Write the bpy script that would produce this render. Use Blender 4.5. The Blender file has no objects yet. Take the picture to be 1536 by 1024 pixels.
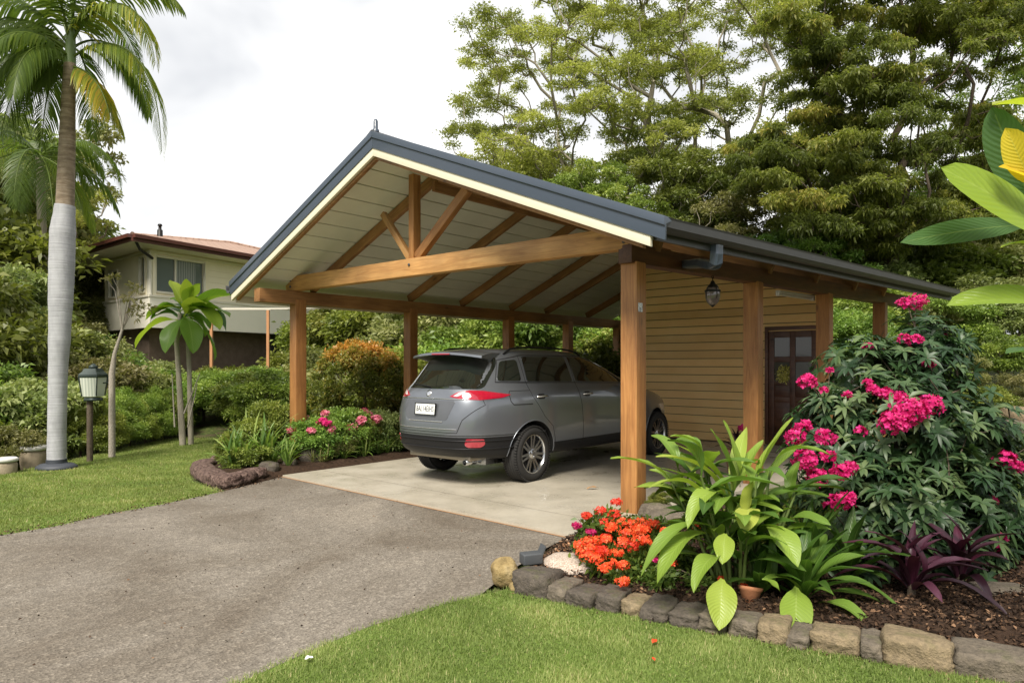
import bpy, bmesh, math, random
import numpy as np
from mathutils import Vector, Matrix
from mathutils.bvhtree import BVHTree
rnd = random.Random(11)
rng = np.random.default_rng(7)
scene = bpy.context.scene
C = scene.collection
PI = math.pi
# ---------------------------------------------------------------- camera geometry
F = 1030.0; CX = 768.0; HY = 546.0; CAMH = 1.55
RP = (1.255, 7.10)                      # front right carport post
V2 = (0.6538, 0.7566); U2 = (-0.7566, 0.6538)
def gplane(x, y):                        # the near ground: one gently tilted plane
    u = (x-RP[0])*U2[0] + (y-RP[1])*U2[1]
    return -0.0144*u
def pt(px, py, Y): return ((px-CX)/F*Y, Y, CAMH+(HY-py)/F*Y)
def gp(px, py):                          # where a sight line meets the near ground
    dx, dz = (px-CX)/F, (HY-py)/F
    a = -0.0144*U2[0]; b = -0.0144*U2[1]; c = -(a*RP[0]+b*RP[1])
    t = (CAMH-c)/(a*dx+b-dz)
    return (dx*t, t, gplane(dx*t, t))
def W3(u, v, z): return (RP[0]+u*U2[0]+v*V2[0], RP[1]+u*U2[1]+v*V2[1], z)
def sm(t):
    t = min(1.0, max(0.0, t)); return t*t*(3-2*t)
# ---------------------------------------------------------------- linking
def tag(o, label=None, cat=None, group=None, kind=None):
    if label: o['label'] = label
    if cat: o['category'] = cat
    if group: o['group'] = group
    if kind: o['kind'] = kind
    return o
def empty(name, loc=(0,0,0), rz=0.0, label=None, cat=None, group=None):
    o = bpy.data.objects.new(name, None); C.objects.link(o)
    o.location = loc; o.rotation_euler = (0,0,rz); o.empty_display_size = 0.1
    return tag(o, label, cat, group)
def link(name, me, mats, parent=None, world=False, M=None):
    o = bpy.data.objects.new(name, me); C.objects.link(o)
    if mats is not None and len(me.materials) == 0:
        for m in (mats if isinstance(mats, (list, tuple)) else [mats]): me.materials.append(m)
    if parent is not None:
        o.parent = parent
    if M is not None: o.matrix_local = M
    if world and parent is not None:     # mesh given in world coordinates under an unrotated Empty
        off = Vector((0,0,0)); p = parent
        while p is not None: off += p.location; p = p.parent
        o.location = -off
    return o
def copy_tree(o, parent=None):
    c = o.copy(); C.objects.link(c); c.parent = parent
    for ch in list(o.children): copy_tree(ch, c)
    return c
# ---------------------------------------------------------------- mesh helpers
def mesh_np(name, verts, faces, attrs=None, smooth=False, mi=None):
    """verts (N,3); faces: (K,3|4) array or list of such arrays"""
    me = bpy.data.meshes.new(name)
    fl = faces if isinstance(faces, list) else [faces]
    fl = [np.asarray(f, dtype=np.int32) for f in fl if len(f)]
    verts = np.asarray(verts, dtype=np.float32)
    me.vertices.add(len(verts)); me.vertices.foreach_set('co', verts.ravel())
    idx = np.concatenate([f.ravel() for f in fl])
    tot = np.concatenate([np.full(len(f), f.shape[1], np.int32) for f in fl])
    st = np.concatenate([[0], np.cumsum(tot)[:-1]]).astype(np.int32)
    me.loops.add(len(idx)); me.loops.foreach_set('vertex_index', idx)
    me.polygons.add(len(tot)); me.polygons.foreach_set('loop_start', st)
    if smooth: me.polygons.foreach_set('use_smooth', np.ones(len(tot), bool))
    if mi is not None: me.polygons.foreach_set('material_index', np.asarray(mi, np.int32))
    me.update(calc_edges=True)
    for k, a in (attrs or {}).items():
        at = me.attributes.new(k, 'FLOAT', 'POINT'); at.data.foreach_set('value', np.asarray(a, np.float32))
    return me
class MB:
    def __init__(s): s.v = []; s.f = []; s.m = []; s.t = []; s.sm = []
    def add(s, vs, fs, m=0, t=0.5, smooth=False):
        b = len(s.v); s.v += [tuple(v) for v in vs]; s.t += [t]*len(vs)
        for f in fs: s.f.append(tuple(b+i for i in f)); s.m.append(m); s.sm.append(smooth)
        return b
    def box(s, x0, x1, y0, y1, z0, z1, m=0, M=None, t=0.5):
        vs = [(x,y,z) for z in (z0,z1) for x,y in ((x0,y0),(x1,y0),(x1,y1),(x0,y1))]
        if M is not None: vs = [M @ Vector(v) for v in vs]
        s.add(vs, [(3,2,1,0),(4,5,6,7),(0,1,5,4),(1,2,6,5),(2,3,7,6),(3,0,4,7)], m, t)
    def tube(s, pts, rad, n=8, m=0, cap=True, t=0.5):
        pts = [Vector(p) for p in pts]; N = len(pts)
        if not isinstance(rad, (list, tuple)): rad = [rad]*N
        vs = []; a = None
        for i, p in enumerate(pts):
            d = (pts[min(i+1,N-1)]-pts[max(i-1,0)])
            d = d.normalized() if d.length > 1e-9 else Vector((0,0,1))
            if a is None: a = d.orthogonal().normalized()
            else:
                a = (a - d*a.dot(d)); a = a.normalized() if a.length > 1e-6 else d.orthogonal().normalized()
            b = d.cross(a)
            for k in range(n):
                an = 2*PI*k/n; vs.append(p + (a*math.cos(an)+b*math.sin(an))*rad[i])
        fs = [(i*n+k, i*n+(k+1)%n, (i+1)*n+(k+1)%n, (i+1)*n+k) for i in range(N-1) for k in range(n)]
        s.add(vs, fs, m, t, True)
        if cap:
            s.add(vs[:n], [tuple(range(n))[::-1]], m, t); s.add(vs[-n:], [tuple(range(n))], m, t)
    def lathe(s, prof, n=24, m=0, M=None, t=0.5, smooth=True):
        """prof [(r,z)]"""
        vs = [Vector((r*math.cos(2*PI*k/n), r*math.sin(2*PI*k/n), z)) for r, z in prof for k in range(n)]
        if M is not None: vs = [M @ v for v in vs]
        fs = [(i*n+k, i*n+(k+1)%n, (i+1)*n+(k+1)%n, (i+1)*n+k) for i in range(len(prof)-1) for k in range(n)]
        s.add(vs, fs, m, t, smooth)
    def prism(s, poly, z0, z1, m=0, M=None, t=0.5):
        n = len(poly); vs = [Vector((x,y,z0)) for x,y in poly]+[Vector((x,y,z1)) for x,y in poly]
        if M is not None: vs = [M @ v for v in vs]
        s.add(vs, [tuple(range(n))[::-1], tuple(range(n,2*n))]+[(i,(i+1)%n,n+(i+1)%n,n+i) for i in range(n)], m, t)
    def mesh(s, name, fix=True):
        me = bpy.data.meshes.new(name); me.from_pydata([tuple(v) for v in s.v], [], s.f)
        me.polygons.foreach_set('material_index', s.m); me.polygons.foreach_set('use_smooth', s.sm)
        if len(s.v):
            at = me.attributes.new('tint', 'FLOAT', 'POINT'); at.data.foreach_set('value', s.t)
        if fix:
            bm = bmesh.new(); bm.from_mesh(me); bmesh.ops.recalc_face_normals(bm, faces=bm.faces); bm.to_mesh(me); bm.free()
        me.update(); return me
    def build(s, name, mats, parent=None, world=False, M=None): return link(name, s.mesh(name), mats, parent, world, M)
def bevelled(me, w=0.006, seg=2, ang=35):
    bm = bmesh.new(); bm.from_mesh(me); bmesh.ops.remove_doubles(bm, verts=bm.verts, dist=1e-5)
    es = [e for e in bm.edges if len(e.link_faces) == 2 and e.calc_face_angle(0) > math.radians(ang)]
    bmesh.ops.bevel(bm, geom=es, offset=w, segments=seg, profile=0.6, affect='EDGES', clamp_overlap=True)
    for f in bm.faces: f.smooth = True
    bm.to_mesh(me); bm.free(); me.set_sharp_from_angle(angle=math.radians(50)); return me
def timber(name, p0, p1, w, h, mat, parent, side=None, bev=0.006):
    """a squared timber from p0 to p1 in world coordinates: long axis local X, w across, h upright"""
    p0 = Vector(p0); p1 = Vector(p1); d = (p1-p0); L = d.length; x = d.normalized()
    ref = Vector(side) if side is not None else Vector((0,0,1))
    if abs(x.dot(ref)) > 0.98: ref = Vector((V2[0],V2[1],0))
    y = ref.cross(x).normalized(); z = x.cross(y)
    b = MB(); b.box(-L/2,L/2,-w/2,w/2,-h/2,h/2); me = b.mesh(name); bevelled(me, bev)
    mid = (p0+p1)/2; off = Vector((0,0,0)); q = parent
    while q is not None: off += q.location; q = q.parent
    M = Matrix(((x.x,y.x,z.x,mid.x-off.x),(x.y,y.y,z.y,mid.y-off.y),(x.z,y.z,z.z,mid.z-off.z),(0,0,0,1)))
    return link(name, me, mat, parent, M=M)
# ---------------------------------------------------------------- materials
class NT:
    def __init__(s, name):
        s.m = bpy.data.materials.new(name); s.m.use_nodes = True; s.t = s.m.node_tree
        s.b = s.t.nodes['Principled BSDF']; s.out = s.t.nodes['Material Output']
    def n(s, typ, **kw):
        nd = s.t.nodes.new(typ)
        for k, v in kw.items():
            if k in nd.inputs.keys() if hasattr(nd.inputs,'keys') else False: nd.inputs[k].default_value = v
            else: setattr(nd, k, v)
        return nd
    def l(s, a, b): s.t.links.new(a, b)
    def noise(s, scale=5, detail=4, rough=.55, vec=None, dist=0):
        nd = s.t.nodes.new('ShaderNodeTexNoise'); nd.inputs['Scale'].default_value = scale
        nd.inputs['Detail'].default_value = detail; nd.inputs['Roughness'].default_value = rough; nd.inputs['Distortion'].default_value = dist
        if vec is not None: s.l(vec, nd.inputs['Vector'])
        return nd.outputs['Fac']
    def coord(s, out='Object', scale=(1,1,1), rot=(0,0,0)):
        tc = s.t.nodes.new('ShaderNodeTexCoord'); mp = s.t.nodes.new('ShaderNodeMapping')
        mp.inputs['Scale'].default_value = scale; mp.inputs['Rotation'].default_value = rot
        s.l(tc.outputs[out], mp.inputs['Vector']); return mp.outputs['Vector']
    def ramp(s, fac, stops):
        r = s.t.nodes.new('ShaderNodeValToRGB'); el = r.color_ramp.elements
        while len(el) < len(stops): el.new(0.5)
        for e, (p, c) in zip(el, stops): e.position = p; e.color = (*c, 1) if len(c) == 3 else c
        s.l(fac, r.inputs['Fac']); return r.outputs['Color']
    def mix(s, fac, a, b, mode='MIX'):
        m = s.t.nodes.new('ShaderNodeMix'); m.data_type = 'RGBA'; m.blend_type = mode
        for val, i in ((fac, 0), (a, 6), (b, 7)):
            if isinstance(val, (int, float)): m.inputs[i].default_value = val
            elif isinstance(val, tuple): m.inputs[i].default_value = (*val, 1) if len(val) == 3 else val
            else: s.l(val, m.inputs[i])
        return m.outputs[2]
    def math(s, op, a, b=0.0):
        m = s.t.nodes.new('ShaderNodeMath'); m.operation = op
        for i, val in enumerate((a, b)):
            if isinstance(val, (int, float)): m.inputs[i].default_value = val
            else: s.l(val, m.inputs[i])
        return m.outputs[0]
    def attr(s, name):
        a = s.t.nodes.new('ShaderNodeAttribute'); a.attribute_name = name; return a.outputs['Fac']
    def rand(s): return s.t.nodes.new('ShaderNodeObjectInfo').outputs['Random']
    def bump(s, h, strength=.3, dist=.02):
        b = s.t.nodes.new('ShaderNodeBump'); b.inputs['Strength'].default_value = strength; b.inputs['Distance'].default_value = dist
        s.l(h, b.inputs['Height']); s.l(b.outputs['Normal'], s.b.inputs['Normal'])
    def set(s, col=None, rough=None, metal=None, spec=None, coat=None):
        if col is not None:
            if isinstance(col, tuple): s.b.inputs['Base Color'].default_value = (*col, 1)
            else: s.l(col, s.b.inputs['Base Color'])
        if rough is not None:
            if isinstance(rough, (int, float)): s.b.inputs['Roughness'].default_value = rough
            else: s.l(rough, s.b.inputs['Roughness'])
        if metal is not None: s.b.inputs['Metallic'].default_value = metal
        if spec is not None: s.b.inputs['Specular IOR Level'].default_value = spec
        if coat is not None: s.b.inputs['Coat Weight'].default_value = coat
        return s.m
def plain(name, col, rough=.5, metal=0, spec=.5, coat=0, var=.12, scale=6, bump=0.0):
    n = NT(name); f = n.noise(scale, 5, .6, n.coord())
    c = n.mix(f, tuple(x*(1-var) for x in col), tuple(min(1,x*(1+var)) for x in col))
    n.set(c, rough, metal, spec, coat)
    if bump: n.bump(n.noise(scale*8, 4, .6, n.coord()), bump, .01)
    return n.m
def wood(name, a, b, c, rough=.5, sx=.9):
    n = NT(name); oi = n.t.nodes.new('ShaderNodeObjectInfo')
    tc = n.t.nodes.new('ShaderNodeTexCoord'); va = n.t.nodes.new('ShaderNodeVectorMath'); va.operation = 'MULTIPLY_ADD'
    cmb = n.t.nodes.new('ShaderNodeCombineXYZ')
    for i in range(3): n.l(n.math('MULTIPLY', oi.outputs['Random'], 13.0+7*i), cmb.inputs[i])
    n.l(tc.outputs['Object'], va.inputs[0]); va.inputs[1].default_value = (sx, 9, 9); n.l(cmb.outputs[0], va.inputs[2])
    g = n.noise(1.6, 7, .62, va.outputs[0], 1.2)
    va2 = n.t.nodes.new('ShaderNodeVectorMath'); va2.operation = 'MULTIPLY_ADD'
    n.l(tc.outputs['Object'], va2.inputs[0]); va2.inputs[1].default_value = (sx*3, 90, 90); n.l(cmb.outputs[0], va2.inputs[2])
    g2 = n.noise(1.2, 3, .6, va2.outputs[0])
    patch = n.noise(1.3, 3, .5, n.coord())
    col = n.ramp(g, [(.28,a),(.5,b),(.72,c)])
    col = n.mix(n.math('MULTIPLY', n.ramp(g2, [(.35,(0,0,0)),(.65,(1,1,1))]), .35), col, tuple(x*.55 for x in a))
    dark = n.ramp(patch, [(.35,(.72,.68,.64)),(.6,(1.08,1.05,1.0))])
    col = n.mix(1.0, col, dark, 'MULTIPLY')
    vr = n.ramp(oi.outputs['Random'], [(0,(.8,.78,.75)),(1,(1.12,1.1,1.08))])
    col = n.mix(1.0, col, vr, 'MULTIPLY')
    # knots
    vo = n.t.nodes.new('ShaderNodeTexVoronoi'); vo.inputs['Scale'].default_value = 1.0
    va3 = n.t.nodes.new('ShaderNodeVectorMath'); va3.operation = 'MULTIPLY_ADD'
    n.l(tc.outputs['Object'], va3.inputs[0]); va3.inputs[1].default_value = (1.7, 4, 4); n.l(cmb.outputs[0], va3.inputs[2])
    n.l(va3.outputs[0], vo.inputs['Vector'])
    kn = n.ramp(vo.outputs['Distance'], [(.05,(1,1,1)),(.13,(0,0,0))])
    col = n.mix(n.math('MULTIPLY', kn, .7), col, tuple(x*.35 for x in a))
    n.set(col, rough); n.bump(g2, .25, .004); return n.m
def leafmat(name, stops, trans=.35, rough=.42, hue=.03, val=.2, veins=False, edge=None, spec=.35):
    n = NT(name); t = n.attr('tint'); col = n.ramp(t, stops)
    oi = n.t.nodes.new('ShaderNodeObjectInfo'); hs = n.t.nodes.new('ShaderNodeHueSaturation')
    n.l(n.math('ADD', n.math('MULTIPLY', oi.outputs['Random'], hue*2), .5-hue), hs.inputs['Hue'])
    n.l(n.math('ADD', n.math('MULTIPLY', oi.outputs['Random'], val*2), 1-val), hs.inputs['Value'])
    n.l(col, hs.inputs['Color']); col = hs.outputs['Color']
    if veins:
        ac = n.attr('across'); al = n.attr('along'); aa = n.math('ABSOLUTE', ac)
        w = n.math('SINE', n.math('SUBTRACT', n.math('MULTIPLY', al, 95.0), n.math('MULTIPLY', aa, 22.0)))
        col = n.mix(n.math('MULTIPLY', n.math('ADD', n.math('MULTIPLY', w, .5), .5), .16), col, n.mix(1.0, col, (1.5,1.45,1.2), 'MULTIPLY'))
        rib = n.ramp(aa, [(0,(1,1,1)),(.07,(0,0,0))])
        col = n.mix(n.math('MULTIPLY', rib, .5), col, n.mix(.5, col, (.45,.55,.18)))
        n.bump(w, .25, .004)
    n.set(col, rough, spec=spec)
    if trans:
        tr = n.t.nodes.new('ShaderNodeBsdfTranslucent'); mx = n.t.nodes.new('ShaderNodeMixShader'); mx.inputs[0].default_value = trans
        n.l(n.mix(1.0, col, (1.25,1.35,.7), 'MULTIPLY'), tr.inputs['Color'])
        n.l(n.b.outputs[0], mx.inputs[1]); n.l(tr.outputs[0], mx.inputs[2]); n.l(mx.outputs[0], n.out.inputs['Surface'])
    return n.m
# ================================================================ camera, light, world
cam = bpy.data.cameras.new('camera'); co = bpy.data.objects.new('camera', cam); C.objects.link(co)
co.location = (0,0,CAMH); co.rotation_euler = (PI/2,0,0); cam.sensor_width = 36; cam.lens = F/1536*36
cam.shift_y = (HY-512)/1536; cam.clip_end = 3000; cam.clip_start = .05
scene.camera = co
SD = Vector((-.24,-.70,.88)).normalized()
sun = bpy.data.lights.new('sun', 'SUN'); sun.energy = 3.2; sun.angle = math.radians(20); sun.color = (1,.94,.84)
so = bpy.data.objects.new('sun', sun); C.objects.link(so); so.rotation_euler = SD.to_track_quat('Z','Y').to_euler(); so.location = (-8,-6,14)
w = bpy.data.worlds.new('World'); scene.world = w; w.use_nodes = True; nt = w.node_tree
sky = nt.nodes.new('ShaderNodeTexSky'); sky.sky_type = 'NISHITA'; sky.sun_disc = False
sky.sun_elevation = math.asin(SD.z); sky.sun_rotation = math.atan2(SD.x, SD.y); sky.air_density = 1.2; sky.dust_density = 2.5
bg = nt.nodes['Background']; bg.inputs['Strength'].default_value = .15
tc = nt.nodes.new('ShaderNodeTexCoord'); mp = nt.nodes.new('ShaderNodeMapping'); mp.inputs['Scale'].default_value = (1,1,2.2)
nt.links.new(tc.outputs['Generated'], mp.inputs['Vector'])
nz = nt.nodes.new('ShaderNodeTexNoise'); nz.inputs['Scale'].default_value = 1.7; nz.inputs['Detail'].default_value = 5; nz.inputs['Roughness'].default_value = .5; nz.inputs['Distortion'].default_value = .3
nt.links.new(mp.outputs[0], nz.inputs['Vector'])
cr = nt.nodes.new('ShaderNodeValToRGB'); e = cr.color_ramp.elements
e[0].position = .44; e[0].color = (.40,.408,.425,1); e[1].position = .68; e[1].color = (.80,.79,.765,1)
nt.links.new(nz.outputs['Fac'], cr.inputs['Fac'])
ml = nt.nodes.new('ShaderNodeVectorMath'); ml.operation = 'SCALE'; ml.inputs['Scale'].default_value = 6.0
nt.links.new(cr.outputs['Color'], ml.inputs[0])
mx = nt.nodes.new('ShaderNodeMix'); mx.data_type = 'RGBA'; mx.inputs[0].default_value = .96
nt.links.new(sky.outputs[0], mx.inputs[6]); nt.links.new(ml.outputs[0], mx.inputs[7])
nt.links.new(mx.outputs[2], bg.inputs['Color'])
vs = scene.view_settings; vs.view_transform = 'Standard'; vs.look = 'None'; vs.gamma = 1; vs.use_curve_mapping = False; vs.exposure = 1.03
scene.cycles.max_bounces = 9; scene.cycles.diffuse_bounces = 6; scene.cycles.glossy_bounces = 3; scene.cycles.transmission_bounces = 4
scene.cycles.transparent_max_bounces = 8; scene.cycles.sample_clamp_indirect = 6; scene.cycles.use_denoising = True
# ================================================================ ground
def hills(x, y):
    # right bank, beyond the right-hand side of the carport and the bed
    dx, dy = x-RP[0], y-RP[1]
    q = dx*.675 - dy*.737                 # metres to the right of the eave line
    s = dx*.737 + dy*.675                 # metres along it
    z = 4.2*sm((q-2.6)/9.0)*sm((s+3.0)/6.0)
    z += 2.0*sm((s-9.0)/12.0)*sm((q+1)/8)
    z += 2.6*sm((y-19)/22.0)*sm((x+16)/10.0)
    z += 1.3*sm((y-15)/9.0)*sm((-x-1.5)/7.0)*sm((x+30)/14.0)
    z -= 1.6*sm((-x-7.3)/4.0)*(1-sm((y-13)/8.0))
    return z
def ground_z(x, y): return gplane(max(-40,min(40,x)), max(-20,min(40,y))) + hills(x, y)
n = NT('soil_and_ground_cover'); v = n.coord()
f1 = n.noise(.35, 5, .6, v); f2 = n.noise(14, 5, .65, v); f3 = n.noise(2.2, 5, .6, v)
c1 = n.ramp(f2, [(.3,(.035,.05,.014)),(.5,(.075,.1,.028)),(.7,(.14,.15,.05))])
c2 = n.ramp(f2, [(.3,(.05,.035,.022)),(.7,(.16,.12,.075))])
n.set(n.mix(n.ramp(f3, [(.5,(0,0,0)),(.62,(1,1,1))]), c1, c2), .95, spec=.15); n.bump(f2, .8, .06); M_GROUND = n.m
gx = np.unique(np.concatenate([np.linspace(-26,26,131), np.linspace(-600,-26,24), np.linspace(26,600,24)]))
gy = np.unique(np.concatenate([np.linspace(-4,44,121), np.linspace(-400,-4,14), np.linspace(44,900,26)]))
gv = [(x, y, ground_z(x, y)-.03) for y in gy for x in gx]
nx = len(gx); ii = np.arange((len(gy)-1)*(nx-1)); r_, c_ = ii//(nx-1), ii%(nx-1)
fa = np.stack([r_*nx+c_, r_*nx+c_+1, (r_+1)*nx+c_+1, (r_+1)*nx+c_], 1)
tag(link('ground', mesh_np('ground', gv, fa, smooth=True), M_GROUND), 'sloping garden ground around the driveway and carport', 'ground', kind='structure')
def flat_sheet(name, pts, lift, mat, label, cat, sub=0):
    """a planar polygon laid on the near ground plane"""
    me = bpy.data.meshes.new(name); me.from_pydata([(x, y, gplane(x, y)+lift) for x, y in pts], [], [tuple(range(len(pts)))]); me.update()
    bm = bmesh.new(); bm.from_mesh(me); bmesh.ops.recalc_face_normals(bm, faces=bm.faces)
    if sum(f.normal.z for f in bm.faces) < 0: bmesh.ops.reverse_faces(bm, faces=bm.faces)
    bm.to_mesh(me); bm.free()
    return tag(link(name, me, mat), label, cat, kind='structure')
def g2(px, py): return gp(px, py)[:2]
# driveway outline
slabL, slabR = g2(424,715), g2(852,806)
lawn_edge = [(-60,-6),(-14,-.2), g2(-330,905), g2(-60,820), g2(0,803), g2(80,790), g2(150,773), g2(240,757), g2(330,738)]
drive_pts = lawn_edge + [g2(380,726), slabL, slabR, g2(820,822), g2(775,850), g2(745,873), g2(720,893), g2(660,908), g2(560,938), g2(500,962), g2(440,988), g2(395,1008), g2(360,1024), (-1.75,2.7), (-2.6,1.5), (-4.2,-1), (-9,-8), (-60,-30)]
n = NT('asphalt'); v = n.coord(); fine = n.noise(95, 3, .7, v); med = n.noise(16, 5, .6, v); big = n.noise(.42, 6, .62, v, 1.3)
vo = n.t.nodes.new('ShaderNodeTexVoronoi'); vo.inputs['Scale'].default_value = 60; n.l(v, vo.inputs['Vector'])
agg = n.ramp(vo.outputs['Color'], [(.1,(.088,.074,.058)),(.5,(.172,.150,.122)),(.8,(.265,.232,.190)),(1,(.46,.41,.34))])
c = n.mix(.55, agg, n.ramp(fine, [(.3,(.065,.054,.042)),(.5,(.172,.150,.122)),(.72,(.34,.295,.24))]))
c = n.mix(1.0, c, n.ramp(big, [(.30,(.60,.55,.50)),(.44,(.86,.84,.81)),(.56,(1.02,1.02,1.02)),(.70,(1.28,1.28,1.27))]), 'MULTIPLY')
c = n.mix(1.0, c, n.ramp(med, [(.3,(.85,.85,.85)),(.7,(1.1,1.1,1.1))]), 'MULTIPLY')
n.set(c, .85, spec=.3); n.bump(n.math('ADD', fine, vo.outputs['Distance']), .55, .012); M_ASPH = n.m
flat_sheet('driveway', drive_pts, .004, M_ASPH, 'rough brown grey asphalt driveway in front of the carport', 'driveway')
n = NT('concrete'); v = n.coord(); a = n.noise(1.1, 6, .6, v, .4); b = n.noise(30, 4, .6, v)
c = n.ramp(a, [(.3,(.35,.315,.245)),(.5,(.39,.352,.28)),(.7,(.425,.388,.315))]); c = n.mix(1.0, c, n.ramp(b, [(.3,(.92,.92,.92)),(.7,(1.05,1.05,1.05))]), 'MULTIPLY')
st = n.noise(2.6, 3, .7, v, 1.2); c = n.mix(n.ramp(st, [(.64,(0,0,0)),(.72,(.35,.35,.35))]), c, (.2,.17,.13))
n.set(c, n.ramp(n.noise(2.2,4,.6,v), [(.35,(.24,)*3),(.65,(.48,)*3)]), spec=.5); n.bump(b, .12, .003); M_CONC = n.m
def slab_pt(t, d):     # t 0..1 from left corner to right corner, d metres towards the back
    x = slabL[0]+(slabR[0]-slabL[0])*t; y = slabL[1]+(slabR[1]-slabL[1])*t
    return (x+V2[0]*d, y+V2[1]*d)
sl = MB()
out = [slab_pt(0,0), slab_pt(1,0), (slabR[0]+.74*1.9, slabR[1]+.67*1.9+.1), (slabR[0]+.74*6, slabR[1]+.67*6), (slabR[0]+.74*9.3+.3, slabR[1]+.67*9.3), slab_pt(.6,10.6), slab_pt(0,10.6)]
nn = len(out); zz = lambda p, d: (p[0], p[1], gplane(*p)+d)
sl.add([zz(p,.028) for p in out]+[zz(p,-.05) for p in out], [tuple(range(nn))]+[(i,(i+1)%nn,nn+(i+1)%nn,nn+i) for i in range(nn)])
slo = sl.build('concrete_slab', M_CONC); tag(slo, 'pale smooth concrete floor slab under the carport', 'slab', kind='structure')
M_JOINT = plain('joint', (.16,.13,.10), .9)
jt = MB()
def strip(mb, p, q, wd, lift, m=0):
    d = Vector((q[0]-p[0], q[1]-p[1])).normalized(); nrm = Vector((-d.y, d.x))*wd/2
    mb.add([zz((p[0]+nrm.x,p[1]+nrm.y),lift), zz((q[0]+nrm.x,q[1]+nrm.y),lift), zz((q[0]-nrm.x,q[1]-nrm.y),lift), zz((p[0]-nrm.x,p[1]-nrm.y),lift)], [(0,1,2,3)], m)
strip(jt, slab_pt(0.02,.62), slab_pt(.995,.62), .005, .032)
M_RUST = plain('rusty_edge', (.30,.17,.085), .9, scale=20)
rs = MB(); strip(rs, (slabL[0]-V2[0]*.02,slabL[1]-V2[1]*.02), (slabR[0]-V2[0]*.02,slabR[1]-V2[1]*.02), .03, .0085)
tag(jt.build('slab_joints', M_JOINT), 'thin dark control joints cut across the concrete slab', 'joint', kind='structure')
tag(rs.build('slab_edge_strip', M_RUST), 'rusty brown strip where the slab meets the driveway', 'edge strip', kind='structure')
# lawns: green base sheets, then blades
n = NT('lawn_base'); v = n.coord(); a = n.noise(1.2, 5, .6, v); b = n.noise(40, 4, .7, v)
c = n.ramp(b, [(.3,(.07,.11,.02)),(.5,(.13,.2,.04)),(.7,(.2,.28,.06))]); c = n.mix(n.ramp(a, [(.5,(0,0,0)),(.7,(.6,.6,.6))]), c, (.2,.2,.07))
n.set(c, .95, spec=.1); n.bump(b, .7, .03); M_LAWN = n.m
kerb_px = [(770,888),(852,905),(932,920),(1040,941),(1120,957),(1200,972),(1320,992),(1430,1010),(1536,1026)]
kerb = [g2(*p) for p in kerb_px]
lf = [(-9,-8),(-4.2,-1),(-2.6,1.5),(-1.75,2.7), g2(360,1024), g2(395,1008), g2(440,988), g2(500,962), g2(560,938), g2(660,908), g2(720,893), g2(759,884)] + kerb + [(3.6,3.05),(7,2.2),(12,1),(12,-8)]
flat_sheet('front_lawn', lf, .002, M_LAWN, 'short green lawn in the foreground beside the driveway', 'lawn')
ll = lawn_edge[1:] + [g2(290,722), g2(283,710), g2(300,700), g2(345,690), g2(352,668), g2(345,643), g2(262,657), g2(185,672), g2(108,690), g2(0,712), (-11,8.6), (-22,6)]
flat_sheet('left_lawn', ll, .002, M_LAWN, 'sunlit green lawn rising on the left of the driveway', 'lawn')
def inside(P, poly):
    x, y = P[:,0], P[:,1]; r = np.zeros(len(P), bool); j = len(poly)-1
    for i in range(len(poly)):
        xi, yi = poly[i]; xj, yj = poly[j]
        c = ((yi > y) != (yj > y)) & (x < (xj-xi)*(y-yi)/((yj-yi) if yj != yi else 1e-9)+xi); r ^= c; j = i
    return r
def blades(name, poly, n, box, hl, wd, mat, label, nearpow=0.0, ragged=.03):
    P = np.stack([rng.uniform(box[0],box[1],n), rng.uniform(box[2],box[3],n)], 1)
    J = P + rng.normal(0, ragged, P.shape); P = P[inside(J, poly)]
    ang = np.abs(P[:,0])/np.maximum(P[:,1],.1) < .82
    P = P[ang & (rng.random(len(P)) < np.clip((7.5/np.maximum(P[:,1],1))**nearpow, 0, 1))]
    m = len(P); z = -.0144*((P[:,0]-RP[0])*U2[0]+(P[:,1]-RP[1])*U2[1])+.002
    # clumpiness from a few sines
    cl = (np.sin(P[:,0]*7.3+1.3*np.sin(P[:,1]*5.1))*np.sin(P[:,1]*6.1+1.1*np.sin(P[:,0]*4.3))+1)/2
    cb = (np.sin(P[:,0]*1.7+.9*np.sin(P[:,1]*2.3))*np.sin(P[:,1]*1.9+P[:,0]*.8)+1)/2
    az = rng.uniform(0, 2*PI, m); lean = rng.uniform(.2, 1.35, m); L = hl*(.55+.9*rng.random(m))*(.65+.6*cl); wb = wd*(.7+.6*rng.random(m))
    f = 1+.06*np.maximum(P[:,1]-4,0); wb = wb*f
    dx, dy = np.cos(az), np.sin(az); sx, sy = -dy, dx
    b0 = np.stack([P[:,0]-sx*wb/2, P[:,1]-sy*wb/2, z], 1); b1 = np.stack([P[:,0]+sx*wb/2, P[:,1]+sy*wb/2, z], 1)
    tp = np.stack([P[:,0]+dx*L*np.sin(lean), P[:,1]+dy*L*np.sin(lean), z+L*np.cos(lean)], 1)
    V = np.stack([b0,b1,tp],1).reshape(-1,3); Fc = np.arange(3*m).reshape(-1,3)
    pz = (np.sin(P[:,0]*3.1+2*np.sin(P[:,1]*2.7))*np.sin(P[:,1]*3.7+1.5*np.sin(P[:,0]*2.9)+1)+1)/2
    t = np.clip(.42*rng.random(m)+.25*cl+.22*cb+.28*pz**3-.05 + (rng.random(m)<.06)*.5, 0, 1); T = np.repeat(t,3)
    return tag(link(name, mesh_np(name, V, Fc, {'tint':T}), mat), label, 'grass', kind='stuff')
M_GRASS = leafmat('grass_blades', [(0,(.07,.095,.024)),(.3,(.14,.18,.045)),(.6,(.225,.275,.075)),(.82,(.32,.35,.12)),(1,(.48,.41,.22))], .35, .55, spec=.2)
blades('front_grass', lf, 420000, (-3.2,3.6,2.9,5.2), .025, .0042, M_GRASS, 'short clumpy green grass of the foreground lawn')
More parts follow.
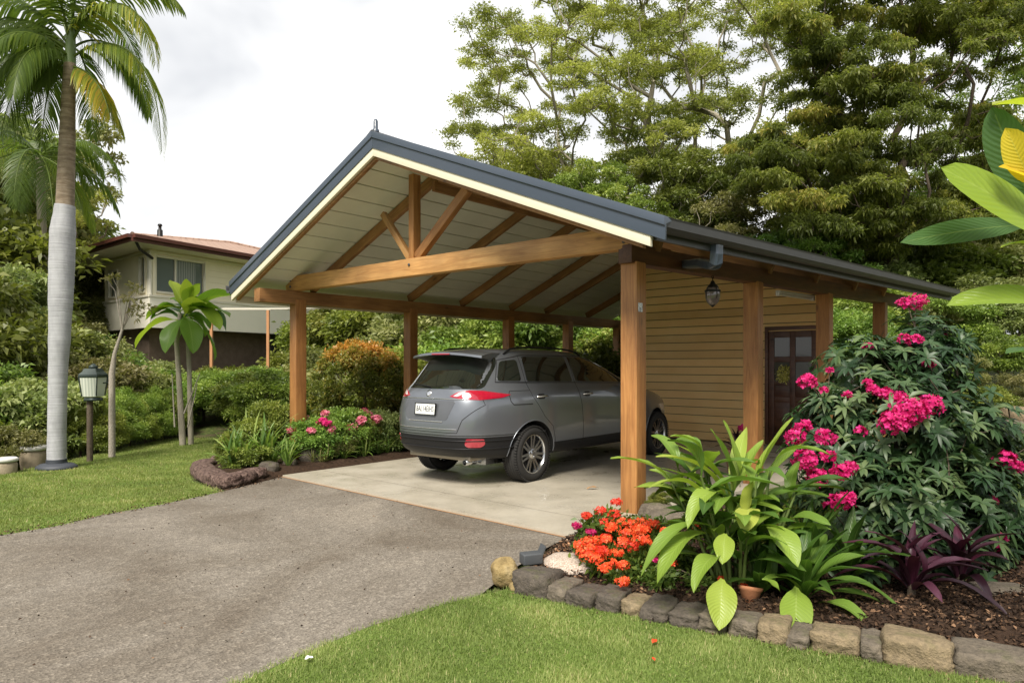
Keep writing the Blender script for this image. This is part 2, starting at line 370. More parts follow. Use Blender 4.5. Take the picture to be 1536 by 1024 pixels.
blades('left_grass', ll, 620000, (-13,-2.3,5.2,17), .03, .006, M_GRASS, 'short bright green grass of the lawn left of the driveway', .6, .05)
# ================================================================ carport
M_POST = wood('post_timber', (.26,.115,.035), (.40,.19,.062), (.50,.26,.09), .5)
M_BEAM = wood('beam_timber', (.36,.18,.06), (.52,.29,.105), (.64,.39,.16), .5)
M_DARKT = wood('dark_timber', (.075,.03,.013), (.125,.052,.02), (.18,.08,.03), .5)
M_RAFT = wood('rafter_timber', (.22,.105,.035), (.32,.165,.06), (.40,.22,.085), .55)
M_NAVY = plain('blue_grey_metal', (.05,.066,.092), .35, .0, coat=.2, var=.06)
M_CREAM = plain('cream_paint', (.66,.60,.46), .55, var=.08, scale=3)
M_ROOFM = plain('dark_roof_metal', (.055,.055,.058), .4, var=.2)
n = NT('ceiling_paint'); v = n.coord(); c = n.ramp(n.noise(1.3,5,.6,v), [(.3,(.64,.63,.54)),(.7,(.76,.75,.65))])
n.set(c, .6); M_CEIL = n.m
M_BACK = plain('dark_backing',(.07,.05,.035),.9)  # dark colour behind the board gaps, deepens their shadow lines
KS = .1175                                # how fast the right eave runs away from the ridge line
UR, VR = 3.25, -.80                       # ridge line, rake plane
HR, HE = 4.42, 2.84
uL = 6.90; VB = 9.9
def uE(v): return -.68 - (v-VR)*KS
def roof_z(u, v):
    if u >= UR: return HR - (HR-HE+.02)*(u-UR)/(uL-UR)
    return HR - (HR-HE)*(UR-u)/(UR-uE(v))
def vback(u):                            # back edge: the right eave stops short
    return VB if u >= UR else VB - (VB-7.75)*(UR-u)/(UR-uE(7.75))
cp = empty('carport', (RP[0],RP[1],0), 0, 'timber gable carport with navy roof edge sheltering the grey car', 'carport')
def wb(name, mb, mat, bev=0): 
    me = mb.mesh(name)
    if bev: bevelled(me, bev)
    return link(name, me, mat, cp, world=True)
def ucol(side, k, n):                     # u at fraction k from ridge to eave, as function of v
    if side > 0: return lambda v: UR+(uL-UR)*k
    return lambda v: UR-(UR-uE(v))*k
def slope_pt(side, k, v, dz): 
    u = (UR+(uL-UR)*k) if side > 0 else UR-(UR-uE(v))*k
    return W3(u, v, roof_z(u, v)+dz)
def slope_panel(name, side, k0, k1, dz0, dz1, v0, v1, mat, nk=10, nv=10, corr=0):
    mb = MB(); top = []; bot = []
    for i in range(nk+1):
        k = k0+(k1-k0)*i/nk
        for j in range(nv+1):
            u1 = (UR+(uL-UR)*k) if side > 0 else UR-(UR-uE(5))*k
            ve = min(v1, vback(u1)); v = v0+(ve-v0)*j/nv
            top.append(slope_pt(side, k, v, dz1+(corr if (j%2) else 0))); bot.append(slope_pt(side, k, v, dz0))
    nj = nv+1; fs = []
    id_ = lambda i, j: i*nj+j; o = len(top)
    for i in range(nk):
        for j in range(nv):
            fs.append((id_(i,j),id_(i+1,j),id_(i+1,j+1),id_(i,j+1))); fs.append((o+id_(i,j),o+id_(i,j+1),o+id_(i+1,j+1),o+id_(i+1,j)))
    for j in range(nv):
        fs.append((id_(0,j),id_(0,j+1),o+id_(0,j+1),o+id_(0,j))); fs.append((id_(nk,j+1),id_(nk,j),o+id_(nk,j),o+id_(nk,j+1)))
    for i in range(nk):
        fs.append((id_(i+1,0),id_(i,0),o+id_(i,0),o+id_(i+1,0))); fs.append((id_(i,nv),id_(i+1,nv),o+id_(i+1,nv),o+id_(i,nv)))
    mb.add(top+bot, fs); return wb(name, mb, mat)
CEIL = -.205
for sd in (1,-1):
    o = slope_panel('roof_sheet', sd, 0.0, 1.0, -.03, 0.0, VR+.02, 99, M_ROOFM, 2, 110, .018)
    # lining boards: overlapping, each a shallow step
    mb = MB(); NB = 12; nv = 8
    for b in range(NB):
        k0, k1 = b/NB, (b+1)/NB+.010; k1 = min(k1, .999)
        for j in range(nv):
            def P(k, f, dz):
                u1 = (UR+(uL-UR)*k) if sd > 0 else UR-(UR-uE(5))*k
                vv = VR+.05 + (vback(u1)-.05-VR-.05)*f; return slope_pt(sd, k, vv, dz)
            f0, f1 = j/nv, (j+1)/nv; g = .026
            vs = [P(k0,f0,CEIL), P(k1-.0165,f0,CEIL), P(k1-.0165,f1,CEIL), P(k0,f1,CEIL), P(k1-.0165,f0,CEIL+.03), P(k1-.0165,f1,CEIL+.03),
                  P(k0,f0,CEIL+.03), P(k1-.0165,f0,CEIL+.03), P(k1-.0165,f1,CEIL+.03), P(k0,f1,CEIL+.03)]
            mb.add([vs[i] for i in (0,1,2,3,6,4,5,9)], [(0,1,2,3),(1,5,6,2),(4,7,6,5),(0,3,7,4)])
            if False: mb.add([vs[0],vs[1],vs[4],vs[7],vs[6]], [(0,1,2,3,4)])
            if j == nv-1: mb.add([vs[3],vs[2],vs[5],vs[8],vs[9]], [(0,1,2,3,4)])
    wb('ceiling_lining', mb, M_CEIL); slope_panel('lining_backing', sd, .002, .99, CEIL+.034, CEIL+.05, VR+.06, 9.8, M_BACK, 2, 8)
# rake: metal barge cap, cream board, timber strip behind it
def rake(name, sd, v0, v1, dz0, dz1, mat, kmax=1.0, bev=.004, steps=None):
    mb = MB(); prof = steps or [(v0,dz0),(v1,dz0),(v1,dz1),(v0,dz1)]; m = len(prof)
    vs = []
    for k in (0.0, kmax):
        for (vv, dz) in prof:
            vs.append(slope_pt(sd, k, VR, 0)); u = (UR+(uL-UR)*k) if sd > 0 else UR-(UR-uE(VR))*k
            vs[-1] = W3(u, vv, roof_z(u, VR)+dz)
    mb.add(vs, [tuple(range(m))[::-1], tuple(range(m,2*m))]+[(i,(i+1)%m,m+(i+1)%m,m+i) for i in range(m)])
    return wb(name, mb, mat, bev)
for sd in (1,-1):
    rake('barge_cap', sd, 0, 0, 0, 0, M_NAVY, 1.034 if sd < 0 else 1.0, .003, [(VR-.035,-.165),(VR-.012,-.165),(VR-.012,-.02),(VR+.10,.02),(VR+.10,.045),(VR-.052,.045),(VR-.052,-.035),(VR-.035,-.045)])
    rake('barge_board', sd, VR-.022, VR+.02, -.262, -.14, M_CREAM, .995)
    rake('barge_backing', sd, VR+.022, VR+.075, -.30, -.17, M_RAFT, .97)
# ridge cap + finial
mb = MB()
mb.add([W3(UR+.14,VR-.05,HR-.02),W3(UR,VR-.05,HR+.06),W3(UR-.14,VR-.05,HR-.02),W3(UR+.14,VB,HR-.02),W3(UR,VB,HR+.06),W3(UR-.14,VB,HR-.02)], [(0,1,4,3),(1,2,5,4),(0,2,1),(3,4,5),(0,3,5,2)])
wb('ridge_cap', mb, M_ROOFM)
mb = MB(); fx, fy, _ = W3(UR,VR+.02,0)
mb.lathe([(.045,0),(.045,.03),(.03,.045),(.028,.14),(.018,.165),(.0,.17)], 12, 0, Matrix.Translation((fx,fy,HR+.04))); wb('finial', mb, M_NAVY)
# posts
def line_pt_right(t): return (RP[0]+.737*t, RP[1]+.675*t)
post_r = [(0,0), (2.48,0), (4.6,0), (6.8,0)]
BB, BT = 2.58, 2.77                      # side beam bottom and top
PW = .19
posts = []
for i, t in enumerate((0, 2.48, 4.6, 6.8)):
    x, y = line_pt_right(t); g = gplane(x,y)+(0.0 if i else -.02)
    o = timber('post', (x,y,g-.02), (x,y,BB+.015), PW, PW, M_POST, cp); posts.append(o)
for v in (0, 2.40, 5.22, 7.43, 9.7):
    x, y, _ = W3(6.27, v, 0)
    o = timber('post', (x,y,gplane(x,y)-.02), (x,y,BB+.015), PW, PW, M_POST, cp); posts.append(o)
# side beams
a = line_pt_right(-.14); b = line_pt_right(8.3)
timber('side_beam', (*a,(BB+BT)/2), (*b,(BB+BT)/2), .17, BT-BB, M_DARKT, cp)
a = W3(6.27,-.72,(BB+BT)/2-.05); b = W3(6.27,9.85,(BB+BT)/2-.05)
timber('side_beam', a, b, .17, BT-BB+.02, M_RAFT, cp)
# front truss
timber('tie_beam', W3(6.42,-.06,2.85), W3(-.02,-.06,2.845), .15, .235, M_BEAM, cp, bev=.012)
timber('king_post', W3(3.36,-.04,2.95), W3(3.36,-.04,4.10), .10, .13, M_POST, cp)
timber('brace', W3(3.36+.08,-.045,2.98), W3(4.02,-.045,3.67), .07, .085, M_BEAM, cp)
timber('brace', W3(3.36-.07,-.045,2.98), W3(2.35,-.045,3.74), .09, .12, M_POST, cp)
timber('beam_block', W3(-.12,-.02,2.79), W3(-.12,-.02,2.98), .11, .12, M_BEAM, cp)
for (u_,z_) in ((6.27,2.80),(6.27,2.90),(0.03,2.80),(0.03,2.90),(3.36,2.88)):
    p_ = W3(u_,-.1395,z_); mb = MB(); mb.lathe([(0,.012),(.016,.012),(.02,.004),(.02,0)],10,0,Matrix.Translation((p_[0],p_[1],p_[2])) @ Vector((-V2[0],-V2[1],0)).to_track_quat('Z','Y').to_matrix().to_4x4()); wb('bolt', mb, M_ROOFM)
# rafters
RD = .14
def rafter(sd, v, k1):
    p = slope_pt(sd, .015, v, CEIL-.02-RD/2); q = slope_pt(sd, k1, v, CEIL-.02-RD/2)
    timber('rafter', p, q, .07, RD, M_RAFT, cp)
for v in (.28, 2.4, 3.79, 5.33, 6.6, 8.3):
    rafter(1, v, .84)
for v in (.28, 1.35, 2.7, 4.05, 5.4, 6.6):
    rafter(-1, v, (UR-(uE(v)+.64))/(UR-uE(v)))
timber('ridge_beam', W3(UR,.2,HR-.42), W3(UR,9.6,HR-.42), .06, .18, M_RAFT, cp)
# gutters
def gutter(side):
    mb = MB(); prof = [(0,-.012),(.0,-.115),(.035,-.135),(.085,-.13),(.118,-.095),(.125,-.03),(.132,-.012),(.118,-.008),(.108,-.03),(.10,-.088),(.075,-.115),(.04,-.118),(.012,-.10),(.012,-.012)]
    N = 18; rings = []
    for j in range(N+1):
        if side < 0:
            v = VR+.0+(7.75-VR)*j/N; u = uE(v); z = HE
            rings.append([W3(u-a, v, z+b) for a, b in prof])
        else:
            v = VR-.04+(VB-VR)*j/N; rings.append([W3(uL+a, v, HE-.02+b) for a, b in prof])
    m = len(prof); vs = [p for r in rings for p in r]
    fs = [(i*m+k, i*m+(k+1)%m, (i+1)*m+(k+1)%m, (i+1)*m+k) for i in range(N) for k in range(m)]+[tuple(range(m)), tuple(range(N*m,N*m+m))]
    mb.add(vs, fs); return wb('gutter', mb, M_ROOFM)
gutter(-1); gutter(1)
# eave fascias: right one coloured dark for the shadow under its gutter, left cream
for side in (1,-1):
    mb = MB(); N = 10; vs = []
    for j in range(N+1):
        if side < 0: v = VR+.05+(7.7-VR)*j/N; u = uE(v); s = 1
        else: v = VR+.05+(VB-.05-VR)*j/N; u = uL; s = -1
        for a, z in ((.002,-.012),(.032,-.012),(.032,-.19 if side < 0 else -.30),(.002,-.19 if side < 0 else -.30)): vs.append(W3(u+s*a, v, HE+z))
    fs = [(j*4+k, j*4+(k+1)%4, (j+1)*4+(k+1)%4, (j+1)*4+k) for j in range(N) for k in range(4)]+[(0,1,2,3),tuple(N*4+i for i in range(4))]
    mb.add(vs, fs); wb('fascia', mb, M_ROOFM if side < 0 else M_CREAM)
# downpipe: from the gutter back under the eave to the beam
t0 = .27
gx_, gy_ = RP[0]+.737*t0+.675*.80, RP[1]+.675*t0-.737*.80
bx_, by_ = RP[0]+.737*(t0+.55)+.675*.10, RP[1]+.675*(t0+.55)-.737*.10
def rectpipe(mb, pts, w, h):
    ring = []; 
    for i, p in enumerate(pts):
        p = Vector(p); d = (Vector(pts[min(i+1,len(pts)-1)])-Vector(pts[max(i-1,0)])).normalized()
        s = Vector((.737,.675,0)); s = (s-d*s.dot(d)).normalized(); n_ = d.cross(s)
        ring += [p+s*a*w/2+n_*b*h/2 for a, b in ((-1,-.7),(-.7,-1),(.7,-1),(1,-.7),(1,.7),(.7,1),(-.7,1),(-1,.7))]
    m = 8; N = len(pts)-1
    mb.add(ring, [(i*m+k,i*m+(k+1)%m,(i+1)*m+(k+1)%m,(i+1)*m+k) for i in range(N) for k in range(m)]+[tuple(range(m)),tuple(range(N*m,N*m+m))], smooth=False)
mb = MB()
P0 = Vector((gx_,gy_,HE-.10)); P1 = Vector((gx_,gy_,HE-.30)); P2 = Vector((bx_,by_,BB+.07)); P3 = P2
pts = [P0, P0.lerp(P1,.6)]+[(P1+Vector((0,0,.03)))*(1-t)**2+(P1+Vector((0,0,-.06)))*2*t*(1-t)+P1.lerp(P2,.42)*t*t for t in (.2,.4,.6,.8,1)]+[P1.lerp(P2,.8), P2]
rectpipe(mb, pts, .125, .09); me = mb.mesh('downpipe'); link('downpipe', me, M_NAVY, cp, world=True)
# small white paper label and a knot plug on the front post
M_PAPER = NT('paper_label'); v = M_PAPER.coord('Object', (40,40,40)); M_PAPER.set(M_PAPER.ramp(M_PAPER.noise(1.0,2,.8,v), [(.50,(.72,.74,.75)),(.56,(.25,.27,.30))]), .5); M_PAPER = M_PAPER.m
fp = posts[0]
lbl = MB(); lbl.box(-.045,.035,-.002,.002,-.045,.045); lo = lbl.mesh('post_label')
Rx, Ry = RP
# right-hand face of the post looks along +s(right)
ydir = Vector((V2[0],V2[1],0)); xdir = Vector((-U2[0],-U2[1],0))
def on_post_right(name, me, mat, z, along=0.0, out=.0965):
    p = Vector((Rx,Ry,0))+xdir*out+ydir*along+Vector((0,0,z))-Vector(cp.location)
    M = Matrix(((ydir.x,xdir.x,0,p.x),(ydir.y,xdir.y,0,p.y),(0,0,1,p.z),(0,0,0,1)))
    return link(name, me, mat, cp, M=M)
on_post_right('notice_label', lo, M_PAPER, 2.13, -.02)
# ================================================================ storage shed with clapboard wall behind the car
M_SID = NT('siding_paint'); nn_ = M_SID; v = nn_.coord('Object',(.8,.8,1.5)); 
cc = nn_.ramp(nn_.noise(1.4,5,.6,v), [(.3,(.82,.53,.22)),(.55,(.88,.60,.27)),(.75,(.91,.66,.32))]); cc = nn_.mix(1.0, cc, nn_.ramp(nn_.attr('tint'), [(0,(.86,.85,.83)),(1,(1.08,1.08,1.06))]), 'MULTIPLY')
nn_.set(cc, .5); nn_.bump(nn_.noise(6,4,.6,nn_.coord('Object',(1,1,20))), .08, .003); M_SID = nn_.m
sx_, sy_, _ = W3(2.1, 7.3, 0)
sh = empty('storage_shed', (sx_,sy_,0), 0, 'tan clapboard shed wall with brown door at the back of the carport', 'shed')
VW = 6.95; U0, U1 = .12, 4.15
DU0, DU1, DZ = .27, 1.17, 2.16
mb = MB(); bh = .165; z = .02; i = 0
def ceil_top(u, v): return roof_z(u, v)+CEIL-.03
def row(u0, u1, z0, z1, tint):
    if u1-u0 < .02: return
    vs = [W3(u1,VW-.018,z1-.013),W3(u0,VW-.018,z1-.013),W3(u0,VW-.034,z0),W3(u1,VW-.034,z0),W3(u0,VW,z0+.004),W3(u1,VW,z0+.004)]
    mb.add(vs, [(0,1,2,3),(3,2,4,5)], 0, tint)
    mb.add([W3(u1,VW-.018,z1-.013),W3(u0,VW-.018,z1-.013),W3(u0,VW+.0,z1-.013),W3(u1,VW+.0,z1-.013)], [(0,3,2,1)], 0, tint)
while z < 4.2:
    z1 = z+bh; zt = z1-.02
    # u range below the ceiling
    us = [u for u in np.linspace(U0,U1,200) if ceil_top(u,VW) > zt]
    if not us: break
    a, b = us[0], us[-1]; tn = rnd.random()
    if z < DZ and zt > 0:
        if z1 <= DZ+.02: row(a, DU0-.06, z, z1, tn); row(DU1+.06, b, z, z1, tn)
        else: row(a, b, z, z1, tn)
    else: row(a, b, z, z1, tn)
    z = z1
me = mb.mesh('clapboard_wall'); link('clapboard_wall', me, M_SID, sh, world=True)
mbk = MB(); mbk.add([W3(U0,VW+.001,.02),W3(U1,VW+.001,.02),W3(U1,VW+.001,ceil_top(U1,VW)-.03),W3(UR,VW+.001,ceil_top(UR,VW)-.04),W3(U0,VW+.001,ceil_top(U0,VW)-.03)], [(0,1,2,3,4)]); link('wall_backing', mbk.mesh('wall_backing'), M_BACK, sh, world=True)
# body of the shed behind the boards
M_SBOD = plain('shed_body_paint', (.46,.33,.15), .6)
mb = MB(); zt = min(ceil_top(U0,VW+.1), ceil_top(U1,VW+.1))
pu = [U1, UR, U0]; 
fr = [W3(U1,VW+.02,0), W3(U0,VW+.02,0), W3(U0,VW+.02,ceil_top(U0,VW)-.01), W3(UR,VW+.02,ceil_top(UR,VW)-.03), W3(U1,VW+.02,ceil_top(U1,VW)-.01)]
bk = [W3(U1,VW+2.2,0), W3(1.6,VW+2.2,0), W3(1.6,VW+2.2,ceil_top(1.6,VW)-.06), W3(UR,VW+2.2,ceil_top(UR,VW)-.06), W3(U1,VW+2.2,ceil_top(U1,VW)-.06)]
mb.add(fr+bk, [(0,1,2,3,4),(5,9,8,7,6)]+[(i,5+i,5+(i+1)%5,(i+1)%5) for i in range(5)]); link('shed_body', mb.mesh('shed_body'), M_SBOD, sh, world=True)
# corner boards
for u in (U1+.02, U0-.02):
    timber('corner_board', W3(u,VW-.015,.02), W3(u,VW-.015,min(2.95,ceil_top(u,VW))), .09, .08, M_SBOD, sh)
# door
M_DOOR = wood('door_timber', (.07,.028,.016), (.12,.05,.028), (.16,.07,.038), .35)
M_DGL = NT('door_glass'); M_DGL.set((.10,.10,.085), .06, spec=.8); M_DGL = M_DGL.m
def wall_frame(u, z): 
    p = Vector(W3(u, VW-.045, z)); xx = Vector((-U2[0],-U2[1],0)); yy = Vector((V2[0],V2[1],0))
    return Matrix(((xx.x,yy.x,0,p.x-sx_),(xx.y,yy.y,0,p.y-sy_),(0,0,1,p.z),(0,0,0,1)))
dw = DU1-DU0; Mdoor = wall_frame((DU0+DU1)/2, .03)
fr_ = MB(); h = DZ
fr_.box(-dw/2-.06,-dw/2,-.02,.05,0,h); fr_.box(dw/2,dw/2+.06,-.02,.05,0,h); fr_.box(-dw/2-.06,dw/2+.06,-.022,.05,h-.0,h+.07)
fo = link('door_frame', bevelled(fr_.mesh('door_frame'),.004), M_DOOR, sh, M=Mdoor)
d = MB()
H = h-.02; st = .11
cols = [(-dw/2+.005,-dw/2+st),(-.05,.05),(dw/2-st,dw/2-.005)]
for a,b in cols: d.box(a,b,0,.045,.005,H)
zs = [(.005,.22),(.80,.90),(1.12,1.2),(1.56,1.66),(H-.12,H)]
for a,b in ((-dw/2+st,-.05),(.05,dw/2-st)):
    for z0,z1 in zs: d.box(a,b,.002,.043,z0,z1)
    d.box(a+.0,b-.0,.018,.03,.22,.80); d.box(a,b,.018,.03,.90,1.12)
    d.box(a+.05,b-.05,.008,.02,.28,.74)
do = link('door', bevelled(d.mesh('door'),.004), M_DOOR, sh, M=Mdoor); do['label'] = 'dark brown panelled door with small glass panes'
for a,b in ((-dw/2+st,-.05),(.05,dw/2-st)):
    for z0,z1 in ((1.2,1.56),(1.66,H-.12)):
        p = MB(); p.box(a,b,.02,.028,z0,z1); link('door_pane', p.mesh('door_pane'), M_DGL, do, M=Matrix.Identity(4))
hn = MB(); hn.tube([(dw/2-.06,-.05,1.02),(dw/2-.16,-.05,1.02)], .01, 8); hn.tube([(dw/2-.06,0,1.02),(dw/2-.06,-.05,1.02)], .009, 8)
M_CHR = plain('chrome', (.75,.75,.76), .12, 1, var=.03)
link('door_handle', hn.mesh('door_handle'), M_CHR, do, M=Matrix.Identity(4))
sw = MB(); sw.box(-.035,.035,-.012,.0,-.055,.055); link('switch_plate', bevelled(sw.mesh('switch_plate'),.004), plain('white_plastic',(.75,.75,.72),.4), sh, M=wall_frame(DU1+.13,1.75))
# wreath of yellow green leaves on the door
M_WRE = leafmat('wreath_leaf', [(0,(.35,.36,.08)),(.5,(.72,.70,.2)),(1,(.9,.85,.45))], .3)
# ================================================================ lights under the roof
M_BLKM = plain('black_iron', (.02,.019,.018), .45, .6)
M_SMOK = NT('smoked_glass'); M_SMOK.set((.16,.13,.12), .08, spec=.9); M_SMOK = M_SMOK.m
lx, ly, lz = pt(1069,438,8.0)
la = empty('hanging_lantern', (lx,ly,lz), 0, 'small round smoked glass lantern hanging on a chain from the carport beam', 'lantern')
mb = MB(); mb.lathe([(.0,-.155),(.035,-.15),(.068,-.115),(.085,-.06),(.085,0),(.066,.055),(.045,.075)], 20); link('glass_globe', mb.mesh('glass_globe'), M_SMOK, la)
mb = MB(); mb.lathe([(.088,-.0),(.092,.012),(.088,.024)],20); mb.lathe([(.07,.05),(.052,.08),(.03,.10),(.018,.13),(.0,.135)], 16); mb.lathe([(0,-.178),(.012,-.17),(.03,-.152),(.037,-.146)],12)
for k in range(4):
    a = k*PI/2+.3; mb.tube([(.07*math.cos(a),.07*math.sin(a),.05),(.09*math.cos(a),.09*math.sin(a),0),(.088*math.cos(a),.088*math.sin(a),-.06),(.03*math.cos(a),.03*math.sin(a),-.155)], .004, 5)
link('lantern_frame', mb.mesh('lantern_frame'), M_BLKM, la)
mb = MB(); z = .13; k = 0
while z < BB-lz+.03:
    cx = []; 
    for q in range(9):
        a = q/8*2*PI; r1, r2 = .011, .02
        cx.append((r1*math.cos(a) if k%2 else 0, 0 if k%2 else r1*math.cos(a), z+.018+r2*math.sin(a)))
    mb.tube(cx, .004, 5, cap=False); z += .03; k += 1
link('chain', mb.mesh('chain'), M_BLKM, la)
tx, ty = line_pt_right(4.0)
tl = empty('tube_light', (tx-.1,ty+.12,BB-.06), math.atan2(.675,.737), 'white fluorescent tube light fixed under the right side beam', 'tube light')
M_WHT = plain('white_enamel', (.62,.60,.55), .4)
mb = MB(); mb.box(-.55,.55,-.035,.035,.02,.058); link('batten', bevelled(mb.mesh('batten'),.006), M_WHT, tl)
mb = MB(); mb.tube([(-.52,0,0),(.52,0,0)], .016, 10); link('tube', mb.mesh('tube'), M_WHT, tl)
for a_,b_ in ((-.56,-.5),(.5,.56)): mb = MB(); mb.box(a_,b_,-.03,.03,-.02,.03); link('end_cap', bevelled(mb.mesh('end_cap'),.006), M_WHT, tl)
# ================================================================ car
WBS = 3.50
car = empty('parked_car', (-.435,9.695,gplane(-.4,9.66)+.03), math.atan2(.771,.637), 'grey sport utility vehicle parked under the carport, seen from its rear right corner', 'car')
n = NT('car_paint'); n.set(n.mix(n.noise(900,1,.5,n.coord()), (.15,.163,.185), (.20,.215,.24)), .30, metal=.6, coat=.9); n.b.inputs['Coat Roughness'].default_value = .06; M_PAINT = n.m
M_BLKP = plain('black_plastic', (.010,.010,.011), .5, spec=.3, var=.15, scale=20)
M_WELL = plain('wheel_well_black', (.008,.008,.008), .9)
n = NT('car_glass'); n.set((.008,.011,.009), .03, spec=.8, coat=.7); n.b.inputs['IOR'].default_value = 1.6; M_GLASS = n.m
M_TYRE = NT('tyre_rubber'); v = M_TYRE.coord(); M_TYRE.set((.028,.027,.026), .8, spec=.25); M_TYRE = M_TYRE.m
M_ALLOY = plain('alloy', (.55,.56,.57), .22, 1, var=.05)
n = NT('red_lens'); n.set(n.mix(n.noise(30,2,.5,n.coord()), (.24,.002,.014), (.45,.010,.035)), .08, spec=.9, coat=1); M_RED = n.m
M_CLR = NT('clear_lens'); M_CLR.set((.55,.50,.50), .08, spec=.9, coat=1); M_CLR = M_CLR.m
car.scale = (1,1.03,1)
def zi(x, xs, zs): return float(np.interp(x, xs, zs))
LP = [ # xr, xf, b, n, (xs, zs), crown
 (-.62,4.15,.74,5,([-1,4.5],[.34,.31]),0),
 (-.84,4.30,.885,5,([-.9,-.5,3.9,4.4],[.385,.335,.32,.33]),0),
 (-.915,4.38,.925,5,([-.95,-.55,3.9,4.4],[.49,.41,.40,.45]),0),
 (-.935,4.42,.937,5,([-.95,-.62,-.35,3.9,4.4],[.66,.66,.52,.50,.60]),0),
 (-.93,4.425,.945,5.2,([-1,4.5],[.80,.70]),0),
 (-.915,4.41,.945,5.2,([-1,2,4.5],[.94,.86,.80]),0),
 (-.89,4.36,.938,5,([-1,2,4.5],[1.06,.98,.88]),0),
 (-.865,4.26,.92,4.6,([-1,2,3.5,4.5],[1.15,1.08,1.02,.94]),0),
 (-.83,4.10,.89,4.2,([-1,2,3.2,4.2],[1.22,1.16,1.09,1.0]),0),
 (-.79,3.22,.86,4,([-1,3.3],[1.265,1.20]),0),
 (-.68,2.72,.81,3.8,([-1,2.8],[1.40,1.40]),0),
 (-.56,2.22,.755,3.6,([-1,2.4],[1.56,1.56]),0),
 (-.47,1.85,.705,3.4,([-1,2],[1.66,1.655]),0),
 (-.38,1.60,.63,3.2,([-1,2],[1.705,1.70]),0),
 (-.2,1.3,.45,3,([-1,2],[1.725,1.725]),0),
 (.15,.95,.2,2.5,([-1,2],[1.735,1.735]),0)]
MJ = 56
def loop_pts(xr, xf, b, nexp, zf):
    cx, a = (xr+xf)/2, (xf-xr)/2; D = []
    for k in range(1441):
        t = 2*PI*k/1440; c, s = math.cos(t), math.sin(t)
        # the front is rounder in plan than the rear
        e = nexp*(.62 if c > 0 else 1.0)
        D.append((cx+a*math.copysign(abs(c)**(2/e), c), b*math.copysign(abs(s)**(2/nexp), s)))
    D = np.array(D); seg = np.linalg.norm(np.diff(D,axis=0),axis=1); cum = np.concatenate([[0],np.cumsum(seg)])
    s = np.linspace(0,cum[-1],MJ+1)[:-1]; X = np.interp(s,cum,D[:,0]); Y = np.interp(s,cum,D[:,1])
    # mild taper in plan towards both ends
    X = np.where(X < 0, X*1.16, X); lift_ = lambda z: z+.05*min(1,max(0,(z-.6)/.5))
    return [(x, y*(1-.05*max(0,(x-2.4)/2)**2-.035*max(0,(-x+.1))**2*1.0), lift_(zi(x,*zf))) for x,y in zip(X,Y)]
vs = []
for xr,xf,b,ne,zf,_ in LP: vs += loop_pts(xr,xf,b,ne,zf)
NL = len(LP); fs = []
for i in range(NL-1):
    for k in range(MJ): fs.append((i*MJ+k,i*MJ+(k+1)%MJ,(i+1)*MJ+(k+1)%MJ,(i+1)*MJ+k))
vs.append((1.7,0,.32)); vs.append((.55,0,1.788)); cb, ct = len(vs)-2, len(vs)-1
for k in range(MJ): fs.append((cb,(k+1)%MJ,k)); fs.append((ct,(NL-1)*MJ+k,(NL-1)*MJ+(k+1)%MJ))
me0 = bpy.data.meshes.new('car_body'); me0.from_pydata(vs,[],fs)
tmp = bpy.data.objects.new('tmp_body', me0); C.objects.link(tmp)
md = tmp.modifiers.new('s','SUBSURF'); md.levels = 2; md.render_levels = 2
cutters = []
for ax in (0.0, WBS):
    for sgn in (-1,1):
        c = MB(); c.lathe([(0,-.4),(.435,-.4),(.435,.4),(0,.4)], 48, 0, Matrix.Translation((ax, sgn*1.02, .385)) @ Matrix.Rotation(PI/2,4,'X'))
        mm = c.mesh('cutter'); bm = bmesh.new(); bm.from_mesh(mm); bmesh.ops.remove_doubles(bm, verts=bm.verts, dist=1e-4); bmesh.ops.recalc_face_normals(bm, faces=bm.faces); bm.to_mesh(mm); bm.free()
        oc = bpy.data.objects.new('tmp_cut', mm); C.objects.link(oc); cutters.append(oc)
        b_ = tmp.modifiers.new('b','BOOLEAN'); b_.operation = 'DIFFERENCE'; b_.object = oc; b_.solver = 'EXACT'
bpy.context.view_layer.update()
dg = bpy.context.evaluated_depsgraph_get(); mev = bpy.data.meshes.new_from_object(tmp.evaluated_get(dg))
tmp.modifiers.clear(); md = tmp.modifiers.new('s','SUBSURF'); md.levels = 2; bpy.context.view_layer.update()
dg = bpy.context.evaluated_depsgraph_get(); mfull = bpy.data.meshes.new_from_object(tmp.evaluated_get(dg))
bmf = bmesh.new(); bmf.from_mesh(mfull); bmesh.ops.recalc_face_normals(bmf, faces=bmf.faces); bvh = BVHTree.FromBMesh(bmf)
for o in cutters+[tmp]: bpy.data.objects.remove(o)
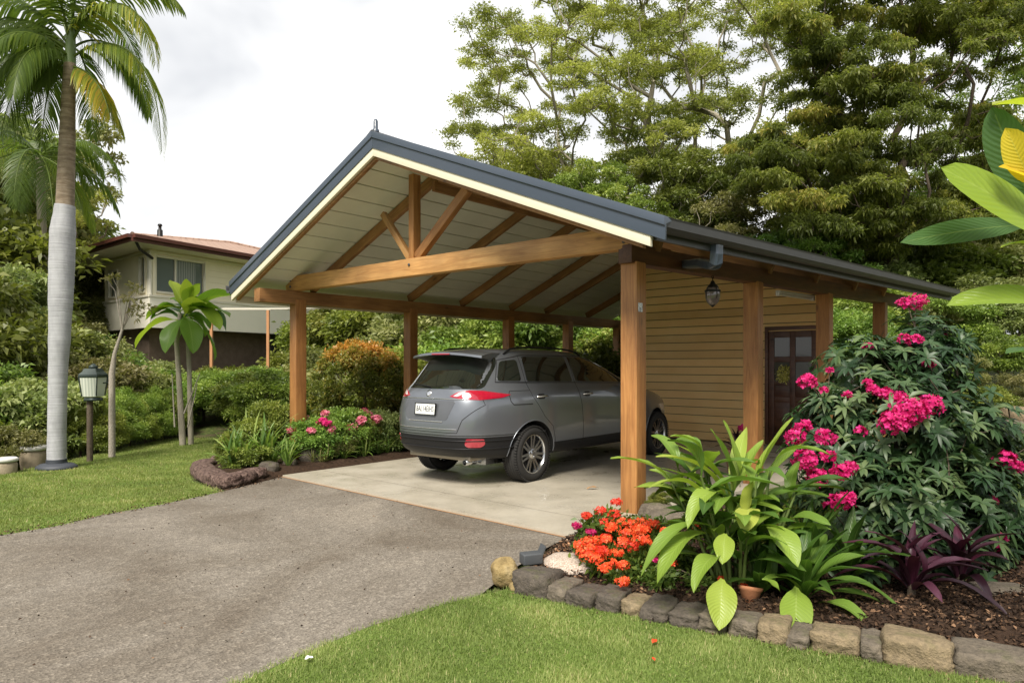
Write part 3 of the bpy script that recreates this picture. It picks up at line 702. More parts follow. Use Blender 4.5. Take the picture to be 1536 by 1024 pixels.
# split body / lower cladding
bm = bmesh.new(); bm.from_mesh(mev); bmesh.ops.recalc_face_normals(bm, faces=bm.faces)
for zc_, test in ((.645, lambda c: c.x < .1), (.50, lambda c: c.x > 0)):
    fs_ = [f for f in bm.faces if test(f.calc_center_median())]; gm = fs_+list({e for f in fs_ for e in f.edges})+list({v for f in fs_ for v in f.verts})
    bmesh.ops.bisect_plane(bm, geom=gm, plane_co=(0,0,zc_), plane_no=(0,0,1))
def is_well(c): 
    return any(abs(c.y) > .55 and math.hypot(c.x-ax, c.z-.385) < .4345 for ax in (0,WBS))
def is_low(c):
    return c.z < (.645 if c.x < 0.05 else .50)
cls = {}
for f in bm.faces:
    c = f.calc_center_median(); cls[f.index] = 2 if is_well(c) else (1 if is_low(c) else 0); f.smooth = True
def subset(k, name, mat):
    b2 = bm.copy(); b2.faces.ensure_lookup_table()
    bmesh.ops.delete(b2, geom=[f for f in b2.faces if cls[f.index] != k], context='FACES')
    me = bpy.data.meshes.new(name); b2.to_mesh(me); b2.free(); me.materials.clear(); me.set_sharp_from_angle(angle=math.radians(40)); return link(name, me, mat, car)
bm.faces.index_update()
subset(0,'body',M_PAINT); subset(1,'lower_cladding',M_BLKP)
for f in bm.faces:
    c = f.calc_center_median()
    if cls[f.index] == 2: cls[f.index] = 2+(c.x>1.5)+2*(c.y>0)
for k_ in (2,3,4,5): subset(k_,'wheel_well',M_WELL)
def proj(p, d):
    """first hit on the body of a ray from far outside travelling along d through p"""
    d = Vector(d).normalized(); o = Vector(p)-d*6
    h = bvh.ray_cast(o, d); return (h[0], h[1]) if h[0] is not None else (None, None)
def densify(poly, step=.03):
    out = []
    for i in range(len(poly)):
        a, b = Vector(poly[i]), Vector(poly[(i+1)%len(poly)]); k = max(1,int((b-a).length/step))
        out += [a.lerp(b,t/k) for t in range(k)]
    return out
def rounded(poly, r, seg=4):
    out = []; n_ = len(poly)
    for i in range(n_):
        p = Vector(poly[i]); a = Vector(poly[i-1]); b = Vector(poly[(i+1)%n_])
        ra = min(r, (a-p).length*.45, (b-p).length*.45); s = p+(a-p).normalized()*ra; e_ = p+(b-p).normalized()*ra
        for k in range(seg+1):
            t = k/seg; out.append(s*(1-t)**2+p*2*t*(1-t)+e_*t*t)
    return out
def patch(name, poly, frame, mat, lift=.004, r=.03, thick=.006, parent=None, rings=7):
    """a thin shell following the body surface inside a 2D outline; frame = (origin, ax, ay, dir)"""
    O, ax, ay, dr = [Vector(q) for q in frame]; P = densify(rounded(poly, r), .035); N = len(P)
    c2 = sum((Vector(p) for p in P), Vector((0,0)))/N; vs = []; ns = []; last = None
    for k in range(rings+1):
        s = 1-k/rings if k < rings else .02
        for p in P:
            q = c2+(p-c2)*s; h, nn = proj(O+ax*q.x+ay*q.y, dr)
            if h is None: h, nn = last if last else (O, -dr)
            last = (h, nn); nn = nn if nn.dot(dr) < 0 else -nn
            vs.append(h+nn*(lift)); ns.append(nn)
    fs = [(k*N+i,k*N+(i+1)%N,(k+1)*N+(i+1)%N,(k+1)*N+i) for k in range(rings) for i in range(N)]+[tuple(range(rings*N,rings*N+N))]
    b = len(vs); vs += [vs[i]-ns[i]*thick for i in range(N)]; fs += [(i,(i+1)%N,b+(i+1)%N,b+i) for i in range(N)]
    mb = MB(); mb.add(vs, fs, smooth=True); me = mb.mesh(name); me.set_sharp_from_angle(angle=math.radians(50)); return link(name, me, mat, parent or car)
def seam(mb, pts, frame, r=.0035, lift=.0, m=0):
    O, ax, ay, dr = [Vector(q) for q in frame]; out = []; d = []
    for a, b in zip(pts[:-1], pts[1:]):
        a, b = Vector(a), Vector(b); k = max(1,int((b-a).length/.04)); d += [a.lerp(b,t/k) for t in range(k)]
    d.append(Vector(pts[-1]))
    for q in d:
        h, nn = proj(O+ax*q.x+ay*q.y, dr)
        if h is not None: out.append(h+(nn if nn.dot(dr)<0 else -nn)*lift)
    if len(out) > 1: mb.tube(out, r, 5, m)
FR = {-1: ((0,0,0),(1,0,0),(0,0,1),(0,1,0)), 1: ((0,0,0),(1,0,0),(0,0,1),(0,-1,0))}
FB = ((0,0,0),(0,1,0),(0,0,1),(1,0,0)); FFr = ((0,0,0),(0,1,0),(0,0,1),(-1,0,0))
M_SEAM = plain('panel_gap', (.01,.01,.01), .8)
for s in (-1,1):
    fr = FR[s]
    w = patch('side_window', [(-.50,1.345),(-.12,1.34),(-.10,1.625),(-.36,1.60)], fr, M_GLASS, r=.05)
    w2 = patch('side_window', [(-.02,1.335),(.98,1.315),(.93,1.665),(.0,1.66)], fr, M_GLASS)
    w3 = patch('side_window', [(1.07,1.315),(2.36,1.285),(2.12,1.43),(1.78,1.575),(1.50,1.655),(1.02,1.665)], fr, M_GLASS)
    patch('mirror_pane', [(2.40,1.285),(2.62,1.275),(2.2,1.45)], fr, M_BLKP, r=.01)
    t = MB()
    seam(t, [(-.53,1.33),(1.0,1.30),(2.66,1.26)], fr, .006, .002); seam(t, [(-.53,1.33),(-.38,1.615),(.0,1.68),(1.5,1.68),(1.82,1.585),(2.2,1.43),(2.64,1.265)], fr, .005, .002)
    link('window_trim', t.mesh('window_trim'), M_BLKP, car)
    t = MB()
    seam(t, [(-.05,1.67),(-.05,1.33),(.0,1.14),(.22,.86),(.40,.72),(.47,.5),(.50,.36)], fr)
    seam(t, [(1.03,1.67),(1.03,1.32),(1.10,1.0),(1.14,.6),(1.13,.36)], fr); seam(t, [(2.52,1.24),(2.56,1.0),(2.50,.6),(2.46,.36)], fr)
    seam(t, [(.50,.47),(2.46,.46)], fr, .004); link('door_seams', t.mesh('door_seams'), M_SEAM, car)
    # door handles
    for hx in (.18, 1.27):
        h, nn = proj((hx,0,1.13), fr[3]); mb = MB(); q = Vector(h); sg = s
        mb.tube([q+Vector((-.10,0,0)), q+Vector((-.085,sg*.035,.004)), q+Vector((.0,sg*.045,.006)), q+Vector((.085,sg*.035,.004)), q+Vector((.10,0,0))], [.012,.013,.014,.013,.012], 8)
        link('door_handle', mb.mesh('door_handle'), M_CHR, car)
        patch('handle_recess', [(hx-.07,1.095),(hx+.07,1.095),(hx+.07,1.165),(hx-.07,1.165)], fr, M_BLKP, .001, .03, .002, rings=3)
    # mirror
    h, nn = proj((2.42,0,1.27), fr[3]); mb = MB(); q = Vector(h)
    mb.tube([q, q+Vector((0,s*.08,.02))], .02, 8)
    prof = [(0,-.09),(.055,-.08),(.085,-.03),(.09,.02),(.07,.07),(0,.085)]
    mb.lathe(prof, 16, 0, Matrix.Translation(q+Vector((.02,s*.17,.05))) @ Matrix.Rotation(PI/2,4,'X') @ Matrix.Diagonal((.9,.9,1.2,1)))
    link('side_mirror', mb.mesh('side_mirror'), M_PAINT, car)
    # head lights, indicator
    fd = ((0,0,0),(0,1,0),(0,0,1),(-1,0,0))
    patch('headlight', [(s*.52,.74),(s*.84,.76),(s*.86,.88),(s*.60,.84)], fd, M_CLR, r=.03, rings=4)
    # tail light wrapping the corner, seen along the diagonal
    dg_ = Vector((.80,-s*.60,0)).normalized(); axx = Vector((dg_.y*-1, dg_.x, 0))*(-s)  # points outboard
    axx = Vector((.60, s*.80, 0)); frd = ((0,0,0), axx, (0,0,1), dg_)
    # express points as distance along axx: tailgate (x=-.86,y) -> -.86*.6+y*.8
    e0 = -1.02*.6+.37*.80; e1 = -.50*.6+.93*.80; K_ = .055
    patch('taillight', [(e0,1.095+K_),(e0+.10,1.150+K_),(e0+.25,1.175+K_),(e0+.42,1.168+K_),(e1,1.115+K_),(e1-.10,1.08+K_),(e0+.38,1.055+K_),(e0+.15,1.065+K_)], frd, M_RED, .006, .02, .01)
    patch('taillight_lens', [(e0+.05,1.10+K_),(e0+.12,1.145+K_),(e0+.21,1.165+K_),(e0+.17,1.125+K_),(e0+.10,1.095+K_)], frd, M_CLR, .009, .01, .004, rings=3)
    e2 = -1.08*.6+.66*.8
    patch('rear_reflector', [(e2,.55),(e2+.02,.63),(e2+.24,.625),(e2+.25,.555),(e2+.20,.52),(e2+.04,.52)], frd, M_RED, .007, .02, .01)
t = MB(); fr = FR[-1]    # fuel flap on the right side
seam(t, [(-.38,1.215),(-.02,1.215)], fr, .004); seam(t, [(-.38,1.215),(-.41,1.17),(-.40,1.08),(-.36,1.04),(-.02,1.04)], fr, .006)
link('fuel_flap_seam', t.mesh('fuel_flap_seam'), M_SEAM, car)
patch('rear_window', [(-.66,1.245),(.66,1.245),(.62,1.55),(.57,1.66),(-.57,1.66),(-.62,1.55)], FB, M_GLASS, r=.05)
patch('windscreen', [(-.70,1.32),(.70,1.32),(.56,1.67),(-.56,1.67)], FFr, M_GLASS, r=.06)
patch('grille', [(-.40,.58),(.40,.58),(.46,.76),(-.46,.76)], FFr, M_BLKP, r=.04)
# tailgate: seams, recess round plate, plate, badge, trim
t = MB(); seam(t, [(-.70,1.14),(-.74,1.05),(-.56,.86),(-.50,.70),(.50,.70),(.56,.86),(.74,1.05),(.70,1.14)], FB, .0045); seam(t, [(-.93,.665),(.93,.665)], FB, .006)
link('tailgate_seam', t.mesh('tailgate_seam'), M_SEAM, car)
M_PAINT_D = M_PAINT
patch('plate_recess', [(-.46,1.10),(.46,1.10),(.36,.85),(-.36,.85)], FB, plain('recess_paint',(.11,.115,.125),.35,.4,coat=.5), .0025, .04, .004)
t = MB(); seam(t, [(-.30,.835),(.30,.835)], FB, .010, .004); seam(t, [(-.58,1.12),(.58,1.12)], FB, .008, .004); seam(t, [(-.5,.745),(.5,.745)], FB, .006, .006)
link('tailgate_trim', t.mesh('tailgate_trim'), M_CHR, car)
h, nn = proj((0,0,.985), FB[3]); q = Vector(h)
npl = MB(); npl.box(-.012,0,-.175,.175,-.068,.068); M_PLT = plain('plate_white', (.74,.75,.72), .4, var=.03)
Mp = Matrix.Translation(q+Vector((-.012,0,0))) @ Matrix.Rotation(.10,4,'Y')
pl = link('number_plate', bevelled(npl.mesh('number_plate'),.004), M_PLT, car, M=Mp)
rim = MB()
for a,b,c_,d_ in ((-.185,.185,.068,.078),(-.185,.185,-.078,-.068),(-.185,-.175,-.0679,.0679),(.175,.185,-.0679,.0679)): rim.box(-.016,.001,a,b,c_,d_)
link('plate_frame', rim.mesh('plate_frame'), M_BLKP, pl, M=Matrix.Identity(4))
cu = bpy.data.curves.new('txt','FONT'); cu.body = '8AI.14EIHS'; cu.size = .105; cu.align_x = 'CENTER'; cu.align_y = 'CENTER'; cu.extrude = .0012; cu.space_character = 1.0
to = bpy.data.objects.new('t', cu); C.objects.link(to); bpy.context.view_layer.update(); tm = bpy.data.meshes.new_from_object(to.evaluated_get(bpy.context.evaluated_depsgraph_get())); bpy.data.objects.remove(to)
wid = max(v.co.x for v in tm.vertices)-min(v.co.x for v in tm.vertices); sc_ = .31/wid
tm.name = 'plate_characters'; tm.materials.clear()
link('plate_characters', tm, plain('plate_ink',(.03,.03,.035),.5), pl, M=Matrix.Translation((-.0135,0,0)) @ Matrix.Rotation(-PI/2,4,'Z') @ Matrix.Rotation(PI/2,4,'X') @ Matrix.Diagonal((sc_,1.0,1,1)))
h, nn = proj((0,0,1.185), FB[3]); mb = MB(); mb.lathe([(0,.012),(.03,.012),(.044,.008),(.046,-.01)], 24, 0, Matrix.Translation(h) @ nn.to_track_quat('Z','Y').to_matrix().to_4x4() if nn.dot(Vector((1,0,0)))<0 else Matrix.Translation(h) @ (-nn).to_track_quat('Z','Y').to_matrix().to_4x4())
link('round_badge', mb.mesh('round_badge'), M_CHR, car)
# spoiler
mb = MB(); N = 16; vs = []; 
for i in range(N+1):
    y = -.62+1.24*i/N; e_ = 1-abs(y/.62)**4*.35; zc = 1.765-.05*(y/.62)**2
    vs += [(-.20,y*.9,zc-.005),(-.50,y*.98,zc-.008),(-.52-.27*e_,y,zc-.045),(-.525-.27*e_,y,zc-.075),(-.57,y*.98,zc-.088),(-.48,y*.9,zc-.12)]
fs = [(i*6+k,i*6+(k+1)%6,(i+1)*6+(k+1)%6,(i+1)*6+k) for i in range(N) for k in range(6)]+[tuple(range(6)),tuple(N*6+k for k in range(6))]
mb.add(vs, fs, smooth=True); me = mb.mesh('spoiler'); me.set_sharp_from_angle(angle=math.radians(35)); link('spoiler', me, M_PAINT, car)
mb = MB(); mb.box(-.805,-.796,-.16,.16,1.688,1.702); link('brake_light', mb.mesh('brake_light'), M_RED, car)
# rear wiper
t = MB(); h1,_ = proj((0,0,1.27),FB[3]); h2,_ = proj((0,.36,1.30),FB[3]); t.tube([h1+Vector((-.03,0,0)), h2+Vector((-.02,0,0))], .008, 6); link('rear_wiper', t.mesh('rear_wiper'), M_BLKP, car)
# roof rails
for s in (-1,1):
    t = MB(); pts = []
    for x in np.linspace(-.25,1.55,14):
        h,nn = proj((x,s*.60,0),(0,0,-1)); e_ = min(1,(x+.25)/.15,(1.55-x)/.15); pts.append(h+Vector((0,0,.008+.035*e_)))
    t.tube(pts, .014, 8); link('roof_rail', t.mesh('roof_rail'), M_BLKP, car)
# bumper: step lines, skid plate, exhaust
t = MB()
for z, dd in ((.60,.012),(.50,.012)):
    seam(t, [(-.88,z),(.88,z)], FB, .010, .002)
link('bumper_ribs', t.mesh('bumper_ribs'), M_BLKP, car)
mb = MB(); mb.box(-.84,-.55,-.55,.55,.325,.40); link('skid_plate', bevelled(mb.mesh('skid_plate'),.03,3), plain('dull_metal',(.28,.25,.20),.45,.6), car)
mb = MB(); mb.lathe([(.032,0),(.036,0),(.036,.2),(.03,.2)], 16, 0, Matrix.Translation((-.86,-.48,.31)) @ Matrix.Rotation(PI/2,4,'Y')); mb.box(-.62,-.1,-.62,-.30,.27,.36); link('exhaust', mb.mesh('exhaust'), M_ALLOY, car)
# arch lips
for ax in (0,WBS):
    for s in (-1,1):
        pts = []
        for k in range(25):
            a = PI*(-.05)+PI*1.1*k/24; x = ax+.437*math.cos(a); z = .385+.437*math.sin(a)
            h,nn = proj((x,0,z), FR[s][3])
            if h is not None and z > .37: pts.append(h+Vector((0,s*.003,0)))
        t = MB(); t.tube(pts, .007, 6); link('arch_lip', t.mesh('arch_lip'), M_BLKP if ax == 0 and False else M_PAINT, car)
# wheels
def wheel(x, s):
    e = empty('wheel', (x, s*.80, .375)); e.parent = car; e.rotation_euler = (0,rnd.random(),0)
    R0, wd = .375, .115
    t = MB(); rx = Matrix.Rotation(PI/2,4,'X')
    prof = [(.245,-wd+.01),(.27,-wd-.004),(.315,-wd-.008),(.345,-wd+.006),(.366,-wd+.03)]
    prof = prof+[(R0-.003,-wd+.045)]
    for k in range(4):
        z0 = -.066+.038*k; prof += [(R0,z0-.012),(R0,z0+.004),(R0-.009,z0+.006),(R0-.009,z0+.012)]
    prof += [(r,-z) for r,z in prof[5::-1]]
    t.lathe(prof, 64, 0, rx)
    for k in range(64):           # shoulder tread blocks
        a = 2*PI*k/64
        for q in (-1,1):
            M = Matrix.Rotation(a,4,'Y') @ Matrix.Translation((R0-.006,q*.092,0)); t.box(-.012,.0075,-.022,.022,-.011,.011, 0, M)
    link('tyre', t.mesh('tyre'), M_TYRE, e)
    r_ = MB(); o = s*wd
    ro = [(.245,-.10),(.25,.085),(.262,.10),(.262,.112),(.246,.112),(.238,.10),(.232,.06),(.228,-.08)]
    r_.lathe([(r,z*(-s)) for r,z in ro], 48, 0, rx)   # rx maps z -> -y
    for k in range(7):
        for dd in (-.22,.22):
            a = 2*PI*k/7; M = Matrix.Rotation(a,4,'Y')
            # spoke from hub to rim as tapered box
            p0 = Vector((.05,0,dd*.06)); p1 = Vector((.24,0,dd*.16)); u_ = (p1-p0); wv = Vector((-u_.z,0,u_.x)).normalized()
            y0, y1 = s*.085, s*.098
            q = []
            for p, ww, yy in ((p0,.020,y0),(p1,.013,y1)):
                for a1,b1 in ((-1,0),(1,0),(1,1),(-1,1)): q.append(M @ (p+wv*a1*ww+Vector((0,yy-b1*s*.03,0))))
            r_.add(q, [(0,1,2,3),(4,5,6,7),(0,1,5,4),(1,2,6,5),(2,3,7,6),(3,0,4,7)])
    r_.lathe([(0,-s*.108),(.03,-s*.108),(.038,-s*.10),(.062,-s*.092),(.066,-s*.05)], 24, 0, rx)
    rim_o = link('rim', r_.mesh('rim'), M_ALLOY, e); rim_o.data.set_sharp_from_angle(angle=math.radians(35))
    d = MB(); d.lathe([(0,-s*.035),(.21,-s*.035),(.228,-s*.02)], 32, 0, rx); link('brake_disc', d.mesh('brake_disc'), plain('brake_disc',(.06,.06,.06),.5,.7) if 'brake_disc' not in bpy.data.materials else bpy.data.materials['brake_disc'], e)
for x in (0,WBS):
    for s in (-1,1): wheel(x, s)
mb = MB(); mb.box(-.3,3.9,-.55,.55,.30,.40); link('underbody', mb.mesh('underbody'), M_WELL, car)
# ================================================================ foliage tools
def unit(a): return a/np.maximum(np.linalg.norm(a,axis=-1,keepdims=True),1e-9)
def leaf_quads(P, D, L, Wd, fold=.12, droop=.15, r=rng):
    m = len(P); S = unit(np.cross(D, unit(r.normal(size=(m,3))))); N = np.cross(S, D)
    N = N*np.sign(N[:,2:3]+1e-9)
    L = L[:,None]; Wd = Wd[:,None]
    mid = P+D*L*.45; tip = P+D*L; tip[:,2] -= (L*droop)[:,0]
    V = np.stack([P, mid+S*Wd/2+N*Wd*fold, tip, mid-S*Wd/2+N*Wd*fold], 1).reshape(-1,3)
    return V, np.arange(4*m).reshape(-1,4)
def cloud(cl, per, L, asp=.42, droop=.25, down=.0, shell=.55, upb=.15, r=rng, tj=.22):
    """leaf cloud: cl rows (x,y,z, rx,ry,rz, tint); leaves grow outward from each clump"""
    cl = np.asarray(cl, float); wts = (cl[:,3]*cl[:,4]*cl[:,5])**(2/3); wts /= wts.mean()
    cnt = np.maximum(3,(per*wts).astype(int)); idx = np.repeat(np.arange(len(cl)), cnt); m = len(idx)
    d = unit(r.normal(size=(m,3))); d[:,2] = np.where((d[:,2] < -.35)&(r.random(m)<.6), -d[:,2]*.5, d[:,2])
    rad = (shell+(1-shell)*r.random(m)**.7)*(1+.12*r.normal(size=m))
    # lumpy clumps: sub-bumps
    ph = np.sin(d[:,0]*5+idx*1.7)*np.sin(d[:,1]*5+idx*.9)*np.sin(d[:,2]*4+idx*2.1); rad *= 1+.22*ph
    P = cl[idx,:3]+d*rad[:,None]*cl[idx,3:6]
    D = unit(d*.8+r.normal(size=(m,3))*.75+np.array([0,0,upb-down]))
    LL = L*(.6+.8*r.random(m)); V, Fq = leaf_quads(P, D, LL, LL*asp*(.8+.4*r.random(m)), droop=droop, r=r)
    t = np.clip(cl[idx,6]+tj*(r.random(m)-.5)*2+.10*ph, 0, 1)
    return V, Fq, np.repeat(t,4)
def cat(parts):
    V = []; Fq = []; T = []; o = 0
    for v, f, t in parts: V.append(v); Fq.append(f+o); T.append(t); o += len(v)
    return np.concatenate(V), np.concatenate(Fq), np.concatenate(T)
def leafobj(name, parts, mat, parent=None, world=False):
    V, Fq, T = cat(parts); return link(name, mesh_np(name, V, Fq, {'tint':T}), mat, parent, world)
def skeleton(base, fork, cents, r_tip=.02, wob=.12, seed=1, trunk_n=6, power=.5, rmax=1, sag=.0):
    """branches joining every clump centre to the trunk; returns list of (points, radii)"""
    q = random.Random(seed); base = Vector(base); fork = Vector(fork)
    N = [base]; par = [-1]; 
    for i in range(1,trunk_n+1):
        t = i/trunk_n; N.append(base.lerp(fork,t)+Vector((q.gauss(0,1),q.gauss(0,1),0))*wob*.5*(1 if i<trunk_n else 0)); par.append(len(N)-2)
    plen = [0]*len(N); ft = len(N)-1; use = [ft]
    for c in sorted([Vector(c) for c in cents], key=lambda c:(c-fork).length):
        best = min(use, key=lambda i:(N[i]-c).length+.35*plen[i]+(3.0 if N[i].z > c.z+.3 else 0))
        a = N[best]; k = max(2,int((c-a).length/1.1)); prev = best
        for j in range(1,k+1):
            t = j/k; p = a.lerp(c,t); bow = math.sin(PI*t); p = p+Vector((q.gauss(0,wob),q.gauss(0,wob),q.gauss(0,wob)+bow*(-sag)*(c-a).length))*(1 if j<k else 0)
            N.append(p); par.append(prev); plen.append(plen[prev]+(p-N[prev]).length); prev = len(N)-1; use.append(prev)
    cnt = [0]*len(N); kids = {}
    for i in range(len(N)-1,0,-1):
        if i not in kids: cnt[i] = 1
        cnt[par[i]] += cnt[i]; kids.setdefault(par[i],[]).append(i)
    rad = [min(rmax, r_tip*max(1,c)**power) for c in cnt]
    chains = []; stack = [(0,[0])]
    while stack:
        st, ch = stack.pop(); i = st
        while i in kids:
            ks = sorted(kids[i], key=lambda k:-cnt[k])
            for k in ks[1:]: stack.append((k,[i,k]))
            i = ks[0]; ch.append(i)
        chains.append(([N[k] for k in ch],[rad[k] if n_ or ch[0]==0 else min(rad[k],rad[ch[1]]*1.15) for n_,k in enumerate(ch)]))
    return chains
def branches(name, chains, mat, parent, world=False, sides=6, twigs=None, flare=1.0):
    mb = MB()
    for pts, rr in chains: mb.tube(pts, rr, sides if rr[0] < .12 else 10, cap=False, t=rnd.random())
    return link(name, mb.mesh(name, False), mat, parent, world)
def bark(name, a, b, scale=7):
    n = NT(name); v = n.coord('Object',(1,1,.35)); f = n.noise(scale,6,.65,v,.6); g = n.noise(scale*6,3,.6,v)
    n.set(n.mix(f, a, b), .9, spec=.15); n.bump(n.math('ADD',f,g), .6, .03); return n.m
M_BARKG = bark('grey_bark', (.17,.15,.115), (.40,.36,.28)); M_BARKD = bark('dark_bark', (.05,.038,.028), (.14,.11,.08)); M_BARKP = bark('pale_bark', (.22,.19,.15), (.42,.38,.32), 12)
M_LF_BIG = leafmat('spreading_tree_leaf', [(0,(.12,.13,.033)),(.4,(.21,.215,.056)),(.7,(.32,.315,.085)),(1,(.48,.45,.15))], .55, .5)
M_LF_DK = leafmat('dense_tree_leaf', [(0,(.075,.12,.026)),(.4,(.15,.215,.045)),(.75,(.25,.32,.065)),(1,(.46,.45,.10))], .5, .5)
M_LF_OL = leafmat('olive_leaf', [(0,(.10,.125,.038)),(.5,(.20,.22,.07)),(1,(.38,.37,.16))], .35, .5, .04, .3)
M_LF_SH = leafmat('shrub_leaf', [(0,(.07,.11,.022)),(.4,(.15,.205,.04)),(.75,(.245,.31,.06)),(1,(.42,.45,.12))], .35, .42, .035, .3)
M_LF_HG = leafmat('hedge_leaf', [(0,(.08,.12,.02)),(.4,(.17,.23,.04)),(.75,(.28,.34,.06)),(1,(.42,.46,.12))], .35, .42, .02, .15)
M_LF_CR = leafmat('croton_leaf', [(0,(.10,.125,.025)),(.3,(.20,.215,.045)),(.55,(.38,.26,.06)),(.8,(.55,.24,.05)),(1,(.65,.38,.09))], .35, .4, .0, .0)
# ---------------------------------------------------------------- long leaves
class LB:
    def __init__(s): s.V=[]; s.F=[]; s.T=[]; s.A=[]; s.L=[]
    def leaf(s, base, tip, width, bow=.15, fold=.25, tint=.5, n=9, shape=.8, twist=0.0, up=None, wave=.05, pet=.12, peak=.42, side=None):
        """a long leaf from base to tip (world points), bowed upwards by bow*length, V-folded about its midrib"""
        B = Vector(base); Tp = Vector(tip); L = (Tp-B).length; d = (Tp-B).normalized()
        upv = Vector(up) if up is not None else Vector((0,0,1))
        upv = (upv-d*upv.dot(d)); upv = upv.normalized() if upv.length > .15 else Vector((rnd.uniform(-1,1),-1,.2)).normalized()
        upv = (upv-d*upv.dot(d)).normalized()
        b0 = len(s.V); ph = rnd.random()*6
        for i in range(n+1):
            t = i/n; c = B.lerp(Tp,t)+upv*(bow*L*4*t*(1-t)*(1.15-.3*t))
            t2 = min(1,t+.02); dd = ((B.lerp(Tp,t2)+upv*(bow*L*4*t2*(1-t2)*(1.15-.3*t2)))-c)
            dd = dd.normalized() if dd.length > 1e-7 else d
            sd = Vector(side) if side is not None else dd.cross(upv)
            sd = (sd-dd*sd.dot(dd)).normalized(); nn = sd.cross(dd).normalized()
            if twist:
                a = twist*t; sd, nn = sd*math.cos(a)+nn*math.sin(a), nn*math.cos(a)-sd*math.sin(a)
            if t < pet: w_ = width*.10
            else:
                q = (t-pet)/(1-pet); pk = math.log(.5)/math.log(peak); w_ = width*max(.0,math.sin(PI*q**pk))**shape
                w_ = max(w_, .004*width)
            for k, a in enumerate((-1,-.5,0,.5,1)):
                wv = math.sin(t*11+ph+a*2)*wave*width*abs(a)
                s.V.append(tuple(c+sd*(a*w_/2*math.cos(fold*abs(a)))+nn*(abs(a)*w_/2*math.sin(fold)+wv)))
                s.T.append(tint); s.A.append(a); s.L.append(t)
        for i in range(n):
            for k in range(4): s.F.append((b0+i*5+k,b0+i*5+k+1,b0+(i+1)*5+k+1,b0+(i+1)*5+k))
    def build(s, name, mat, parent=None, world=False):
        return link(name, mesh_np(name, s.V, np.array(s.F), {'tint':s.T,'across':s.A,'along':s.L}, smooth=True), mat, parent, world)
def rosette(lb, base, n, L, W, elev=(15,80), bow=.15, tint=(.2,.8), seed=1, az=None, shape=.8, fold=.3, peak=.42, drop=0):
    q = random.Random(seed); B = Vector(base)
    for i in range(n):
        a = (i*2.399+q.uniform(-.3,.3)) if az is None else q.uniform(*az); e = math.radians(elev[1]-(elev[1]-elev[0])*(i/(n-1 or 1))+q.uniform(-8,8)); l = L*q.uniform(.75,1.15)
        t = B+Vector((math.cos(a)*math.cos(e),math.sin(a)*math.cos(e),math.sin(e)-drop))*l
        lb.leaf(B+Vector((math.cos(a),math.sin(a),0))*.015, t, W*q.uniform(.8,1.15), bow*q.uniform(.6,1.4), fold, q.uniform(*tint), shape=shape, pet=.04, peak=peak, n=8)
# ================================================================ the big spreading tree and its neighbours
def tree(name, label, cat, base, fork, clumps, per, L, mat, bk, group=None, seed=1, r_tip=.022, asp=.42, down=0, droop=.2, wob=.12, power=.5, sag=0, sides=6, shell=.5, upb=.15, rmax=.6):
    e = empty(name, base, 0, label, cat, group); r = np.random.default_rng(seed)
    B = Vector(base); loc = [(c[0]-B.x,c[1]-B.y,c[2]-B.z,*c[3:]) for c in clumps]
    branches('trunk', skeleton((0,0,-.2), Vector(fork)-B, [l[:3] for l in loc], r_tip, wob, seed, power=power, sag=sag, rmax=rmax), bk, e, sides=sides)
    leafobj('crown', [cloud(loc, per, L, asp, droop, down, shell, upb, r)], mat, e)
    return e
def dome(px, py, Y, rx, ry, rz, n, cr, seed, emin=0, shell=(.72,1.0), flat=.6, tint=(.25,.75), inner=.15, azf=None):
    q = random.Random(seed); c = Vector(pt(px,py,Y)); out = []
    k = 0
    while len(out) < n and k < 20000:
        k += 1
        z = q.uniform(math.sin(math.radians(emin)),1); a = q.uniform(0,2*PI); s = math.sqrt(1-z*z)
        rr = q.uniform(*shell) if q.random() > inner else q.uniform(.35,.7)
        p = c+Vector((math.cos(a)*s*rx,math.sin(a)*s*ry,z*rz))*rr; R_ = cr*q.uniform(.65,1.25)
        if any((p-Vector(o[:3])).length < .8*(R_+o[3])*.62 for o in out): continue
        out.append((p.x,p.y,p.z,R_,R_,R_*flat,q.uniform(*tint)))
    return out
def pads(cl, ns, seed, spread=1.25, rs=.42, rise=.35, flat=.55):
    q = random.Random(seed); out = []
    for (x,y,z,rx,ry,rz,t) in cl:
        for k in range(ns):
            a = k*2.399+q.uniform(-.4,.4); rr = math.sqrt((k+.5)/ns)*spread*q.uniform(.85,1.15); R_ = rx*rs*q.uniform(.75,1.25)
            out.append((x+rx*rr*math.cos(a), y+rx*rr*math.sin(a), z+rz*(1-rr*rr*.75)*rise*2+q.uniform(-.12,.12), R_,R_,R_*flat, min(1,max(0,t+q.uniform(-.12,.12)))))
    return out
big = dome(960,330,30, 9.0,7.0,12.2, 125, .95, 3, emin=3, flat=.6, inner=.16, tint=(.3,.8))
# lower left reach of the crown, behind the ridge of the carport
big += dome(760,290,29, 3.4,3,2.2, 22, .75, 5, emin=-5, flat=.5, inner=.5, tint=(.4,.8))
big = pads(big, 8, 5)
gz = lambda x,y: ground_z(x,y)
bx, by, _ = pt(1035,500,31)
tree('spreading_tree', 'huge spreading shade tree with a wide airy crown rising behind the carport', 'tree', (bx,by,gz(bx,by)-.3), (bx-.2,by,5.2), big, 240, .112, M_LF_BIG, M_BARKG, seed=4, r_tip=.018, power=.46, wob=.12, droop=.15, shell=.15, asp=.40)
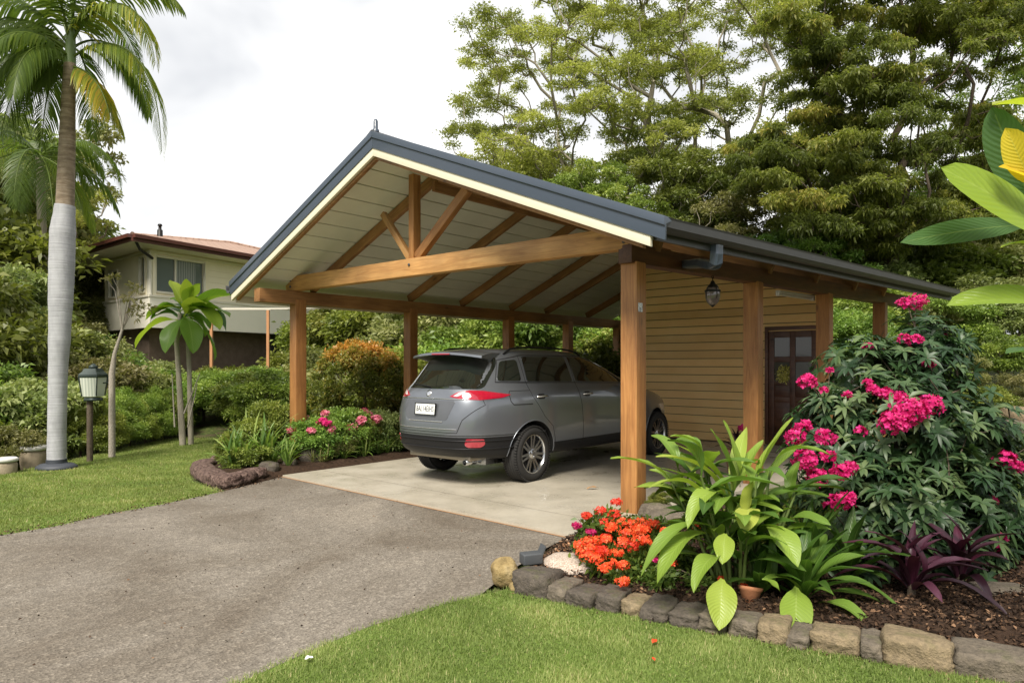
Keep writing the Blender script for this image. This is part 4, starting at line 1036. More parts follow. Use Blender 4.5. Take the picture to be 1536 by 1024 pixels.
# dark dense tree on the right
dk = []
q = random.Random(21)
spec = [(1370,20,150,80),(1300,90,110,60),(1440,90,110,70),(1250,140,90,45),(1390,170,130,60),(1220,205,80,45),(1310,230,110,50),(1440,240,100,60),(1200,275,70,40),(1270,310,100,50),(1370,310,110,50),(1450,330,70,50),(1215,330,60,30),(1320,365,90,30),(1180,240,50,25),(1240,50,70,50),(1480,20,80,60),(1330,-60,150,60),(1440,-80,120,60)]
for (sx0, sy0, wx, wy) in spec:
    for k in range(10):
        Yd = 21+q.gauss(0,1.2); a = q.uniform(0,2*PI); rr = math.sqrt(q.random())
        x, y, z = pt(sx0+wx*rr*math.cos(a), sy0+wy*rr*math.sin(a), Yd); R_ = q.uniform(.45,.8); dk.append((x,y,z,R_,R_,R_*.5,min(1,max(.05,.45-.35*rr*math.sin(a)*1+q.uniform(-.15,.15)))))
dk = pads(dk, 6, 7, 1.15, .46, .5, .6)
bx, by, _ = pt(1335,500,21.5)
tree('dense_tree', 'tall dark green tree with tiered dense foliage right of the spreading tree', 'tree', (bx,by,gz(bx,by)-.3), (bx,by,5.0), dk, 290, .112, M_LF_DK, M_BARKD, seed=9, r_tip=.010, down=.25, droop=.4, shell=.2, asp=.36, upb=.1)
# hazier tree at the right edge
rt = pads(dome(1600,330,27, 6,5,11, 55, 1.2, 8, emin=0, flat=.6, inner=.4, tint=(.2,.7)), 7, 3); bx,by,_ = pt(1590,500,27)
tree('edge_tree', 'leafy green tree at the right edge behind the banana leaves', 'tree', (bx,by,gz(bx,by)-.3), (bx,by,6), rt, 220, .14, M_LF_DK, M_BARKG, seed=12, r_tip=.012)
# mid trees just behind the carport roof
for i,(px,py,Y,rx,rz,n_,sd,lab,mt) in enumerate([(1010,330,25,2.4,3.2,42,31,'bushy blue green tree just behind the right roof slope of the carport',M_LF_SH),(905,345,24,2.0,2.1,26,32,'bright green bushy tree behind the middle of the roof slope',M_LF_SH),(1105,400,23,1.9,2.8,26,33,'olive brown scraggly tree between the bushy tree and the dark tree',M_LF_OL),(1190,430,22,2.0,1.6,22,34,'low bright leafy tree under the dark tiered tree',M_LF_SH)]):
    cl = pads(dome(px,py,Y,rx,rx,rz,n_,.75,sd,emin=-35,flat=.75,inner=.3,tint=(.15,.6) if i!=1 else (.4,.8)), 6, sd); bx,by,_ = pt(px,500,Y)
    tree('bushy_tree', lab, 'tree', (bx,by,gz(bx,by)-.3), (bx,by,pt(px,py+60,Y)[2]), cl, 260, .105, mt, M_BARKG, seed=sd, r_tip=.010)
# ================================================================ shrub prototypes and copies
def shrub_mesh(n, cr, per, L, seed, asp=.42, emin=-25, flat=.8, tint=(.2,.75), rz=1.0, shell=(.6,.95), down=0):
    q = random.Random(seed); out = []
    while len(out) < n:
        z = q.uniform(math.sin(math.radians(emin)),1); a = q.uniform(0,2*PI); s = math.sqrt(1-z*z); rr = q.uniform(*shell)
        R_ = cr*q.uniform(.7,1.3); out.append((math.cos(a)*s*rr,math.sin(a)*s*rr,(z*rr)*rz,R_,R_,R_*flat,q.uniform(*tint)))
    V,Fq,T = cloud(out, per, L, asp, .25, down, .35, .2, np.random.default_rng(seed)); ch = skeleton((0,0,-1.15),(0,0,-.5),[o[:3] for o in out],.008,.03,seed,3)
    return mesh_np('foliage',V,Fq,{'tint':T}), ch
PROTO = {}
for key,args in {'round':(46,.26,520,.075,51),'loose':(34,.30,420,.11,52),'wide':(40,.27,480,.09,53),'fine':(60,.22,520,.05,54)}.items():
    me, ch = shrub_mesh(*args[:5]); 
    mb = MB()
    for p_, r_ in ch: mb.tube(p_, r_, 4, cap=False)
    PROTO[key] = (me, mb.mesh('stem', False))
for m_ in PROTO.values(): m_[1].materials.append(M_BARKD)
MATCOPY = {}
def shrub(kind, px, py, Y, rx, rz, label, group=None, mat=None, name='shrub', cat_='shrub', ry=None, rot=None):
    """py is the middle of the shrub in the photograph"""
    x,y,z = pt(px,py,Y); e = empty(name, (x,y,z), rnd.uniform(0,6.28) if rot is None else rot, label, cat_, group)
    mat = mat or M_LF_SH; key = (kind, mat.name)
    if key not in MATCOPY:
        me = PROTO[kind][0].copy(); me.materials.clear(); me.materials.append(mat); MATCOPY[key] = me
    o = link('foliage', MATCOPY[key], None, e); s = link('stem', PROTO[kind][1], None, e)
    e.scale = (rx, ry or rx, rz); return e
# background hedge seen between the carport posts and beyond
BG = [(440,600,24),(475,530,27),(470,590,22),(520,500,27),(560,520,25),(600,480,28),(640,520,24),(655,590,21),(700,500,27),(735,545,22),(770,480,29),(800,530,25),(830,510,22),(860,560,22),(880,500,27),(905,540,21),(930,510,25),(945,580,19),(905,600,20),(600,610,20),(690,590,22),(560,600,22),(480,640,20),(640,470,30),(700,455,30),(830,460,30),(900,465,28)]
for i,(px,py,Y) in enumerate(BG):
    k = ('round','loose','wide')[i%3]; s = rnd.uniform(1.3,2.0); shrub(k, px, py, Y, s*1.15, s, 'leafy green shrub in the thick screen seen between the carport posts', 'shrubs in the screen behind the carport', [M_LF_SH,M_LF_SH,M_LF_OL,M_LF_SH][i%4])
GR_R = 'shrubs on the bank right of the carport'; LAB_R = 'mounded green shrub on the grassy bank right of the carport'
for i,(px,py,Y,s) in enumerate([(1265,490,19,1.6),(1300,470,22,2.0),(1275,520,17,1.1),(1360,500,19,1.3),(1400,440,24,2.2),(1440,420,26,2.2),(1480,400,27,2.4),(1530,420,24,2.0),(1345,430,25,2.2),(1500,350,30,3.0),(1420,360,30,3.0),(1560,360,28,3.0),(1415,490,18,1.0),(1470,470,20,1.3),(1370,550,15,1.0),(1430,560,14.5,.6),(1500,540,15,.7),(1545,600,12,.6),(1480,610,12,.45),(1520,480,19,1.1),(1230,440,24,2.0),(1200,460,26,2.4),(1290,400,28,2.6),(1240,360,30,2.4)]):
    shrub(('round','wide','fine')[i%3], px, py, Y, s*1.1, s*.85, LAB_R, GR_R, [M_LF_SH,M_LF_OL][i%2])
GR_L = 'shrubs in the wild thicket left of the lawn'; LAB_L = 'tangled green shrub in the wild thicket left of the lawn'
for i,(px,py,Y,s) in enumerate([(-70,420,22,2.4),(-40,400,24,2.4),(30,450,25,1.5),(-20,500,19,1.8),(85,520,20,1.1),(150,552,20,1.0),(40,580,16,1.5),(110,580,16,1.3),(0,640,13,1.2),(60,650,13,1.0),(200,585,20,.7),(185,585,18,.9),(215,600,17,.7),(-40,360,24,3.0),(-60,560,15,2.2),(-10,330,27,3.0),(-20,350,28,2.6),(10,380,27,1.9),(20,470,17,1.1),(125,500,27,1.4),(180,572,22,.9),(235,585,20,.8),(5,700,11.5,.7),(-30,690,12,1.0),(150,600,15.5,.9),(95,620,14.5,.8),(-90,440,20,3.2),(-100,300,28,4.0),(20,420,30,2.2),(95,430,31,2.4),(70,370,32,2.6),(135,470,29.5,1.8),(150,430,32,1.6)]):
    shrub(('loose','round','wide')[i%3], px, py, Y, s*1.05, s, LAB_L, GR_L, [M_LF_OL,M_LF_OL,M_LF_SH][i%3])
GR_H = 'shrubs on the slope below the house'; LAB_H = 'rounded green shrub on the slope below the neighbouring house'
for i,(px,py,Y,s) in enumerate([(230,600,17.5,.8),(262,592,19,.8),(305,596,18,.85),(345,598,17.5,.8),(388,600,17,.85),(325,585,20,.8),(392,585,20,.8),(300,596,17.5,.6),(345,600,17.5,.55),(392,612,16.5,.55),(410,600,15,.8),(428,585,22,.9),(240,612,17.5,.5),(205,600,18,.6),(425,625,15.5,.5),(360,588,19,.7),(225,575,21,.7)]):
    shrub(('round','wide','round')[i%3], px, py, Y, s*1.15, s*.85, LAB_H, GR_H, M_LF_SH)
# low hedge along the lawn edge
hb = [(110,684),(135,679),(160,674),(187,669),(212,664),(238,659),(262,653)]
hb += [(122,681),(172,671),(225,661)]
for i,(px,py) in enumerate(hb):
    i = min(i,7)
    x,y,z = gp(px,py); s = .42+.02*i; e = shrub('fine', px, py, y+.25, .62, .44, 'clipped low green shrub in the hedge along the far lawn edge', 'clipped shrubs edging the lawn', M_LF_HG); e.location = (x-.1, y+.38, z+.34+.02*i); e.scale = (.70,.55,.52+.03*i)
# round croton bush
x,y,_ = pt(540,600,14.2)
cr_e = empty('croton_bush', (x,y,gplane(x,y)), 0, 'large round clipped bush with orange new leaves on top', 'bush')
q = random.Random(77); cl = []
for k in range(150):
    z = q.uniform(-.75,1); a = q.uniform(0,2*PI); s = math.sqrt(1-z*z); R_ = q.uniform(.13,.2)
    cl.append((math.cos(a)*s*.88,math.sin(a)*s*.88,1.10+z*.90,R_,R_,R_,min(1,max(.08,.20+.42*z**4*(z>0)+ (z>.5)*.16+q.uniform(-.12,.12)))))
leafobj('foliage', [cloud(cl, 240, .07, .45, .2, 0, .3, .3, np.random.default_rng(3), tj=.18)], M_LF_CR, cr_e)
branches('stem', skeleton((0,0,-.1),(0,0,.4),[c[:3] for c in cl[::4]],.01,.03,5,3), M_BARKD, cr_e)
# ================================================================ palms
M_FROND = leafmat('palm_frond', [(0,(.05,.085,.018)),(.4,(.11,.165,.03)),(.65,(.24,.29,.045)),(.82,(.50,.42,.06)),(1,(.50,.20,.04))], .5, .4, 0, 0)
def frond(base, az, el, L, droop, tint, seed, nl=46, ll=.5, wd=.035, hang=.5, tj=.12, curl=0):
    q = random.Random(seed); p = Vector(base); d = Vector((math.cos(az)*math.cos(el),math.sin(az)*math.cos(el),math.sin(el))); pts = [p.copy()]
    n = 22
    for i in range(n):
        p = p+d*(L/n); pts.append(p.copy()); d = (d+Vector((0,0,-droop/n*(1.0+1.3*i/n)))).normalized()
    V=[]; Fq=[]; T=[]
    for i in range(nl):
        t = .12+.88*i/(nl-1); f = t*n; k = min(n-1,int(f)); c = pts[k].lerp(pts[k+1],f-k); dd = (pts[k+1]-pts[k]).normalized()
        sd = dd.cross(Vector((0,0,1))); sd = sd.normalized() if sd.length>.05 else Vector((-math.sin(az),math.cos(az),0)); l = ll*(.45+.55*math.sin(PI*min(1,t*.85+.12)))*(1-.45*max(0,t-.75)/.25)
        for s in (-1,1):
            ld = (sd*s*(1-.25*hang)+dd*(.55+.5*t)+Vector((0,0,-hang*q.uniform(.7,1.3)+.25*(1-hang)))).normalized(); lq = l*q.uniform(.85,1.1)
            a = c; m1 = a+ld*lq*.4; ld2 = (ld+Vector((0,0,-.35-.5*hang))).normalized(); m2 = m1+ld2*lq*.35; ld3 = (ld2+Vector((0,0,-.6))).normalized(); tp = m2+ld3*lq*.3
            wv = dd.cross(ld); wv = (dd*.9+wv*.4).normalized()*wd/2; b = len(V); tt = min(1,max(0,tint+q.uniform(-tj,tj)))
            V += [a-wv*.4,a+wv*.4,m1-wv,m1+wv,m2-wv*.8,m2+wv*.8,tp,tp+wv*.1]; T += [tt]*8; Fq += [(b,b+1,b+3,b+2),(b+2,b+3,b+5,b+4),(b+4,b+5,b+7,b+6)]
    return pts, np.array([tuple(v) for v in V]), np.array(Fq), np.array(T)
def palm_fronds(e, specs, mat, rach, prefix='frond', rr=.022, **kw):
    for i,sp in enumerate(specs):
        pts,V,Fq,T = frond(*sp, seed=100+i, **kw); mb = MB(); mb.tube(pts, [rr*(1-.85*k/len(pts)) for k in range(len(pts))], 6, 0)
        v0 = len(mb.v); Vm = [tuple(v) for v in mb.v]; Fl = [f for f in mb.f if len(f)==4]
        VV = np.concatenate([np.array(Vm),V]); FF = np.concatenate([np.array(Fl),Fq+v0]); TT = np.concatenate([np.full(v0,.45),T])
        link(prefix, mesh_np(prefix,VV,FF,{'tint':TT}), mat, e)
px0,py0,_ = gp(84,703)
palm = empty('palm_tree', (px0,py0,gplane(px0,py0)), 0, 'tall royal palm with pale wrapped lower trunk on the left lawn', 'palm tree')
M_WRAP = NT('wrapped_trunk'); v = M_WRAP.coord('Object',(.6,.6,26)); f = M_WRAP.noise(2.2,5,.7,v,.3); f2 = M_WRAP.noise(4,4,.6,M_WRAP.coord('Object',(2,2,.6)))
cc = M_WRAP.ramp(f, [(.25,(.22,.22,.23)),(.45,(.33,.33,.345)),(.7,(.41,.41,.43))]); cc = M_WRAP.mix(1.0, cc, M_WRAP.ramp(f2,[(.3,(.80,.80,.81)),(.6,(1.05,1.05,1.05))]),'MULTIPLY'); M_WRAP.set(cc,.75); M_WRAP.bump(f,.5,.02); M_WRAP = M_WRAP.m
M_PTRK = NT('palm_trunk'); v = M_PTRK.coord('Object',(1,1,9)); f = M_PTRK.noise(3,6,.65,v,.3); g_ = M_PTRK.noise(9,5,.6,M_PTRK.coord('Object',(1,1,1.5)))
cc = M_PTRK.ramp(f, [(.3,(.15,.105,.065)),(.5,(.24,.185,.125)),(.7,(.33,.27,.20))]); cc = M_PTRK.mix(1.0,cc,M_PTRK.ramp(g_,[(.3,(.65,.63,.62)),(.65,(1.1,1.1,1.1))]),'MULTIPLY'); M_PTRK.set(cc,.85); M_PTRK.bump(f,.5,.02); M_PTRK = M_PTRK.m
sc0 = py0/F
def pp(px,py): return Vector(((px-CX)*sc0-px0, 0, CAMH+(HY-py)*sc0-gplane(px0,py0)))
prof = [(85,700,13),(85,688,12.8),(85.5,640,12.3),(87,560,12.6),(89.5,500,14.5),(92,420,16.8),(94,350,17),(97.5,308,13.5)]
mb = MB(); P_ = [pp(a,b) for a,b,_ in prof]; R_ = [c*sc0 for *_,c in prof]
def smoothpath(P,R,k=5):
    oP=[];oR=[]
    for i in range(len(P)-1):
        for j in range(k):
            t=j/k; s=t*t*(3-2*t)*.5+t*.5; oP.append(P[i].lerp(P[i+1],t)); oR.append(R[i]+(R[i+1]-R[i])*s)
    return oP+[P[-1]], oR+[R[-1]]
a_,b_ = smoothpath(P_,R_,8); b_ = [r*(1+.012*math.sin(i*2.1)+.01*math.sin(i*5.3)) for i,r in enumerate(b_)]; mb.tube(a_,b_,28); link('wrapped_trunk', mb.mesh('wrapped_trunk'), M_WRAP, palm)
mb = MB(); prof = [(97.5,310,12.3),(98.5,280,12),(100.5,220,11),(102.5,150,9.5),(105,100,8.5),(106,88,6)]; a_,b_ = smoothpath([pp(a,b) for a,b,_ in prof],[c*sc0 for *_,c in prof],8); mb.tube(a_,b_,24); link('trunk', mb.mesh('trunk'), M_PTRK, palm)
mb = MB(); a_ = [pp(85,702),pp(85,688)]; mb.tube(a_,[16.8*sc0,16.2*sc0],24); M_RUB = plain('dark_rubber',(.035,.04,.05),.6)
pr = [(0,0),(.31,0),(.30,.05),(.24,.085),(.15,.10),(.142,.16)]; mb2 = MB(); mb2.lathe(pr,32,0,Matrix.Translation((.01,0,0)) @ Matrix.Diagonal((1.0,.85,1,1))); mb2.tube([pp(85,703),pp(85,688)],[14.2*sc0,13.6*sc0],28); link('base_collar', mb2.mesh('base_collar'), M_RUB, palm)
top = pp(105,95)
mb = MB(); a_,b_ = smoothpath([pp(105,100),pp(106,70),pp(107,30),pp(108,0)],[.085,.075,.05,.02],4); mb.tube(a_,b_,14); link('crown_shaft', mb.mesh('crown_shaft'), plain('crown_shaft_green',(.10,.15,.04),.4), palm)
T_ = lambda z: top+Vector((0,0,z))
SP = [ # base, azimuth, elevation, length, droop, tint
 (T_(.05), -.15, .62, 2.9, 3.0, .58), (T_(.25), -.25, 1.05, 2.5, 2.6, .62), (T_(.3), .2, 1.25, 2.4, 1.9, .5),
 (T_(-.05), -.35, -.25, 1.35, 1.2, .76), (T_(-.05), .2, -.5, 1.25, .9, .70), (T_(.2), 3.1, .9, 2.6, 2.2, .3), (T_(.2), 3.5, .6, 2.4, 2.0, .28), (T_(.15), 2.7, .45, 2.2, 2.2, .3), (T_(.1), 3.1, .0, 1.9, 1.8, .3), (T_(.2), 1.2, .9, 2.2, 2.4, .3), (T_(.1), 4.5, .2, 1.6, 2.0, .33),
 (T_(.2), 2.9, .75, 2.5, 2.3, .3), (T_(.1), 3.3, .35, 2.2, 2.0, .25), (T_(.25), 3.6, 1.0, 2.6, 2.2, .35), (T_(.1), 2.5, .15, 1.9, 2.0, .3),
 (T_(.3), 2.8, 1.25, 2.7, 1.8, .4), (T_(.3), 1.5, 1.15, 2.5, 1.9, .3), (T_(.1), 4.2, .55, 1.9, 2.2, .35), (T_(.3), 4.8, 1.2, 2.4, 1.6, .4),
 (T_(.15), 3.9, .1, 1.6, 1.7, .3), (T_(.2), 1.9, .6, 2.2, 2.2, .28), (T_(.3), 5.6, 1.3, 2.5, 1.5, .45)]
palm_fronds(palm, SP, M_FROND, None, ll=.60, wd=.034, hang=.55, nl=74, tj=.17)
# feathery palm and background palms on the left
def bg_palm(px, py, Y, trunk_py, label, n, L, seed, tint=.3):
    x,y,z = pt(px,py,Y); gzv = ground_z(x,y); e = empty('feathery_palm', (x,y,gzv), 0, label, 'palm tree'); mb = MB(); mb.tube([(0,0,-.3),(.1,0,(z-gzv)*.5),(0,0,z-gzv)],[.17,.14,.12],10); link('trunk', mb.mesh('trunk'), M_BARKG, e)
    q = random.Random(seed); sp = [((0,0,z-gzv), i*2.399+q.uniform(-.3,.3), q.uniform(-.3,1.2), L*q.uniform(.8,1.15), q.uniform(1.2,2.2), tint+q.uniform(-.15,.15)) for i in range(n)]
    palm_fronds(e, sp, M_FROND, None, ll=.85, wd=.05, hang=.35, nl=44, rr=.03)
bg_palm(60,235,22,0,'feathery palm with arching fronds behind the royal palm',18,3.2,5)
bg_palm(-30,330,24,0,'lower feathery palm at the left edge of the picture',14,3.0,8,.4)
lt = dome(10,345,26, 3.4,3.5,2.6, 40, .9, 61, emin=-20, flat=.6, inner=.4, tint=(.3,.8)); bx,by,_ = pt(10,520,26)
tree('thicket_tree', 'airy light green tree in the thicket left of the house', 'tree', (bx,by,gz(bx,by)-.3), (bx,by,4.5), pads(lt,6,4), 170, .14, M_LF_BIG, M_BARKG, seed=15, r_tip=.02)
lt = dome(130,262,30, 2.3,1.6,2.4, 20, .5, 62, emin=-40, flat=.5, inner=.5, tint=(.3,.7)); bx,by,_ = pt(100,520,30)
tree('thin_tree', 'thin twiggy tree with small leaves right of the royal palm trunk', 'tree', (bx,by,gz(bx,by)-.3), (bx,by,5.0), lt, 200, .2, M_LF_OL, M_BARKG, seed=16, r_tip=.014, wob=.2)
# ================================================================ neighbouring house
M_HW = plain('house_cream', (.92,.84,.64), .75, var=.05, scale=2); M_HW2 = plain('house_lower_cream', (.92,.87,.74), .8, var=.04, scale=2)
M_HT = plain('house_trim', (.80,.75,.62), .6, var=.04); M_HF = plain('house_fascia', (.10,.035,.025), .4, var=.15)
M_SOF = plain('soffit', (.84,.78,.64), .7, var=.04)
n = NT('roof_tiles'); v = n.coord(); br = n.t.nodes.new('ShaderNodeTexBrick'); br.inputs['Scale'].default_value = 1; br.inputs['Brick Width'].default_value=.3; br.inputs['Row Height'].default_value=.28; br.inputs['Mortar Size'].default_value=.02
br.inputs['Color1'].default_value=(.30,.18,.13,1); br.inputs['Color2'].default_value=(.42,.28,.21,1); br.inputs['Mortar'].default_value=(.14,.06,.04,1); n.l(v, br.inputs['Vector']); n.set(n.mix(n.noise(3,5,.6,v), br.outputs['Color'], (.30,.21,.16)), .85); n.bump(br.outputs['Fac'], -.6, .03); M_TILE = n.m
n = NT('house_glass'); n.set((.16,.19,.18), .07, spec=.7); M_HG = n.m
n = NT('curtain'); wv = n.t.nodes.new('ShaderNodeTexWave'); wv.inputs['Scale'].default_value = 3.2; wv.inputs['Distortion'].default_value = 1.5; n.l(n.coord(), wv.inputs['Vector']); n.set(n.ramp(wv.outputs['Color'], [(0,(.15,.17,.17)),(1,(.34,.36,.35))]), .5, spec=.8); M_CURT = n.m
cx0, cy0, _ = pt(225,480,24.0)
Z0, Z1 = 2.95, 5.62
hs = empty('neighbour_house', (cx0,cy0,0), 0, 'cream two storey house with tiled hip roof on the hillside at left', 'house')
dR = Vector((.459,.889,0)); dL = Vector((-.75,.66,0)); LR, LLn = 13.0, 4.4
def wallM(d, out):   # local frame: x along the wall, y outward normal, z up
    return Matrix(((d.x,out.x,0,0),(d.y,out.y,0,0),(0,0,1,0),(0,0,0,1)))
nR = Vector((dR.y,-dR.x,0)); nL = Vector((dL.y*-1,dL.x,0)); 
if nR.dot(Vector((-cx0,-cy0,0))) < 0: nR = -nR
if nL.dot(Vector((-cx0,-cy0,0))) < 0: nL = -nL
MR_, ML_ = wallM(dR,nR), wallM(dL,nL)
def panel(name, M, L, holes, mats, th=.2):
    """wall with real openings: holes (x0,x1,z0,z1)"""
    mb = MB(); xs = sorted({0,L,*[h[0] for h in holes],*[h[1] for h in holes]}); 
    for a,b in zip(xs[:-1],xs[1:]):
        hz = [h for h in holes if h[0]<=a+1e-6 and h[1]>=b-1e-6]; zs = [Z0]
        for h in sorted(hz,key=lambda h:h[2]): zs += [h[2],h[3]]
        zs.append(Z1)
        for i in range(0,len(zs),2): mb.box(a,b,-th,0,zs[i],zs[i+1])
    return link(name, mb.mesh(name), mats, hs, M=M)
wz0, wz1 = 4.06, 5.40
hR = [(.16,2.25,wz0,wz1)]; hL = [(.35,.92,wz0,wz1),(3.0,3.95,wz0-.0,wz1-.25)]
panel('wall', MR_, LR, hR, M_HW); panel('wall', ML_, LLn, hL, M_HW)
bk = MB(); e1 = dR*LR; e2 = dL*LLn; e3 = e1+Vector((-6,2.0,0)); e4 = e2+Vector((1.5,11,0))
poly = [(-.05*(nR.x+nL.x)*4,-.05*(nR.y+nL.y)*4)]
def inner(p): return (p.x*.985-.0,p.y*.985+.25)
bk.prism([inner(Vector((0,0,0))),inner(e1),(e3.x,e3.y),(e4.x,e4.y),inner(e2)], Z0+.01, Z1-.02); link('rear_wall', bk.mesh('rear_wall'), M_HW, hs)
# lower skirt band, proud of the wall, and rail
for M,L in ((MR_,LR),(ML_,LLn)):
    mb = MB(); mb.box(-.05 if M is MR_ else .0,L,.002,.05,Z0-.12,wz0-.16); link('skirt', mb.mesh('skirt'), M_HW2, hs, M=M)
    mb = MB(); mb.box(-.08 if M is MR_ else .0,L,.003,.09,wz0-.158,wz0-.08); mb.box(-.06 if M is MR_ else .0,L,.003,.07,wz1+.05,wz1+.13); link('trim_rail', mb.mesh('trim_rail'), M_HT, hs, M=M)
    # horizontal board lines
    mb = MB()
    z = wz0-.08
for i in range(6):
    mb = MB(); z0 = wz0-.07+.225*i; mb.add([(2.4,.022,z0),(LR,.022,z0),(LR,.004,z0+.22),(2.4,.004,z0+.22)], [(0,1,2,3)]); mb.add([(2.4,.022,z0),(LR,.022,z0),(LR,-.01,z0),(2.4,-.01,z0)], [(0,3,2,1)])
    if z0+.2 < wz1+.03: link('cladding_board', mb.mesh('cladding_board'), M_HW, hs, M=MR_)
def hwindow(M, x0,x1,z0,z1, mull=(), curtain=None):
    w = MB(); f = .07
    w.box(x0-f,x0,-.05,.045,z0-f,z1+f); w.box(x1,x1+f,-.05,.045,z0-f,z1+f); w.box(x0,x1,-.05,.045,z1,z1+f); w.box(x0,x1,-.05,.06,z0-f,z0)
    for m in mull: w.box(m-.025,m+.025,-.06,.02,z0,z1)
    o = link('window', bevelled(w.mesh('window'),.006), M_HT, hs, M=M)
    p = MB(); p.box(x0,x1,-.10,-.085,z0,z1); link('pane', p.mesh('pane'), M_HG, o, M=Matrix.Identity(4))
    if curtain: p = MB(); p.box(curtain[0],curtain[1],-.084,-.078,z0,z1); link('curtain', p.mesh('curtain'), M_CURT, o, M=Matrix.Identity(4))
hwindow(MR_, .23,2.18,wz0+.07,wz1-.07,(1.0,),(1.05,1.9)); hwindow(ML_, .42,.85,wz0+.07,wz1-.07); hwindow(ML_, 3.07,3.88,wz0+.07,wz1-.32)
# corner post
cpz = MB(); cpz.tube([(0,0,wz0-.08),(0,0,wz1+.1)], .09, 4); link('corner_post', cpz.mesh('corner_post'), M_HT, hs)
# roof: eaves polygon and low hip
OV = 1.15; ZE = 5.62
c0 = (nR+nL).normalized()*OV*1.5 
A = c0; B_ = dR*(LR+.8)+nR*OV; D_ = dL*(LLn+1.7)+nL*OV; G = e3+Vector((-.5,1.5,0)); Hh = e4+Vector((-2,1.5,0))
ridge1 = Vector((-3.9,6.0,0)); ridge2 = Vector((-.49,8.0,0)); ZR = 7.2
mb = MB(); eav = [A,B_,G,Hh,D_]; vs = [(p.x,p.y,ZE+.16) for p in eav]+[(ridge1.x,ridge1.y,ZR),(ridge2.x,ridge2.y,ZR)]
mb.add(vs, [(0,1,6,5),(1,2,6),(2,3,5,6),(3,4,5),(4,0,5)]); link('roof', mb.mesh('roof'), M_TILE, hs)
mb = MB(); mb.prism([(p.x,p.y) for p in eav], ZE-.05, ZE-.02); link('soffit', mb.mesh('soffit'), M_SOF, hs)
mb = MB()
for i in (0,2,3,4):
    a,b = eav[i], eav[(i+1)%5]
def edge_box(a,b,t0,t1,z0,z1):
    d = (b-a).normalized(); nn = Vector((d.y,-d.x,0)); nn = nn if nn.dot((a+b)/2-(ridge1+ridge2)/2)>0 else -nn
    mb.add([(a+nn*t0+Vector((0,0,z0))),(b+nn*t0+Vector((0,0,z0))),(b+nn*t0+Vector((0,0,z1))),(a+nn*t0+Vector((0,0,z1))),(a+nn*t1+Vector((0,0,z0))),(b+nn*t1+Vector((0,0,z0))),(b+nn*t1+Vector((0,0,z1))),(a+nn*t1+Vector((0,0,z1)))], [(0,1,2,3),(7,6,5,4),(0,4,5,1),(1,5,6,2),(2,6,7,3),(3,7,4,0)])
for i in range(5): edge_box(eav[i],eav[(i+1)%5],-.02,.03,ZE-.07,ZE+.15)
link('fascia', mb.mesh('fascia'), M_HF, hs)
mb = MB()
for i in (0,4): edge_box(eav[i],eav[(i+1)%5],.032,.15,ZE+.04,ZE+.16)
link('roof_gutter', mb.mesh('roof_gutter'), M_HF, hs)
# hip caps
mb = MB()
for a,b in ((A,ridge1),(B_,ridge2),(D_,ridge1)): mb.tube([(a.x,a.y,ZE+.17),(b.x,b.y,ZR+.02)], .07, 6)
mb.tube([(ridge1.x,ridge1.y,ZR+.02),(ridge2.x,ridge2.y,ZR+.02)], .07, 6); link('ridge_tiles', mb.mesh('ridge_tiles'), M_TILE, hs)
vx,vy,vz = pt(240,348,27.0); mb = MB(); mb.lathe([(.11,-.5),(.10,.03),(.06,.05),(.055,.17),(.09,.19),(.07,.26),(0,.28)],12); link('roof_vent', mb.mesh('roof_vent'), M_BLKM, hs, M=Matrix.Translation((vx-cx0,vy-cy0,vz+.05)))
dpm = MB(); q0 = A*.86; dpm.tube([(q0.x,q0.y,ZE+.02),(q0.x*.7,q0.y*.7,ZE-.22),(nR.x*.12,nR.y*.12,ZE-.38)], .05, 8); link('downpipe', dpm.mesh('downpipe'), M_BLKM, hs)
# lower storey: set back, near-black block painted for the recess shade, timber posts, deck
M_STONE = plain('rough_stone', (.16,.115,.085), .95, var=.5, scale=4, bump=.6); M_DARKR = plain('recess_shade', (.03,.028,.026), .7); M_OPOST = plain('orange_timber', (.42,.20,.085), .6, var=.2)
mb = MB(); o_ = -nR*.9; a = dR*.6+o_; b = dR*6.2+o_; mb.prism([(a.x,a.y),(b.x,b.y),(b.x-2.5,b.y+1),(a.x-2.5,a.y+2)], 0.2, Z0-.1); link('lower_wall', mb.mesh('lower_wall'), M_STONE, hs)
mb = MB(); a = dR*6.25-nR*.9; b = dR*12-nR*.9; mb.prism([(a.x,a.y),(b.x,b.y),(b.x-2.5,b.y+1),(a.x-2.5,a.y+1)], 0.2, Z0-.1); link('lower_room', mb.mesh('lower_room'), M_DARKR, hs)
for t in (6.6,9.6,11.6):
    p = dR*t+nR*.0; mb = MB(); mb.box(-.09,.09,-.09,.09,0.2,Z0-.13); link('deck_post', bevelled(mb.mesh('deck_post'),.01), M_OPOST, hs, M=Matrix.Translation(p))
M_WM = plain('white_frame', (.62,.62,.58), .5)
mb = MB()
for z in (1.35,1.75,2.15): mb.box(7.0,9.2,-.88,-.84,z,z+.05)
for x in (7.0,7.7,8.4,9.15): mb.box(x,x+.05,-.88,-.84,.9,2.2)
link('glazed_screen', mb.mesh('glazed_screen'), M_WM, hs, M=MR_)
mb = MB(); mb.lathe([(0,0),(.22,0),(.24,.05),(.24,.75),(.2,.82),(0,.84)],16); p = dR*8.2-nR*.55; link('water_tank', mb.mesh('water_tank'), plain('tank_grey',(.36,.38,.40),.4), hs, M=Matrix.Translation((p.x,p.y,2.0)))
